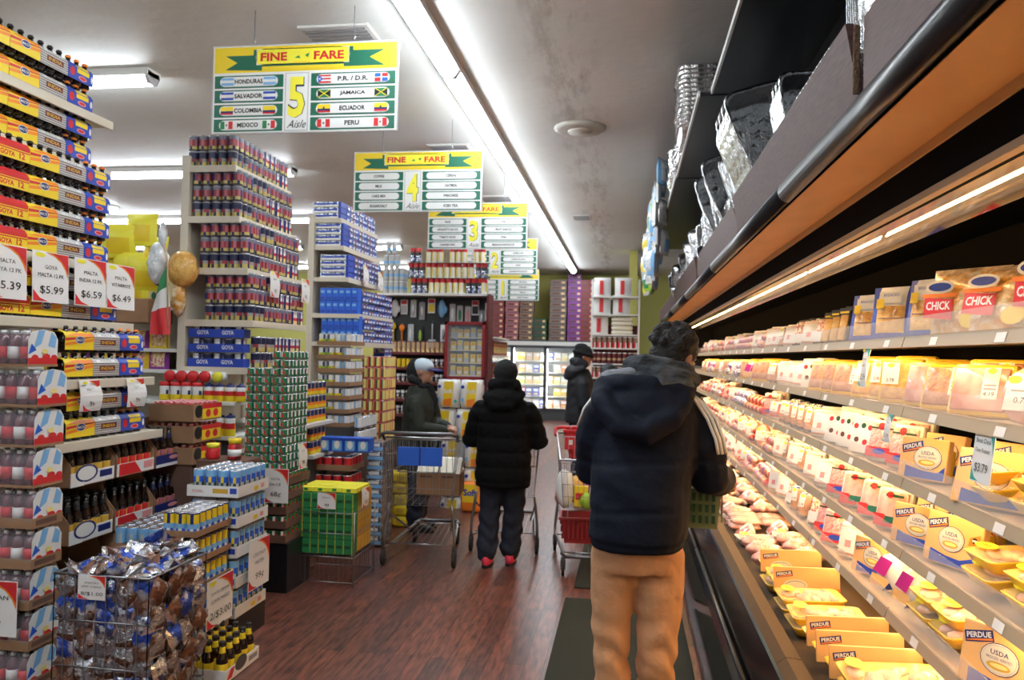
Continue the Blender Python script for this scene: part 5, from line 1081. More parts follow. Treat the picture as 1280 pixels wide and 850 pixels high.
# ================================================================ HOUSEWARES END AND THE BACK OF THE STORE
hu = empty('housewares_display', (-2.5, 10.3, 0)); tag(hu, 'dark housewares display wall with hooks and dark bottle shelves', 'display'); HU = (-2.5, 10.3, 0)
gpart(MB().box(-3.3, -1.82, 10.25, 10.3, 0, 2.4, 'black'), 'back_board', hu, HU)
for z in (1.62, 1.42, 1.22, 1.0, .8, .55, .3): gpart(MB().box(-3.3, -2.37, 9.97, 10.25, z-.03, z, 'maroon', bev=.003), 'shelf', hu, HU)
gpart(MB().box(-3.3, -1.8, 9.95, 10.3, 2.37, 2.4, 'shelf_white'), 'top_shelf', hu, HU)
for x in (-3.33, -1.82): gpart(MB().box(x, x+.03, 9.95, 10.3, 0, 2.4, 'maroon'), 'side_panel', hu, HU)
jarW = can_proto('condiment_jar', 'jar', .027, .12, lambda i, j: 'white' if i > 4 else ('print_silver' if i > 2 else 'print_dark'), 8)
jarY = can_proto('condiment_jar', 'jar', .028, .12, lambda i, j: 'yellow' if i > 1 else 'gold', 8)
jarT = can_proto('condiment_jar', 'jar', .027, .15, lambda i, j: 'maroon' if i > 5 else ('tan' if i > 2 else 'print_food'), 8)
for si, z in enumerate((1.62, 1.42, 1.22, 1.0, .8)):
    for j in range(14):
        P, d = (jarT, 'tan') if si == 0 else (jarY, 'yellow') if si == 1 and 3 < j < 9 else (jarW, 'white-topped')
        P.place(T(-3.26+.065*j, 10.03, z+.001), '%s condiment jar, %s along on the %s dark shelf' % (d, ORD[j], ['top','second','third','fourth','fifth'][si]), d + ' jars on the dark shelves')
# hanging items
random.seed(8)
def hang(kind, x, z, c, d):
    b = MB()
    if kind == 'card': b.box(-.05, .05, -.012, 0, -.2, 0, 'white', bev=.006); Fr(b, (-.05, -.013, -.2), (1,0,0), (0,0,1)).rect(.01, .09, .02, .12, c).rect(.01, .09, .14, .19, 'red')
    if kind == 'blister': b.box(-.04, .04, -.008, 0, -.24, 0, c, bev=.004).blob((0,-.012,-.13), (.022,.012,.08), d)
    if kind == 'spatula': b.box(-.05, .05, -.02, -.008, -.34, -.23, c, bev=.01).tube([(0,-.014,-.24), (0,-.014,-.02)], .01, c, 8)
    if kind == 'brush': b.tube([(0,-.014,-.3), (0,-.02,-.02)], .012, c, 8).blob((0,-.02,-.05), (.04,.025,.05), c)
    if kind == 'mitt': b.blob((0,-.03,-.12), (.055,.03,.12), c, jit=.04).blob((.05,-.03,-.13), (.025,.02,.05), c)
    b.tube([(0,.04,.01), (0,-.03,.012)], .003, 'wire', 5)
    return Proto('hanging_utensil', 'utensil', [('utensil', b)]).place(T(x, 10.22, z), '%s %s hanging on the black board' % (d if kind not in ('card','blister') else c.replace('_', ' '), kind) if False else HN.pop(0))
HN = ['white oven mitt hanging at the corner of the black board', 'red and white utensil card on the black board', 'silver strainer pack on the black board', 'grey ladle pack beside the red food card', 'bright red and yellow card on the black board', 'pale blue scissors card on the black board',
      'yellow brush hanging low on the black board', 'orange brush hanging low beside the yellow one', 'white whisk pack hanging below the mitt', 'small lime green pack in the middle of the black board', 'large white spatula hanging over the jars', 'grey tag sheet hanging beside the spatula',
      'white blister pack high beside the sign', 'green-handled peeler pack on the board', 'pink-handled utensil pack on the board', 'black and white tongs card near the board end', 'small grey blister pack near the board end', 'blue-topped brush pack at the board end', 'white round gadget pack above the cabinet', 'dark red utensil pack above the cabinet']
for a in (('mitt', -3.12, 2.33, 'white', ''), ('card', -3.0, 2.33, 'light_grey', ''), ('blister', -2.87, 2.33, 'light_grey', 'steel'), ('blister', -2.75, 2.3, 'grey', 'steel'), ('card', -2.62, 2.35, 'yellow', ''), ('mitt', -2.47, 2.33, 'sky', ''),
          ('brush', -3.14, 2.02, 'yellow', ''), ('brush', -3.02, 2.0, 'orange', ''), ('blister', -2.9, 2.0, 'light_grey', 'white'), ('blister', -2.77, 1.98, 'black', 'lime'), ('spatula', -2.6, 2.03, 'light_grey', ''), ('blister', -2.45, 2.0, 'white', 'grey'),
          ('blister', -2.33, 2.28, 'light_grey', 'white'), ('blister', -2.23, 2.26, 'light_grey', 'green'), ('blister', -2.12, 2.25, 'light_grey', 'pink'), ('card', -2.02, 2.33, 'black', ''), ('blister', -1.93, 2.2, 'grey', 'steel'), ('blister', -1.85, 2.3, 'white', 'blue'), ('mitt', -2.26, 2.03, 'light_grey', ''), ('blister', -2.13, 2.05, 'red', 'white')): hang(*a)
# wood framed cabinet
cb = empty('wooden_cabinet', (-2.08, 10.0, 0)); tag(cb, 'red-brown framed glass cabinet of small yellow packs at the display end', 'cabinet'); CB = (-2.08, 10.0, 0)
gpart(MB().box(-2.35, -1.82, 9.86, 10.2, 0, 1.28, 'wood_laminate', bev=.004), 'lower_cabinet', cb, CB)
b = MB()
for x0_, x1_, z0_, z1_ in ((-2.35,-2.31,1.28,2.03), (-1.86,-1.82,1.28,2.03), (-2.35,-1.82,1.99,2.03), (-2.35,-1.82,1.28,1.32)): b.box(x0_, x1_, 9.88, 10.2, z0_, z1_, 'dark_red', bev=.003)
gpart(b, 'frame', cb, CB); gpart(MB().box(-2.31, -1.86, 10.18, 10.2, 1.32, 1.99, 'dark_grey'), 'back_panel', cb, CB); gpart(MB().box(-2.31, -1.86, 9.9, 9.905, 1.32, 1.99, 'glass_pane'), 'glass_door', cb, CB)
pk = box_proto('small_packet', 'packet', .07, .03, .11, 'yellow', lambda f, w, h: f.rect(.01, w-.01, .02, .05, 'white').rect(.015, w-.015, .07, .09, 'orange')); pk2 = box_proto('small_packet', 'packet', .07, .03, .13, 'light_grey', lambda f, w, h: f.rect(.01, w-.01, .06, .12, 'yellow'))
for k in range(4):
    gpart(MB().box(-2.31, -1.86, 10.0, 10.18, 1.335+.165*k-.012, 1.335+.165*k, 'shelf_white'), 'shelf', cb, CB)
    for i in range(5): (pk if (i+k) % 3 else pk2).place(T(-2.3+.088*i, 10.02, 1.336+.165*k) @ T(0,0,0), 'yellow packet, %s across on the %s cabinet shelf' % (ORD[i], ORD[k]), 'yellow packets in the glass cabinet')
# bottles on top
sbt = can_proto('syrup_bottle', 'bottle', .038, .2, lambda i, j: 'red' if i > 4 else ('pale_yellow' if i > 1 and j % 3 else 'white'), 8)
sbk = can_proto('syrup_bottle', 'bottle', .038, .2, lambda i, j: 'red' if i > 4 else ('dark_grey' if i > 3 else 'print_silver'), 8)
sgw = can_proto('water_bottle', 'bottle', .035, .17, lambda i, j: 'white' if i > 5 else ('light_grey' if i != 3 else 'sky'), 8)
def cluster(P, x, z, n, m, d, lb):
    for i in range(n):
        for j in range(m): P.place(T(x+.078*i, 10.02+.08*j, z), '%s bottle, %s across and %s back in the %s' % (d, ORD[i], ORD[j], lb), d + ' bottles over the housewares')
rs = [(2.401, [( -2.82, 3, sbk), (-2.58, 3, sbt), (-2.33, 3, sbt), (-2.08, 3, sbk), (-1.88, 1, sbt)]), (2.602, [(-2.86, 3, sbk), (-2.62, 3, sbt), (-2.37, 3, sbt), (-2.13, 2, sbt), (-1.95, 2, sbk)]), (2.803, [(-2.84, 2, sbk), (-2.62, 3, sbt), (-2.3, 3, sbt), (-1.98, 2, sbt)])]
for ri, (z, cl) in enumerate(rs):
    for ci, (x, n, P) in enumerate(cl): cluster(P, x, z, n, 2 if ri == 0 else 1, 'red-capped', '%s bottle group, level %s' % (ORD[ci], ['one','two','three'][ri]))
    if ri: tag(MB().box(-2.9, -1.8, 9.97, 10.08, z-.003, z-.0005, 'cardboard').build('cardboard_sheet'), 'thin cardboard sheet under the %s level of red-capped bottles' % ORD[ri], 'sheet')
for k in range(4):
    for i in range(3 if k < 3 else 2): sgw.place(T(-3.2+.075*i+(.03 if k > 2 else 0), 10.02, 2.401+.171*k), 'clear water bottle, %s across and %s up in the corner stack' % (ORD[i], ORD[k]), 'clear water bottles over the housewares')
for k in range(2):
    for i in range(3): sgw.place(T(-3.28+.075*i+.3, 10.1, 2.401+.171*k) if False else T(-2.98+.0*i, 10.02+.075*i, 2.401+.171*k), 'clear water bottle beside the corner stack, %s back, %s up' % (ORD[i], ORD[k]), 'clear water bottles over the housewares')
# side shelves beyond the cabinet
ssu = empty('gondola_shelf_unit', (-1.9, 10.8, 0)); tag(ssu, 'white side shelves of boxed goods just past the glass cabinet', 'shelf unit'); SS = (-1.9, 10.8, 0)
for z in (.4, .7, 1.0, 1.3, 1.6, 1.85): gpart(MB().box(-2.2, -1.76, 10.35, 11.6, z-.025, z, 'shelf_white', bev=.003), 'shelf', ssu, SS)
gpart(MB().box(-2.23, -2.2, 10.35, 11.6, 0, 2.3, 'dark_red'), 'back_panel', ssu, SS)
cr = Proto('cracker_box', 'box', [('box', MB().box(-.1, 0, 0, .1, 0, .2, 'dark_red', bev=.004)), ('print', (lambda p: (Fr(p, (0,0,0), (0,1,0), (0,0,1)).rect(.01, .09, .03, .16, 'pale_yellow').rect(.02,.08,.12,.15,'red',2), p)[1])(MB()))])
for k, z in enumerate((.4, .7, 1.0, 1.3, 1.6)):
    for j in range(11): cr.place(T(-1.79, 10.38+.11*j, z+.001), 'dark red and cream box, %s along on the %s side shelf' % (ORD[j], ORD[k]), 'boxes on the side shelves')

# ---- paper towel stack
def towel(w, h):
    b = MB()
    for i in range(2):
        b.lathe([(.02,0), (w*.235,.004), (w*.245,.02), (w*.245,h-.02), (w*.235,h-.004), (.02,h)], 'white', 14, M=T(w*.25+w*.5*i, .1, 0))
    wr = MB().box(.004, w-.004, .0, .2, .006, h-.006, 'white', bev=.05, smooth=True); p = MB(); f = Fr(p, (0, -.001, 0), (1,0,0), (0,0,1))
    f.poly([(w*.3,.02), (w*.72,.02), (w*.78,h-.02), (w*.36,h-.02)], 'yellow').poly([(w*.34,.02), (w*.66,.02), (w*.7,h*.35), (w*.34,h*.3)], 'orange', 2).oval(w*.16, h*.75, w*.08, h*.06, 'blue', 2).oval(w*.87, h*.25, w*.07, h*.05, 'teal', 2).oval(w*.15, h*.3, w*.06, h*.08, 'sky', 2).text('Soft', w*.53, h*.6, h*.16, 'white', w=w*.4, l=3, bold=.03)
    return Proto('paper_towel_pack', 'paper towels', [('wrap', wr), ('print', p), ('roll', MB().join(b))])
tp = towel(.243, .3)
tw = ['top row', 'second row', 'third row', 'fourth row', 'lowest row']
for k in range(5):
    z = [1.03, .715, .4, .2, .005][k] if False else 1.24-.308*k
    if z < 0: break
    for i in range(2):
        if k == 3: pass
        tp.place(T(-1.985+.248*i+(-.04 if k == 1 else 0)+(.06 if k > 1 else 0), 8.0, z-.2), 'white and orange paper towel pack, %s in the %s' % (['aisle side' if i else 'shelf side'][0], tw[k]), 'paper towel packs in the stack')
bl = Proto('paper_towel_pack', 'paper towels', [('wrap', MB().box(0, .2, 0, .15, 0, .3, 'orange', bev=.03, smooth=True)), ('print', (lambda p: (Fr(p, (0,-.001,0), (1,0,0), (0,0,1)).rect(.02,.18,.1,.28,'yellow').text('Soft', .1, .2, .07, 'blue', w=.14, l=2, bold=.04), p)[1])(MB()))])
bl.place(T(-1.66, 7.82, .002), 'bright orange paper towel pack with blue lettering standing on the floor')

# ---- freezers on the back wall
fz = empty('freezer', (-1.9, 20.2, 0)); tag(fz, 'lit glass-door freezer with frozen goods at the back wall', 'freezer'); FZ = (-1.9, 20.2, 0)
FX0, FX1, FY = -4.6, -.35, 19.6
gpart(MB().box(FX0, FX1, FY, 20.8, 1.86, 2.0, 'dark_grey').box(FX0, FX1, FY-.03, FY, 1.88, 1.98, 'shelf_white'), 'header', fz, FZ); gpart(MB().box(FX0, FX1, FY, 20.8, 0, .25, 'dark_grey'), 'plinth', fz, FZ)
gpart(MB().box(FX0, FX1, 20.6, 20.8, .25, 1.86, 'white'), 'back_panel', fz, FZ)
dw = .85
for i in range(5):
    x = FX0+dw*i; d = MB()
    for a in ((x, x+.045, .25, 1.86), (x+dw-.045, x+dw, .25, 1.86), (x, x+dw, 1.82, 1.86), (x, x+dw, .25, .3)): d.box(a[0], a[1], FY-.02, FY+.02, a[2], a[3], 'dark_grey', bev=.004)
    do = gpart(d, 'door_frame', fz, FZ); gpart(MB().box(x+.045, x+dw-.045, FY-.004, FY+.002, .3, 1.82, 'glass_pane'), 'glass_pane', do, (0,0,0)); gpart(MB().tube([(x+.07, FY-.06, .8), (x+.07, FY-.06, 1.3)], .012, 'steel', 8), 'handle', do, (0,0,0))
    gpart(MB().tube([(x+.03, FY+.08, .35), (x+.03, FY+.08, 1.8)], .014, 'tube_freezer', 6), 'lamp', fz, FZ)
for k, z in enumerate((.3, .6, .9, 1.2, 1.5)): gpart(MB().box(FX0+.02, FX1-.02, FY+.15, 20.6, z-.02, z, 'shelf_white'), 'shelf', fz, FZ)
random.seed(14)
fcol = ['yellow', 'white', 'yellow', 'yellow', 'white', 'sky', 'print_food', 'orange', 'white', 'pale_yellow', 'blue', 'print_mix', 'red', 'lime']
fp = [box_proto('frozen_food_box', 'box', .16, .1, .2, c, lambda f, w, h: f.rect(w*.1, w*.9, h*.55, h*.9, 'white').rect(w*.15, w*.85, h*.1, h*.35, 'print_food')) for c in fcol]
for k, z in enumerate((.3, .6, .9, 1.2, 1.5)):
    for j in range(23):
        if (j % 5) == 4 and k % 2: continue
        (random.choice(fp)).place(T(FX0+.06+.18*j, FY+.2, z+.001), 'frozen food box, %s along on the %s freezer shelf' % (ORD[j], ORD[k]), 'frozen food boxes in the freezer', flat=True)
# stacks on top of the freezer
sc_ = [('orange', -4.35), ('red', -3.95), ('dull_red', -3.5), ('dull_pink', -3.12), ('print_dark', -2.75), ('dark_green', -2.4), ('stack_grey', -1.98), ('purple', -1.52), ('dull_red', -1.2), ('dull_red', -.85)]
mat('stack_grey', (.2,.14,.12), .7)
for ci, (c, x) in enumerate(sc_):
    P = box_proto('stacked_carton', 'carton', .34 if ci != 6 else .42, .4, .14, c if c != 'tan' else 'print_food', lambda f, w, h: f.rect(w*.15, w*.6, h*.35, h*.7, 'brown').rect(0, w, 0, h*.14, 'dark_grey', 2).rect(w*.7, w*.9, h*.3, h*.7, 'print_food'))
    n = [9, 11, 10, 10, 9, 4, 11, 12, 11, 11][ci]
    for k in range(n): P.place(T(x+random.uniform(-.012,.012), 19.75, 2.001+.142*k), 'carton in the %s stack on the freezer from the store side, %s up' % (ORD[ci], ORD[k]), 'cartons stacked on the freezer', flat=True)
# ---- rack with white bags and sauce bottles
rk = empty('metal_rack', (-.25, 14.3, 0)); tag(rk, 'white metal rack of bagged and bottled goods beside the green pier', 'rack'); RK = (-.25, 14.3, 0)
for z in (2.7, 2.38, 2.02, 1.78, 1.5, 1.25, .9, .5): gpart(MB().box(-.66, .2, 14.0, 14.5, z-.025, z, 'shelf_white', bev=.003), 'shelf', rk, RK)
gpart(MB().box(-.66, .2, 14.5, 14.53, 0, 2.2, 'maroon'), 'back_panel', rk, RK)
for x, y in ((-.66,14.0), (.17,14.0), (-.66,14.47), (.17,14.47)): gpart(MB().box(x, x+.03, y, y+.03, 0, 3.0, 'shelf_white'), 'upright', rk, RK)
wbag = pouch(.3, .34, .14, 'white', 'white', 'white', lambda f: f.rect(.1, .17, .03, .28, 'red'), name='rice_bag'); wbag.cat = 'bag'
for i, (x, z, r) in enumerate(((-.62, 2.71, 0), (-.25, 2.71, 0), (-.62, 2.39, 0), (-.28, 2.39, 0), (-.66, 2.03, .1))): wbag.place(T(x, 14.1, z, rz=0) @ Matrix.Rotation(PI/2, 4, 'Z') @ T(0, -.3, 0), 'white bag with red stripe, %s on the white rack' % ORD[i], 'white bags on the rack')
fbag = MB().box(0, .38, 0, .25, 0, .075, 'cream', bev=.03, smooth=True)
for k in range(4): Proto('flour_sack', 'sack', [('sack', fbag)]).place(T(-.3, 14.05, 2.021+.077*k), 'flat cream sack, %s up in the pile on the white rack' % ORD[k], 'flat sacks on the rack') if k == 0 else tag((lambda o: o)(None) or bpy.data.objects.new('flour_sack', bpy.data.meshes['flour_sack']), 'flat cream sack, %s up in the pile on the white rack' % ORD[k], 'sack', 'flat sacks on the rack')
for o in [o for o in bpy.data.objects if o.name.startswith('flour_sack') and not o.users_collection]: C.objects.link(o)
for k, o in enumerate(sorted([o for o in bpy.data.objects if o.name.startswith('flour_sack')], key=lambda o: o.name)): o.matrix_world = T(-.3, 14.05, 2.021+.077*k)
sbo = can_proto('sauce_bottle', 'bottle', .04, .2, lambda i, j: 'white' if i > 5 else ('print_dark' if i > 3 else ('red' if j % 3 else 'white')), 8)
sbd = can_proto('sauce_bottle', 'bottle', .04, .2, lambda i, j: 'white' if i > 5 else ('maroon' if i != 3 else 'tan'), 8)
for si, z in enumerate((1.78, 1.5, 1.25, .9)):
    for j in range(9): (sbo if si % 2 == 0 else sbd).place(T(-.6+.092*j, 14.06, z+.001), 'dark sauce bottle, %s along on the %s bottle shelf of the rack' % (ORD[j], ORD[si]), 'sauce bottles on the white rack')

# ================================================================ FOIL PANS AND PACKS ABOVE THE CASE
def pan(L, W, h, rim=.012, m='foil', oval=False, n=36):
    """open foil pan lying flat, centred, with fluted walls"""
    def ring(l, w, z, fl=0):
        out = []
        for i in range(n*2):
            a = 2*PI*i/(n*2); c, s = math.cos(a), math.sin(a)
            if oval: x, y = l/2*c, w/2*s
            else:
                e = .28; x = l/2*math.copysign(abs(c)**e, c); y = w/2*math.copysign(abs(s)**e, s)
            k = 1+(fl if i % 2 else -fl); out.append((x*k, y*k, z))
        return out
    R = [ring(L*.82, W*.8, 0), ring(L*.84, W*.83, .004), ring(L*.95, W*.94, h*.9, .008), ring(L*.96, W*.95, h), ring(L+rim, W+rim, h+.002), ring(L+rim, W+rim, h-.004)]
    v = sum(R, []); f = []; k = n*2
    for i in range(5):
        for j in range(k): q = (j+1) % k; f.append((i*k+j, i*k+q, (i+1)*k+q, (i+1)*k+j))
    f.append(tuple(range(k-1, -1, -1)))
    return MB().add(v, f, m, None, True)
FP = {'giant': Proto('foil_pan', 'foil pan', [('pan', pan(.66, .38, .1))]), 'big': Proto('foil_pan', 'foil pan', [('pan', pan(.5, .32, .075))]), 'oval': Proto('foil_pan', 'foil pan', [('pan', pan(.42, .3, .08, oval=True))]), 'round': Proto('foil_pan', 'foil pan', [('pan', pan(.24, .24, .04, oval=True))]), 'loaf': Proto('foil_pan', 'foil pan', [('pan', pan(.26, .16, .06))])}
FD = dict(giant='very large crinkled foil pan', big='large rectangular foil pan', oval='large oval ribbed foil pan', round='round foil plate', loaf='small foil loaf pan')
fc = {}
STAND = Matrix(((0,-1,0,0), (0,0,-1,0), (1,0,0,0), (0,0,0,1)))      # long axis upright, opening towards -y
HL = dict(giant=.336, big=.256, oval=.216, round=.126, loaf=.136)
def fpan(k, x, y, lean, rz, lb, flip=False, flat=None, tip=0):
    fc[lb] = fc.get(lb, 0)+1
    M = T(x, y, flat) @ Matrix.Rotation(rz, 4, 'Z') if flat is not None else T(x, y, 2.292) @ Matrix.Rotation(-lean, 4, 'Y') @ Matrix.Rotation(tip, 4, 'X') @ Matrix.Rotation(rz, 4, 'Z') @ Matrix.Translation((0,0,HL[k])) @ STAND
    if flip: M = M @ Matrix.Rotation(PI, 4, 'X')
    FP[k].place(M, '%s, %s %s' % (FD[k], ORD[fc[lb]-1], lb), FD[k] + 's ' + lb)
random.seed(6)
for i in range(5): fpan('giant', .80, 2.12+.02*i, .02, .12, 'standing upright behind the cut board', flip=True)
for i in range(6): fpan('round', .78, 1.82+.03*i, .0, .2, 'standing beside the big upright pans')
for i in range(10): fpan('oval', .80, 2.75+.055*i, .06, -.35, 'nested on edge behind the chipped board')
for i in range(3): fpan('big', .78, 3.4+.07*i, .20, .5, 'crinkled and leaning next to the oval pans')
for i in range(4): fpan('giant', .80, 3.95+.12*i, .42, .45, 'leaning far out over the boards')
for i in range(2): fpan('giant', .82, 5.2+.5*i, .40, .3, 'leaning out farther along the boards')
y = 4.25
while y < 11:
    k = random.choice(['loaf', 'oval', 'loaf', 'big', 'big', 'oval'])
    fpan(k, .79 if k != 'loaf' else .7, y, random.uniform(.0, .33), random.uniform(-.3, .6), 'in the long row along the ledge', flip=random.random() < .4, tip=random.uniform(-.15, .1)); y += random.uniform(.05, .11)
for i in range(14): fpan('big', .49+random.uniform(-.01,.01), 5.9, 0, PI/2+random.uniform(-.04,.04), 'in the tall stack on the high shelf', flat=3.205+.033*i)
for i in range(10): fpan('oval', .50+random.uniform(-.01,.01), 7.7, 0, PI/2+random.uniform(-.06,.06), 'in the second stack on the high shelf', flat=3.205+.036*i)
for i in range(6): fpan('loaf', .44, 6.45+.3*(i//3), 0, PI/2+random.uniform(-.2,.2), 'between the two high stacks', flat=3.205+.045*(i % 3))
random.seed(16)
pb = [pouch(.2, .26, .08, 'white', 'sky', 'light_grey', name='plastic_goods_pack'), pouch(.2, .24, .07, 'poly_bag', 'yellow', 'light_grey', name='plastic_goods_pack'), pouch(.2, .26, .07, 'light_grey', 'poly_bag', 'white', name='plastic_goods_pack'), pouch(.2, .24, .08, 'white', 'green', 'lime', name='plastic_goods_pack'), pouch(.2, .26, .08, 'white', 'poly_bag', 'sky', name='plastic_goods_pack')]
for p_ in pb: p_.cat = 'plastic pack'
for q in range(60):
    t = q/60; y = 7.9+3.4*t*random.uniform(.97, 1.03); k = random.choice([0, 4, 2, 4, 1, 3]); k = k if t > .3 else random.choice([0, 4, 2]); lv = q % 4
    pb[k].place(T(.245-.02*lv*0+random.uniform(-.03, .03), y, 3.16-.24*lv+random.uniform(-.03,.03)+(.06 if q % 3 else .22), rz=random.uniform(-.5, .5)), 'clear pack of plastic tableware, %s along, %s in the hanging column' % (ORD[q//4], ['highest', 'second', 'third', 'lowest'][lv]), 'plastic tableware packs hung from the high shelf')
b = MB().box(.42, .6, 2.2, 2.45, 3.215, 3.6, 'cardboard', bev=.004); p = MB(); Fr(p, (.419, 2.45, 3.215), (0,-1,0), (0,0,1)).rect(.02, .23, .05, .3, 'white').poly([(.05,.1), (.12,.08), (.16,.25)], 'red', 2)
Proto('cardboard_box', 'box', [('box', b), ('print', p)]).place(T(0, 1.0, 0), 'white and red printed box on the high shelf end')
# top shelf of gadgets hanging above case: small curled silver clip
b = MB().lathe([(.02,0), (.022,.1)], 'dark_steel', 12, M=T(0,0,0,rx=PI/2)); Proto('cardboard_tube', 'tube', [('tube', b)]).place(T(.585, 3.0, 2.475, rz=.3, rx=.2), 'short dark rolled tube resting on the fascia board edge')
# ================================================================ SHOPPING CARTS  (local: handle at y=0, front at y=.9)
def cart(M, label, frame='wire', seat=None, seat_text=None, handle='dark_steel', tray='wire', seatz=0):
    L = .88; wb, wf = .27, .21; zt, zf, zbb, zbf = .97, .86, .46, .50
    rim = lambda t: (wb+(wf-wb)*t, L*t, zt+(zf-zt)*t); bot = lambda t: ((wb-.03)+((wf-.03)-(wb-.03))*t, .02+(L-.07)*t, zbb+(zbf-zbb)*t)
    b = MB(); g = 'wire' if frame == 'wire' else frame
    for s in (-1, 1):
        for i in range(17):
            t = i/16; a = rim(t); c = bot(t); b.tube([(s*a[0], a[1], a[2]), (s*c[0], c[1], c[2])], .002, g, 4)
        for q in (.25, .5, .75): b.tube([tuple(Vector((s*rim(t)[0], rim(t)[1], rim(t)[2]))*(1-q)+Vector((s*bot(t)[0], bot(t)[1], bot(t)[2]))*q) for t in (0, 1)], .0025, g, 4)
    for t in (1, 0):
        a = rim(t); c = bot(t)
        for i in range(11):
            u = -1+2*i/10
            if t == 1 or 1: b.tube([(u*a[0], a[1], a[2]), (u*c[0], c[1], c[2])], .002, g, 4)
        for q in (.25, .5, .75): b.tube([(s*(a[0]*(1-q)+c[0]*q), a[1]*(1-q)+c[1]*q, a[2]*(1-q)+c[2]*q) for s in (-1, 1)], .0025, g, 4)
    for i in range(13): t = i/12; c = bot(t); b.tube([(-c[0], c[1], c[2]), (c[0], c[1], c[2])], .002, g, 4)
    for i in range(9): u = -1+i/4; b.tube([(u*bot(0)[0], bot(0)[1], bot(0)[2]), (u*bot(1)[0], bot(1)[1], bot(1)[2])], .002, g, 4)
    r = MB().tube([(-rim(0)[0],0,zt), (-rim(1)[0],L,zf), (rim(1)[0],L,zf), (rim(0)[0],0,zt)], .007, 'steel' if frame == 'wire' else frame, 8, closed=True)
    h = MB().tube([(-wb-.01,.03,zt-.02), (-wb-.015,-.05,zt+.03), (-wb+.03,-.07,zt+.04), (wb-.03,-.07,zt+.04), (wb+.015,-.05,zt+.03), (wb+.01,.03,zt-.02)], .013, handle, 8)
    parts = [('basket', b, [('rim', r)]), ('handle', h)]
    c = MB()
    for s in (-1, 1):
        c.tube([(s*(wb-.03), .05, zbb), (s*(wb-.02), .06, .4), (s*(wb-.0), .03, .22), (s*(wb-.0), .02, .14), (s*(wb-.02), .1, .13), (s*(wf-.03), L-.12, .16), (s*(wf-.05), L-.04, .17)], .012, 'wire', 8)
        c.tube([(s*(wb-.02), .06, .4), (s*(wf-.04), L*.55, .18)], .008, 'wire', 8)
    parts.append(('chassis', c))
    k = MB()
    for i in range(9): k.tube([(-.2+.05*i, .1, .15), (-.17+.0425*i, L-.1, .17)], .003, tray, 4)
    k.tube([(-wb+.02,.1,.15), (wb-.02,.1,.15)], .006, tray, 6).tube([(-wf+.03,L-.12,.17), (wf-.03,L-.12,.17)], .006, tray, 6)
    k.tube([(-wf+.02,L-.1,.165), (-wf+.05,L+.0,.17), (wf-.05,L+.0,.17), (wf-.02,L-.1,.165)], .014, 'dark_steel', 8); parts.append(('lower_rack', k))
    se = MB().tube([(-wb+.05,.2,.68), (-wb+.05,.12,zt-.02), (wb-.05,.12,zt-.02), (wb-.05,.2,.68)], .004, g, 6, closed=True)
    for i in range(9): se.tube([(-wb+.06+.0475*i, .2, .68), (-wb+.06+.0475*i, .12, zt-.02)], .002, g, 4)
    sub = []
    if seat:
        p = MB().box(-.17, .17, -.004, .006, .76, .90, seat, bev=.004); Fr(p, (-.17, -.0045, .76), (1,0,0), (0,0,1)).rect(.165, .175, .0, .14, 'navy'); sub = [('seat_panel', p)]
    parts.append(('child_seat', se, sub))
    for x, y in ((-wb, .04), (wb, .04), (-wf+.03, L-.1), (wf-.03, L-.1)):
        f = MB().box(x-.016, x+.016, y-.018, y+.018, .1, .14, 'dark_steel', bev=.004).box(x-.018, x-.013, y-.02, y+.015, .05, .12, 'dark_steel').box(x+.013, x+.018, y-.02, y+.015, .05, .12, 'dark_steel')
        w_ = MB().lathe([(.03,-.011), (.058,-.011), (.06,-.006), (.06,.006), (.058,.011), (.03,.011)], 'rubber', 18, M=T(x, y-.012, .0605, ry=PI/2)); parts.append(('caster', f, [('wheel', w_)]))
    return Proto('shopping_cart', 'shopping cart', parts).place(M, label)
cart(T(-1.53, 5.72, 0, rz=.06), 'wire shopping cart with a blue seat panel holding a brown box', seat='bright_blue')
bb = MB().box(-.17, .17, 0, .26, 0, .17, 'cardboard', bev=.003); fl_ = MB().prism([(0,.17), (.012,.17), (.13,.27), (.12,.275)], 'x', -.17, -.005, 'cream').prism([(0,.17), (.012,.17), (.13,.27), (.12,.275)], 'x', .005, .17, 'cream').box(-.16, .16, .13, .25, .17, .27, 'white', bev=.02)
Fr(bb, (-.17, 0, 0), (1,0,0), (0,0,1)).rect(.02, .12, .135, .15, 'dark_cardboard').rect(.2, .3, .135, .15, 'dark_cardboard')
Proto('cardboard_box', 'box', [('box', bb), ('flap', fl_)]).place(T(-1.45, 5.98, .50, rz=.06), 'open brown cardboard box with pale flaps lying in the blue-panel cart')
cart(T(-.97, 6.28, 0, rz=.02), 'dark wire shopping cart pushed by the person in the black coat', handle='black')
cart(T(-.30, 6.52, 0, rz=PI+.05), 'shopping cart with red handle and seat, its basket filled with groceries', seat='red', handle='red', tray='wire')
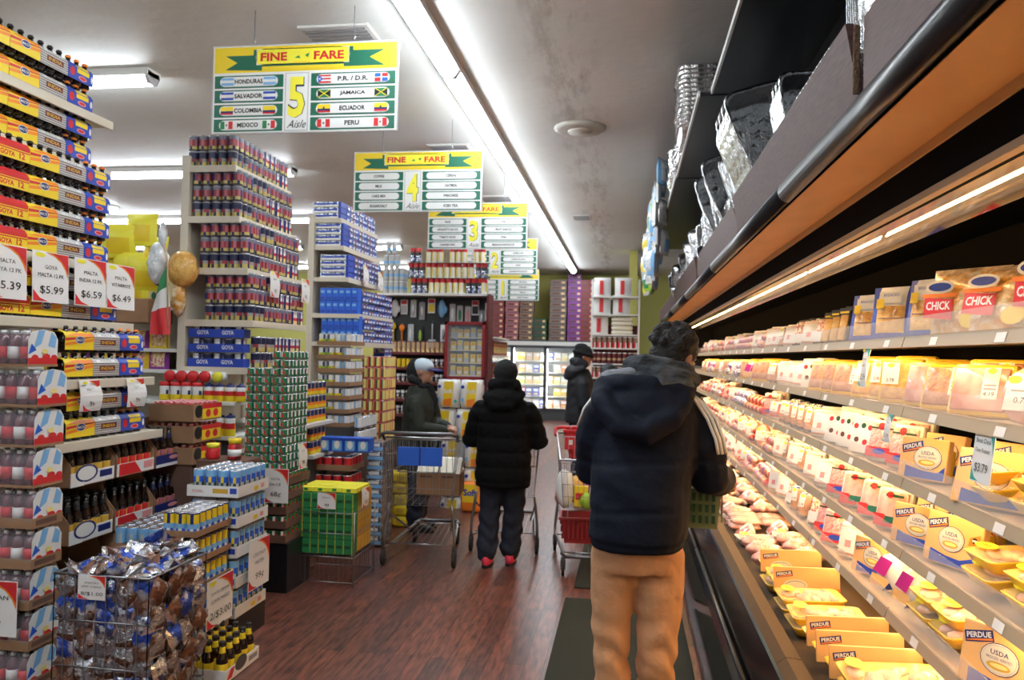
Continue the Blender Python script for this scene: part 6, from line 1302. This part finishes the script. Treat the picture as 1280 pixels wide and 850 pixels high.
# red hand baskets nested on the cart seat and under it
def hand_basket(m):
    b = MB(); L, W, h = .42, .27, .2
    ring = lambda l, w, z: [(-l/2,-w/2,z), (l/2,-w/2,z), (l/2,w/2,z), (-l/2,w/2,z)]
    v = ring(L*.86, W*.84, 0) + ring(L, W, h) + ring(L+.03, W+.03, h) + ring(L+.03, W+.03, h-.02); f = [(0,1,2,3)]
    for i in range(3):
        for j in range(4): k = (j+1) % 4; f.append((4*i+j, 4*i+k, 4*i+4+k, 4*i+4+j))
    b.add(v, f, m); s = MB()
    for i in range(12):
        x = -.19+.0345*i
        s.box(x, x+.012, -W/2-.004, -W/2+.004, .04, h-.03, m)
    for i in range(7):
        y = -.105+.031*i
        for sx in (-1, 1):
            for zz in (.03, .085, .14): s.box(sx*(L/2-.012)-.006+(.013*sx*(zz-.03)/.11), sx*(L/2-.012)+.006+(.013*sx*(zz-.03)/.11), y, y+.017, zz, zz+.038, 'dark_green' if m == 'basket_green' else 'dark_red')
    hd = MB().tube([(-.16, -.12, h+.005), (-.16, .0, h+.02), (0, .06, h+.025), (.16, .0, h+.02), (.16, -.12, h+.005)], .006, 'dark_steel', 8)
    return [('shell', b, [('slat', s)]), ('handle', hd)]
Proto('shopping_basket', 'basket', hand_basket('red')).place(T(-.30, 6.62, .80, rz=.05), 'red plastic hand basket set on the back of the grocery cart')
Proto('shopping_basket', 'basket', hand_basket('dark_red')).place(T(-.28, 6.12, .18, rz=.05), 'dark red plastic hand basket on the lower rack of the grocery cart')
p = MB().box(0, .1, 0, .004, 0, .12, 'red', bev=.001); Fr(p, (0,-.0005,0), (1,0,0), (0,0,1)).rect(.035, .065, .04, .08, 'white')
tag(p.build('card', M=T(-.5, 6.44, .84)), 'small red card with white square on the red basket', 'card')
# groceries
jug = MB().lathe([(.05,0), (.06,.01), (.06,.13), (.045,.18), (.02,.21), (.02,.225)], 'cream', 12); jc = MB().lathe([(.022,.222), (.022,.245)], 'bright_blue', 10)
Proto('milk_jug', 'jug', [('jug', jug), ('cap', jc)]).place(T(-.2, 5.78, .505), 'pale milk jug with blue cap among the cart groceries')
wb_ = MB().blob((0,0,.13), (.07,.06,.14), 'white', seg=12, rings=9, jit=.09); Proto('plastic_bag', 'bag', [('bag', wb_)]).place(T(-.44, 5.78, .5), 'white knotted plastic bag at the corner of the grocery cart')
ob = MB().blob((0,0,.09), (.06,.06,.1), 'breaded', seg=12, rings=8, jit=.1); Proto('bread_bag', 'bag', [('bag', ob)]).place(T(-.37, 5.9, .52), 'orange-brown food bag behind the white bag in the cart')
yb2 = box_proto('food_box', 'box', .1, .05, .15, 'yellow', lambda f, w, h: f.rect(.01,.09,.05,.1,'red')); yb2.place(T(-.37, 5.76, .505), 'small yellow box with red label in the grocery cart')
gb2 = MB().blob((0,0,.05), (.05,.05,.06), 'lime', seg=12, rings=8, jit=.06); Proto('vegetable_bag', 'bag', [('bag', gb2)]).place(T(-.28, 5.76, .5), 'green vegetable bag in the grocery cart')
rb2 = MB().blob((0,0,.05), (.05,.05,.06), 'beef', seg=12, rings=8, jit=.06); Proto('meat_package', 'meat pack', [('meat', rb2)]).place(T(-.48, 5.9, .5), 'red meat package at the bottom of the grocery cart')
pb2 = MB().blob((0,0,.07), (.1,.07,.08), 'purple', seg=12, rings=8, jit=.08); Proto('snack_bag', 'snack bag', [('bag', pb2)]).place(T(-.22, 6.1, .52), 'purple snack bag deeper in the grocery cart')
# ================================================================ PEOPLE
def caps(mb, pts, rads, m='skin', sq=1, seg=10):
    P = [Vector(p) for p in pts]; R = list(rads)
    a = (P[0]-P[1]).normalized(); z = (P[-1]-P[-2]).normalized()
    pre = [P[0]+a*R[0]*.95, P[0]+a*R[0]*.7]; post = [P[-1]+z*R[-1]*.7, P[-1]+z*R[-1]*.95]
    return mb.tube([tuple(p) for p in pre+P+post], [R[0]*.25, R[0]*.7]+R+[R[-1]*.7, R[-1]*.25], m, seg, sq=sq)
def loft(mb, rings, m='skin', seg=20, rot=0):
    """rings (cx, cy, z, rx, ry)"""
    v = []; f = []; c, s = math.cos(rot), math.sin(rot)
    for cx, cy, z, rx, ry in rings:
        for j in range(seg):
            a = 2*PI*j/seg; e = .8; x = rx*math.copysign(abs(math.cos(a))**e, math.cos(a)); y = ry*math.copysign(abs(math.sin(a))**e, math.sin(a)); v.append((cx+x*c-y*s, cy+x*s+y*c, z))
    n = len(rings)
    for i in range(n-1):
        for j in range(seg): k = (j+1) % seg; f.append((i*seg+j, i*seg+k, (i+1)*seg+k, (i+1)*seg+j))
    f.append(tuple(range(seg-1, -1, -1))); f.append(tuple((n-1)*seg+j for j in range(seg)))
    return mb.add(v, f, m, None, True)
def fuse(mb, name, m, vox=.012, sm=4, disp=None, parent=None):
    me = mb.mesh('tmp'); o = bpy.data.objects.new('tmp', me); C.objects.link(o)
    r = o.modifiers.new('r', 'REMESH'); r.mode = 'VOXEL'; r.voxel_size = vox; r.use_smooth_shade = True
    s = o.modifiers.new('s', 'SMOOTH'); s.iterations = sm; s.factor = .5
    dg = bpy.context.evaluated_depsgraph_get(); me2 = bpy.data.meshes.new_from_object(o.evaluated_get(dg)); bpy.data.objects.remove(o); bpy.data.meshes.remove(me)
    me2.materials.clear(); me2.materials.append(M_(m))
    me2.polygons.foreach_set('material_index', [0]*len(me2.polygons)); me2.polygons.foreach_set('use_smooth', [True]*len(me2.polygons))
    if disp:
        n = len(me2.vertices); co = np.empty(n*3, np.float32); me2.vertices.foreach_get('co', co); co = co.reshape(-1, 3)
        nr = np.array([v.normal[:] for v in me2.vertices], np.float32); co += nr*disp(co)[:, None]; me2.vertices.foreach_set('co', co.ravel())
    me2.name = name; me2.update(); o = bpy.data.objects.new(name, me2); C.objects.link(o)
    if parent: o.parent = parent
    return o
def wob(co, s, k): return (np.sin(co[:,0]*k+np.sin(co[:,2]*k*1.3+s)*1.7)*np.sin(co[:,1]*k*.9+s)*np.sin(co[:,2]*k*1.1+1.3*s+np.sin(co[:,0]*k)))
def head(mb, c, yaw, pitch=0, roll=0, s=1):
    """head with face looking along local +y before yaw"""
    M = T(*c) @ Matrix.Rotation(yaw, 4, 'Z') @ Matrix.Rotation(pitch, 4, 'X') @ Matrix.Rotation(roll, 4, 'Y') @ Matrix.Scale(s, 4)
    mb.blob((0,-.008,.02), (.076,.095,.098), 'skin', M=M, seg=16, rings=12).blob((0,.022,-.045), (.056,.066,.072), 'skin', M=M, seg=14, rings=10).blob((0,.062,-.09), (.024,.02,.018), 'skin', M=M)
    mb.tube([(0,.085,.015), (0,.108,-.022), (0,.100,-.034)], [.009,.013,.011], 'skin', 8, M=M); mb.blob((.012,.094,-.032), (.009,.01,.008), 'skin', M=M); mb.blob((-.012,.094,-.032), (.009,.01,.008), 'skin', M=M)
    mb.blob((0,.082,-.058), (.022,.01,.006), 'skin', M=M); mb.blob((0,.081,-.067), (.019,.009,.006), 'skin', M=M); mb.blob((.03,.073,.022), (.02,.012,.007), 'skin', M=M); mb.blob((-.03,.073,.022), (.02,.012,.007), 'skin', M=M)
    for s_ in (-1, 1): mb.blob((s_*.077,-.005,-.01), (.008,.018,.03), 'skin', M=M)
    return M
def hand(mb, w, d, n, s=1, curl=.5, side=1):
    """w wrist, d direction of the hand, n palm normal"""
    w = Vector(w); d = Vector(d).normalized(); n = Vector(n); n = (n-d*n.dot(d)).normalized(); u = d.cross(n)*side
    X = lambda a, b_, c: tuple(w+d*a*s+u*b_*s+n*c*s)
    mb.tube([X(-.03,0,0), X(.0,0,0), X(.04,0,0), X(.085,0,.0)], [.024*s,.026*s,.036*s,.034*s], 'skin', 10, sq=.5)
    for i, (b_, ln) in enumerate(((.030,.068), (.010,.078), (-.011,.072), (-.031,.056))):
        p = [(.075, b_, 0)]; a = curl*.5; x, z = .08, 0
        for k in (.42, .32, .26): x += ln*k*math.cos(a); z += ln*k*math.sin(a); p.append((x, b_*(1+.1*k), z)); a += curl*.8
        caps(mb, [X(*q) for q in p], [.0095*s,.009*s,.0085*s,.0075*s], seg=8)
    caps(mb, [X(.02,.03,.005), X(.045,.052,.015), X(.07,.055,.03)], [.012*s,.0105*s,.009*s], seg=8)
def eyes(M, root):
    for s_ in (-1, 1):
        b = MB().blob((s_*.03,.079,.004), (.012,.006,.006), 'white', M=M).blob((s_*.03,.0845,.004), (.006,.003,.006), 'black', M=M); o = b.build('eye'); o.parent = root
        b = MB().box(s_*.03-.017, s_*.03+.017, .083, .087, .022, .029, 'hair', M=M, bev=.001); o = b.build('eyebrow'); o.parent = root
def shoe(x, y, rz, m, z=0, pitch=0, parent=None, s=1):
    M = T(x, y, z, rz) @ Matrix.Rotation(pitch, 4, 'X'); b = MB()
    b.blob((0,.06,.035), (.045*s,.13*s,.05), m, M=M, seg=14, rings=8).blob((0,-.02,.06), (.04*s,.06*s,.06), m, M=M, seg=12, rings=8)
    o = fuse(b, 'shoe', m, .008, 3); o.parent = parent; k = MB().prism([(.044*s*math.cos(a)*(.9 if math.sin(a) < 0 else 1), .055+.135*s*math.sin(a)) for a in [2*PI*i/18 for i in range(18)]], 'z', -.002, .018, 'rubber', M=M).build('sole'); k.parent = o; return o

# ---------------- man in the navy jacket and tan trousers
def quilt(z0, pitch, amp): return lambda co: amp*(np.abs(np.sin((co[:,2]-z0)/pitch*PI))**.5-.75) + wob(co, .7, 28)*.004
b = MB(); hc = (.195, 3.27, 1.612); Mh = head(b, hc, -.75, -.42)
caps(b, [(.19,3.25,1.56), (.14,3.2,1.47), (.11,3.17,1.4)], [.058,.062,.08]); loft(b, [(.05,3.12,.86,.13,.1), (.05,3.12,.95,.15,.11), (.07,3.13,1.15,.14,.1), (.1,3.16,1.35,.16,.1), (.11,3.17,1.44,.1,.08)], rot=-.5)
LA = [(-.06,3.14,1.39), (-.1,3.26,1.13), (.12,3.5,1.08)]; RA = [(.26,3.2,1.39), (.33,3.24,1.12), (.42,3.47,1.1)]
caps(b, LA, [.05,.042,.028]); caps(b, RA, [.05,.042,.028])
hand(b, LA[2], (.8,.5,-.2), (0,0,-1), 1, 1.0, -1); hand(b, RA[2], (.25,.9,-.35), (0,0,-1), 1, 1.1, 1)
for hip, kn, an in (((-.03,3.12,.88), (-.045,3.1,.48), (-.03,3.09,.08)), ((.13,3.14,.88), (.125,3.1,.48), (.12,3.13,.08))): caps(b, [hip, kn, an], [.085,.055,.042]); caps(b, [an, (an[0]+.03, an[1]+.1, .05)], [.04,.03])
man = fuse(b, 'person', 'skin_tan', .0065, 3); tag(man, 'person in navy jacket and tan trousers bending over the meat case with a green basket', 'person'); eyes(Mh, man)
b = MB(); loft(b, [(.05,3.10,.865,.17,.15), (.05,3.10,.90,.188,.165), (.055,3.1,1.0,.19,.168), (.06,3.11,1.15,.195,.165), (.075,3.13,1.28,.205,.16), (.09,3.14,1.36,.20,.15), (.105,3.155,1.43,.165,.125), (.125,3.17,1.49,.1,.09)], rot=-.35)
caps(b, [(-.075,3.12,1.385), (-.125,3.17,1.28), (-.13,3.24,1.14), (-.04,3.36,1.09), (.08,3.46,1.08)], [.085,.082,.075,.066,.055]); caps(b, [(.25,3.17,1.385), (.305,3.16,1.26), (.335,3.2,1.13), (.375,3.33,1.1), (.41,3.43,1.1)], [.085,.084,.078,.068,.058])
def navy(co):
    d = wob(co, 1.1, 13)*.008+wob(co, 2.7, 37)*.002
    for zz in (1.02, 1.2): d -= .006*np.exp(-((co[:,2]-zz-.015*np.sin(co[:,0]*9))/.012)**2)
    d -= .008*np.exp(-((co[:,2]-.895)/.008)**2); return d
jk = fuse(b, 'jacket', 'jacket_navy', .011, 5, navy, man)
b = MB(); b.blob((.055,3.0,1.405), (.165,.075,.095), 'skin', seg=16, rings=12, rot=-.15); caps(b, [(-.10,3.05,1.49), (-.09,2.98,1.43), (-.02,2.93,1.345), (.07,2.915,1.325), (.16,2.95,1.38), (.22,3.02,1.45), (.24,3.1,1.5)], [.035,.045,.05,.05,.048,.04,.03]); caps(b, [(-.09,3.04,1.50), (0,3.0,1.505), (.1,3.0,1.49), (.2,3.04,1.48)], [.035,.045,.045,.035])
fuse(b, 'hood', 'jacket_navy', .010, 4, lambda co: wob(co, 3.1, 26)*.007, man)
b = MB(); caps(b, [(.0,3.13,1.545), (.03,3.06,1.55), (.11,3.03,1.54), (.2,3.06,1.525), (.255,3.14,1.52), (.26,3.22,1.51)], [.03,.04,.045,.042,.035,.028]); caps(b, [(.0,3.1,1.585), (.06,3.05,1.59), (.14,3.06,1.575), (.22,3.11,1.56), (.25,3.18,1.56)], [.022,.032,.034,.03,.022]); caps(b, [(.03,3.04,1.51), (.12,3.0,1.505), (.23,3.06,1.49)], [.03,.034,.03])
tag(fuse(b, 'fleece_hood', 'fleece_grey', .008, 3, lambda co: wob(co, 2, 45)*.004, man), 'grey striped fleece hood at the neck')
b = MB(); b.blob((-.045,3.06,1.525), (.07,.045,.035), 'skin', rot=.2); caps(b, [(-.1,3.06,1.48), (-.05,3.05,1.53), (.02,3.04,1.545)], [.02,.03,.025]); tag(fuse(b, 'fleece_lining', 'fleece_light', .008, 3, None, man), 'pale grey fleece lining showing at the shoulder')
for k in range(3):      # pale stripes running over the right shoulder
    pts = [(.22+.018*k,3.05+.012*k,1.485-.012*k), (.262+.018*k,3.063+.008*k,1.44-.006*k), (.305+.018*k,3.068+.01*k,1.375), (.337+.016*k,3.072+.012*k,1.30), (.35+.016*k,3.082+.012*k,1.24)]
    o = MB().tube(pts, .0065, 'paper', 6).build('stripe'); o.parent = man
o = MB().tube([(-.125,3.045,1.455), (-.165,3.075,1.40), (-.19,3.11,1.33)], .006, 'paper', 6).build('stripe'); o.parent = man
random.seed(31); b = MB(); M2 = Mh @ Matrix.Translation((0,-.02,.035)); b.blob((0,0,0), (.09,.105,.09), 'skin', M=M2, seg=16, rings=12).blob((0,-.03,-.05), (.082,.07,.07), 'skin', M=M2, seg=14, rings=10)
for i in range(70): a = random.uniform(0, 2*PI); t = random.uniform(.0, 1.9); b.blob((.088*math.sin(t)*math.cos(a), .1*math.sin(t)*math.sin(a)-.012, .088*math.cos(t)), random.uniform(.012,.022), 'skin', M=M2, seg=6, rings=4) if not (math.sin(a) > .3 and t > 1.0) else None
fuse(b, 'hair', 'hair', .006, 1, None, man)
def trousers(hips, legs, m, waist, name='trousers', parent=None, vox=.011):
    b = MB(); loft(b, hips)
    for pts, rd in legs: caps(b, pts, rd, seg=14)
    return fuse(b, name, m, vox, 4, waist, parent)
def folds(co): return .011*np.sin(co[:,2]*52+np.sin(co[:,0]*30+co[:,1]*25)*2.2)*np.clip((.75-co[:,2])*2.2, .12, 1)*np.abs(np.sin(co[:,2]*11+co[:,0]*14))+wob(co, .4, 20)*.003
trousers([(.05,3.11,.78,.165,.12), (.05,3.11,.86,.175,.135), (.05,3.11,.98,.16,.125)], [([(-.035,3.11,.84), (-.045,3.1,.66), (-.045,3.09,.46), (-.035,3.09,.25), (-.03,3.08,.07)], [.098,.084,.07,.068,.07]), ([(.135,3.12,.84), (.14,3.11,.66), (.13,3.1,.46), (.125,3.12,.25), (.12,3.12,.07)], [.102,.09,.076,.072,.074])], 'trousers_tan', folds, parent=man)
shoe(-.03, 3.08, -.35, 'black', .014, 0, man, 1.1); shoe(.12, 3.12, -.45, 'black', .014, 0, man, 1.1)
hb_ = Proto('shopping_basket', 'basket', hand_basket('basket_green')); hb_.place(T(.30, 3.50, .90, rz=1.45, s=.85), 'green plastic hand basket hanging from the hand of the navy jacket person')

# ---------------- person in the black coat pushing a cart
def coat_disp(co): return quilt(.1, .115, .010)(co)
def straight(root_label, px, py, rz, top, coat, legm, hat, kind, arms, legs, skin='skin', hem=.63, shoem='black', sc_=1.0, head_yaw=0, hood=True, coat_w=.215, disp=None):
    """builds a standing figure in local coordinates facing +y and moves it into place; returns the root"""
    s = top/1.62; b = MB(); Mh = head(b, (0,.03,1.50), head_yaw, -.08)
    caps(b, [(0,.02,1.43), (0,0,1.36), (0,0,1.28)], [.052,.055,.08]); loft(b, [(0,0,.78,.14,.1), (0,0,.9,.15,.11), (0,0,1.1,.13,.1), (0,0,1.25,.16,.1), (0,0,1.32,.1,.08)])
    for a, sd in zip(arms, (-1, 1)): caps(b, a[:3], [.048,.04,.027]); hand(b, a[2], a[3], a[4], .95, .9, sd)
    for l in legs: caps(b, l, [.08,.052,.038]); caps(b, [l[2], (l[2][0], l[2][1]+.09, l[2][2]-.02)], [.035,.028])
    root = fuse(b, 'person', skin, .007, 3); tag(root, root_label, 'person'); eyes(Mh, root)
    b = MB(); w_ = coat_w; loft(b, [(0,0,hem,w_,.16), (0,0,hem+.05,w_+.01,.17), (0,0,.85,w_+.005,.165), (0,0,1.05,w_-.005,.155), (0,0,1.2,w_,.15), (0,-.005,1.29,w_-.04,.125), (0,-.005,1.36,.1,.09)])
    for a in arms: p = [Vector(q) for q in a[:3]]; caps(b, [p[0], p[0].lerp(p[1], .5)+Vector((0,0,0)), p[1], p[1].lerp(p[2], .5), p[2]], [.088,.086,.08,.068,.052])
    fuse(b, 'coat', coat, .012, 5, disp, root)
    if hood:
        b = MB(); b.blob((0,-.03,1.385), (.085,.075,.085), 'skin', seg=14, rings=10).blob((0,-.1,1.31), (.155,.085,.095), 'skin', seg=14, rings=10); caps(b, [(-.13,.0,1.36), (-.12,-.09,1.34), (-.06,-.15,1.27), (.06,-.15,1.27), (.12,-.09,1.34), (.13,.0,1.36)], [.035,.045,.045,.045,.045,.035]); caps(b, [(-.09,.03,1.41), (-.09,-.04,1.43), (0,-.075,1.44), (.09,-.04,1.43), (.09,.03,1.41)], [.045,.055,.06,.055,.045]); fuse(b, 'hood', coat, .010, 4, lambda co: wob(co, 1, 28)*.005, root)
    lr = [(([Vector(l[0])+Vector((0,0,.04)), Vector(l[0]).lerp(Vector(l[1]), .5), l[1], Vector(l[1]).lerp(Vector(l[2]), .5), Vector(l[2])+Vector((0,0,.035))]), [.1,.095,.085,.083,.085]) for l in legs]
    trousers([(0,0,.72,.155,.12), (0,0,.8,.165,.13), (0,0,.92,.15,.115)], lr, legm, lambda co: folds(co)*.8, parent=root)
    if hat == 'beanie':
        b = MB(); b.blob((0,-.01,.045), (.09,.108,.085), 'skin', M=Mh, seg=16, rings=12).tube([(.088*math.cos(a), -.01+.104*math.sin(a), .03-.02*math.sin(a)) for a in [2*PI*i/20 for i in range(20)]], .02, 'skin', 8, closed=True, M=Mh); b.blob((0,-.03,.10), (.075,.085,.05), 'skin', M=Mh).blob((0,-.045,-.0), (.082,.075,.08), 'skin', M=Mh); fuse(b, 'beanie', 'knit_black', .007, 2, lambda co: .0012*np.sin(co[:,2]*700), root)
    if hat == 'dome':
        b = MB(); b.blob((0,-.02,.03), (.098,.112,.105), 'skin', M=Mh, seg=16, rings=12); fuse(b, 'beanie', 'knit_black', .007, 2, lambda co: wob(co, 1, 60)*.004, root)
    if hat == 'grey':
        b = MB(); b.blob((0,-.01,.04), (.09,.108,.09), 'skin', M=Mh, seg=16, rings=12); fuse(b, 'beanie', 'fleece_grey', .007, 2, None, root)
    if hat == 'cap':
        b = MB(); b.blob((0,-.008,.045), (.088,.106,.078), 'skin', M=Mh, seg=16, rings=12); o = fuse(b, 'cap', 'fleece_light', .007, 2, None, root); o.data.materials.clear(); o.data.materials.append(M_('sky_cap'))
        v = []; f = []; n = 10
        for i in range(n+1):
            a = -.1+ (PI+.2)*i/n
            for r_, dz in ((.80, 0), (1.0, -.005), (1.0, .0)): v.append((.085*math.cos(a)*r_, .08+ (.12*math.sin(a) if r_ > .9 else .0), .048+dz*2-.02*abs(math.cos(a))-.1*max(0, math.sin(a))*.2*(r_ > .9)))
        for i in range(n): q = 3*i; f += [(q, q+3, q+4, q+1), (q+2, q+5, q+3, q)]
        o2 = MB().add([tuple(p) for p in v], f, 'navy', Mh, True).build('visor'); o2.parent = o
        b = MB(); caps(b, [(.08,.02,1.40), (.09,-.05,1.42), (0,-.1,1.43), (-.09,-.05,1.42), (-.08,.03,1.38), (0,.09,1.34), (.08,.05,1.36)], [.035,.04,.045,.04,.035,.035,.03]); b.blob((0,-.06,1.5), (.088,.08,.12), 'skin', seg=12, rings=10); caps(b, [(0,.09,1.35), (-.02,.13,1.22), (-.01,.14,1.1)], [.045,.05,.035]); fuse(b, 'scarf', 'scarf_black', .009, 3, lambda co: wob(co, 1, 40)*.004, root)
    if shoem:
        for l in legs: shoe(l[2][0], l[2][1], 0, shoem, max(0, l[2][2]-.085), -.25 if l[2][2] > .1 else 0, root)
    root.matrix_world = T(px, py, 0.0, rz, s=s); return root
mat('sky_cap', (.5,.6,.68), .8)
straight('person in black puffy coat, dark beanie and pink shoes pushing a cart, seen from behind', -.925, 5.92, .0, 1.56, 'jacket_black', 'jeans', 'dome', None,
         [[(-.19,0,1.22), (-.275,.05,.98), (-.2,.28,.95), (.3,1,.1), (0,0,-1)], [(.19,0,1.22), (.275,.05,.98), (.2,.28,.95), (-.3,1,.1), (0,0,-1)]],
         [[(-.09,0,.82), (-.1,.0,.45), (-.11,-.06,.09)], [(.09,0,.82), (.085,.05,.45), (.06,.05,.085)]], shoem='hot_pink', coat_w=.215, disp=coat_disp)
straight('person in olive jacket, pale blue cap and black scarf standing behind the blue-panel cart', -1.88, 6.98, -1.7, 1.56, 'jacket_olive', 'jeans', 'cap', None,
         [[(-.17,.02,1.2), (-.21,.08,.98), (-.05,.27,.97), (.6,.8,.1), (0,.3,-1)], [(.17,.02,1.2), (.21,.07,.97), (.06,.27,.95), (-.5,.8,.1), (0,.3,-1)]],
         [[(-.08,0,.8), (-.09,.0,.44), (-.1,-.03,.085)], [(.08,0,.8), (.09,.03,.44), (.1,.02,.085)]], coat_w=.175, hem=.78, hood=False, disp=lambda co: wob(co, 1.7, 22)*.006)
straight('person in dark coat and black beanie, in profile before the white rack', -.56, 9.5, -1.35, 1.74, 'jacket_dark', 'jeans', 'beanie', None,
         [[(-.17,.0,1.2), (-.2,.02,.97), (-.17,.16,.82), (.1,.7,-.7), (1,0,0)], [(.17,.0,1.2), (.2,.02,.97), (.17,.16,.82), (-.1,.7,-.7), (-1,0,0)]],
         [[(-.08,0,.8), (-.09,.02,.44), (-.1,.0,.085)], [(.08,0,.8), (.09,.0,.44), (.1,-.04,.085)]], skin='skin_tan', coat_w=.185, hem=.75, disp=lambda co: wob(co, .7, 22)*.005)
straight('shorter person in dark coat and grey knit hat half hidden beside the navy jacket person', -.2, 9.05, .5, 1.53, 'jacket_dark', 'jeans', 'grey', None,
         [[(-.17,.0,1.2), (-.2,.02,.97), (-.17,.16,.82), (.1,.7,-.7), (1,0,0)], [(.17,.0,1.2), (.2,.02,.97), (.17,.16,.82), (-.1,.7,-.7), (-1,0,0)]],
         [[(-.08,0,.8), (-.09,.02,.44), (-.1,.0,.085)], [(.08,0,.8), (.09,.0,.44), (.1,-.04,.085)]], coat_w=.185, hem=.75, disp=lambda co: wob(co, .9, 22)*.005, head_yaw=2.4)
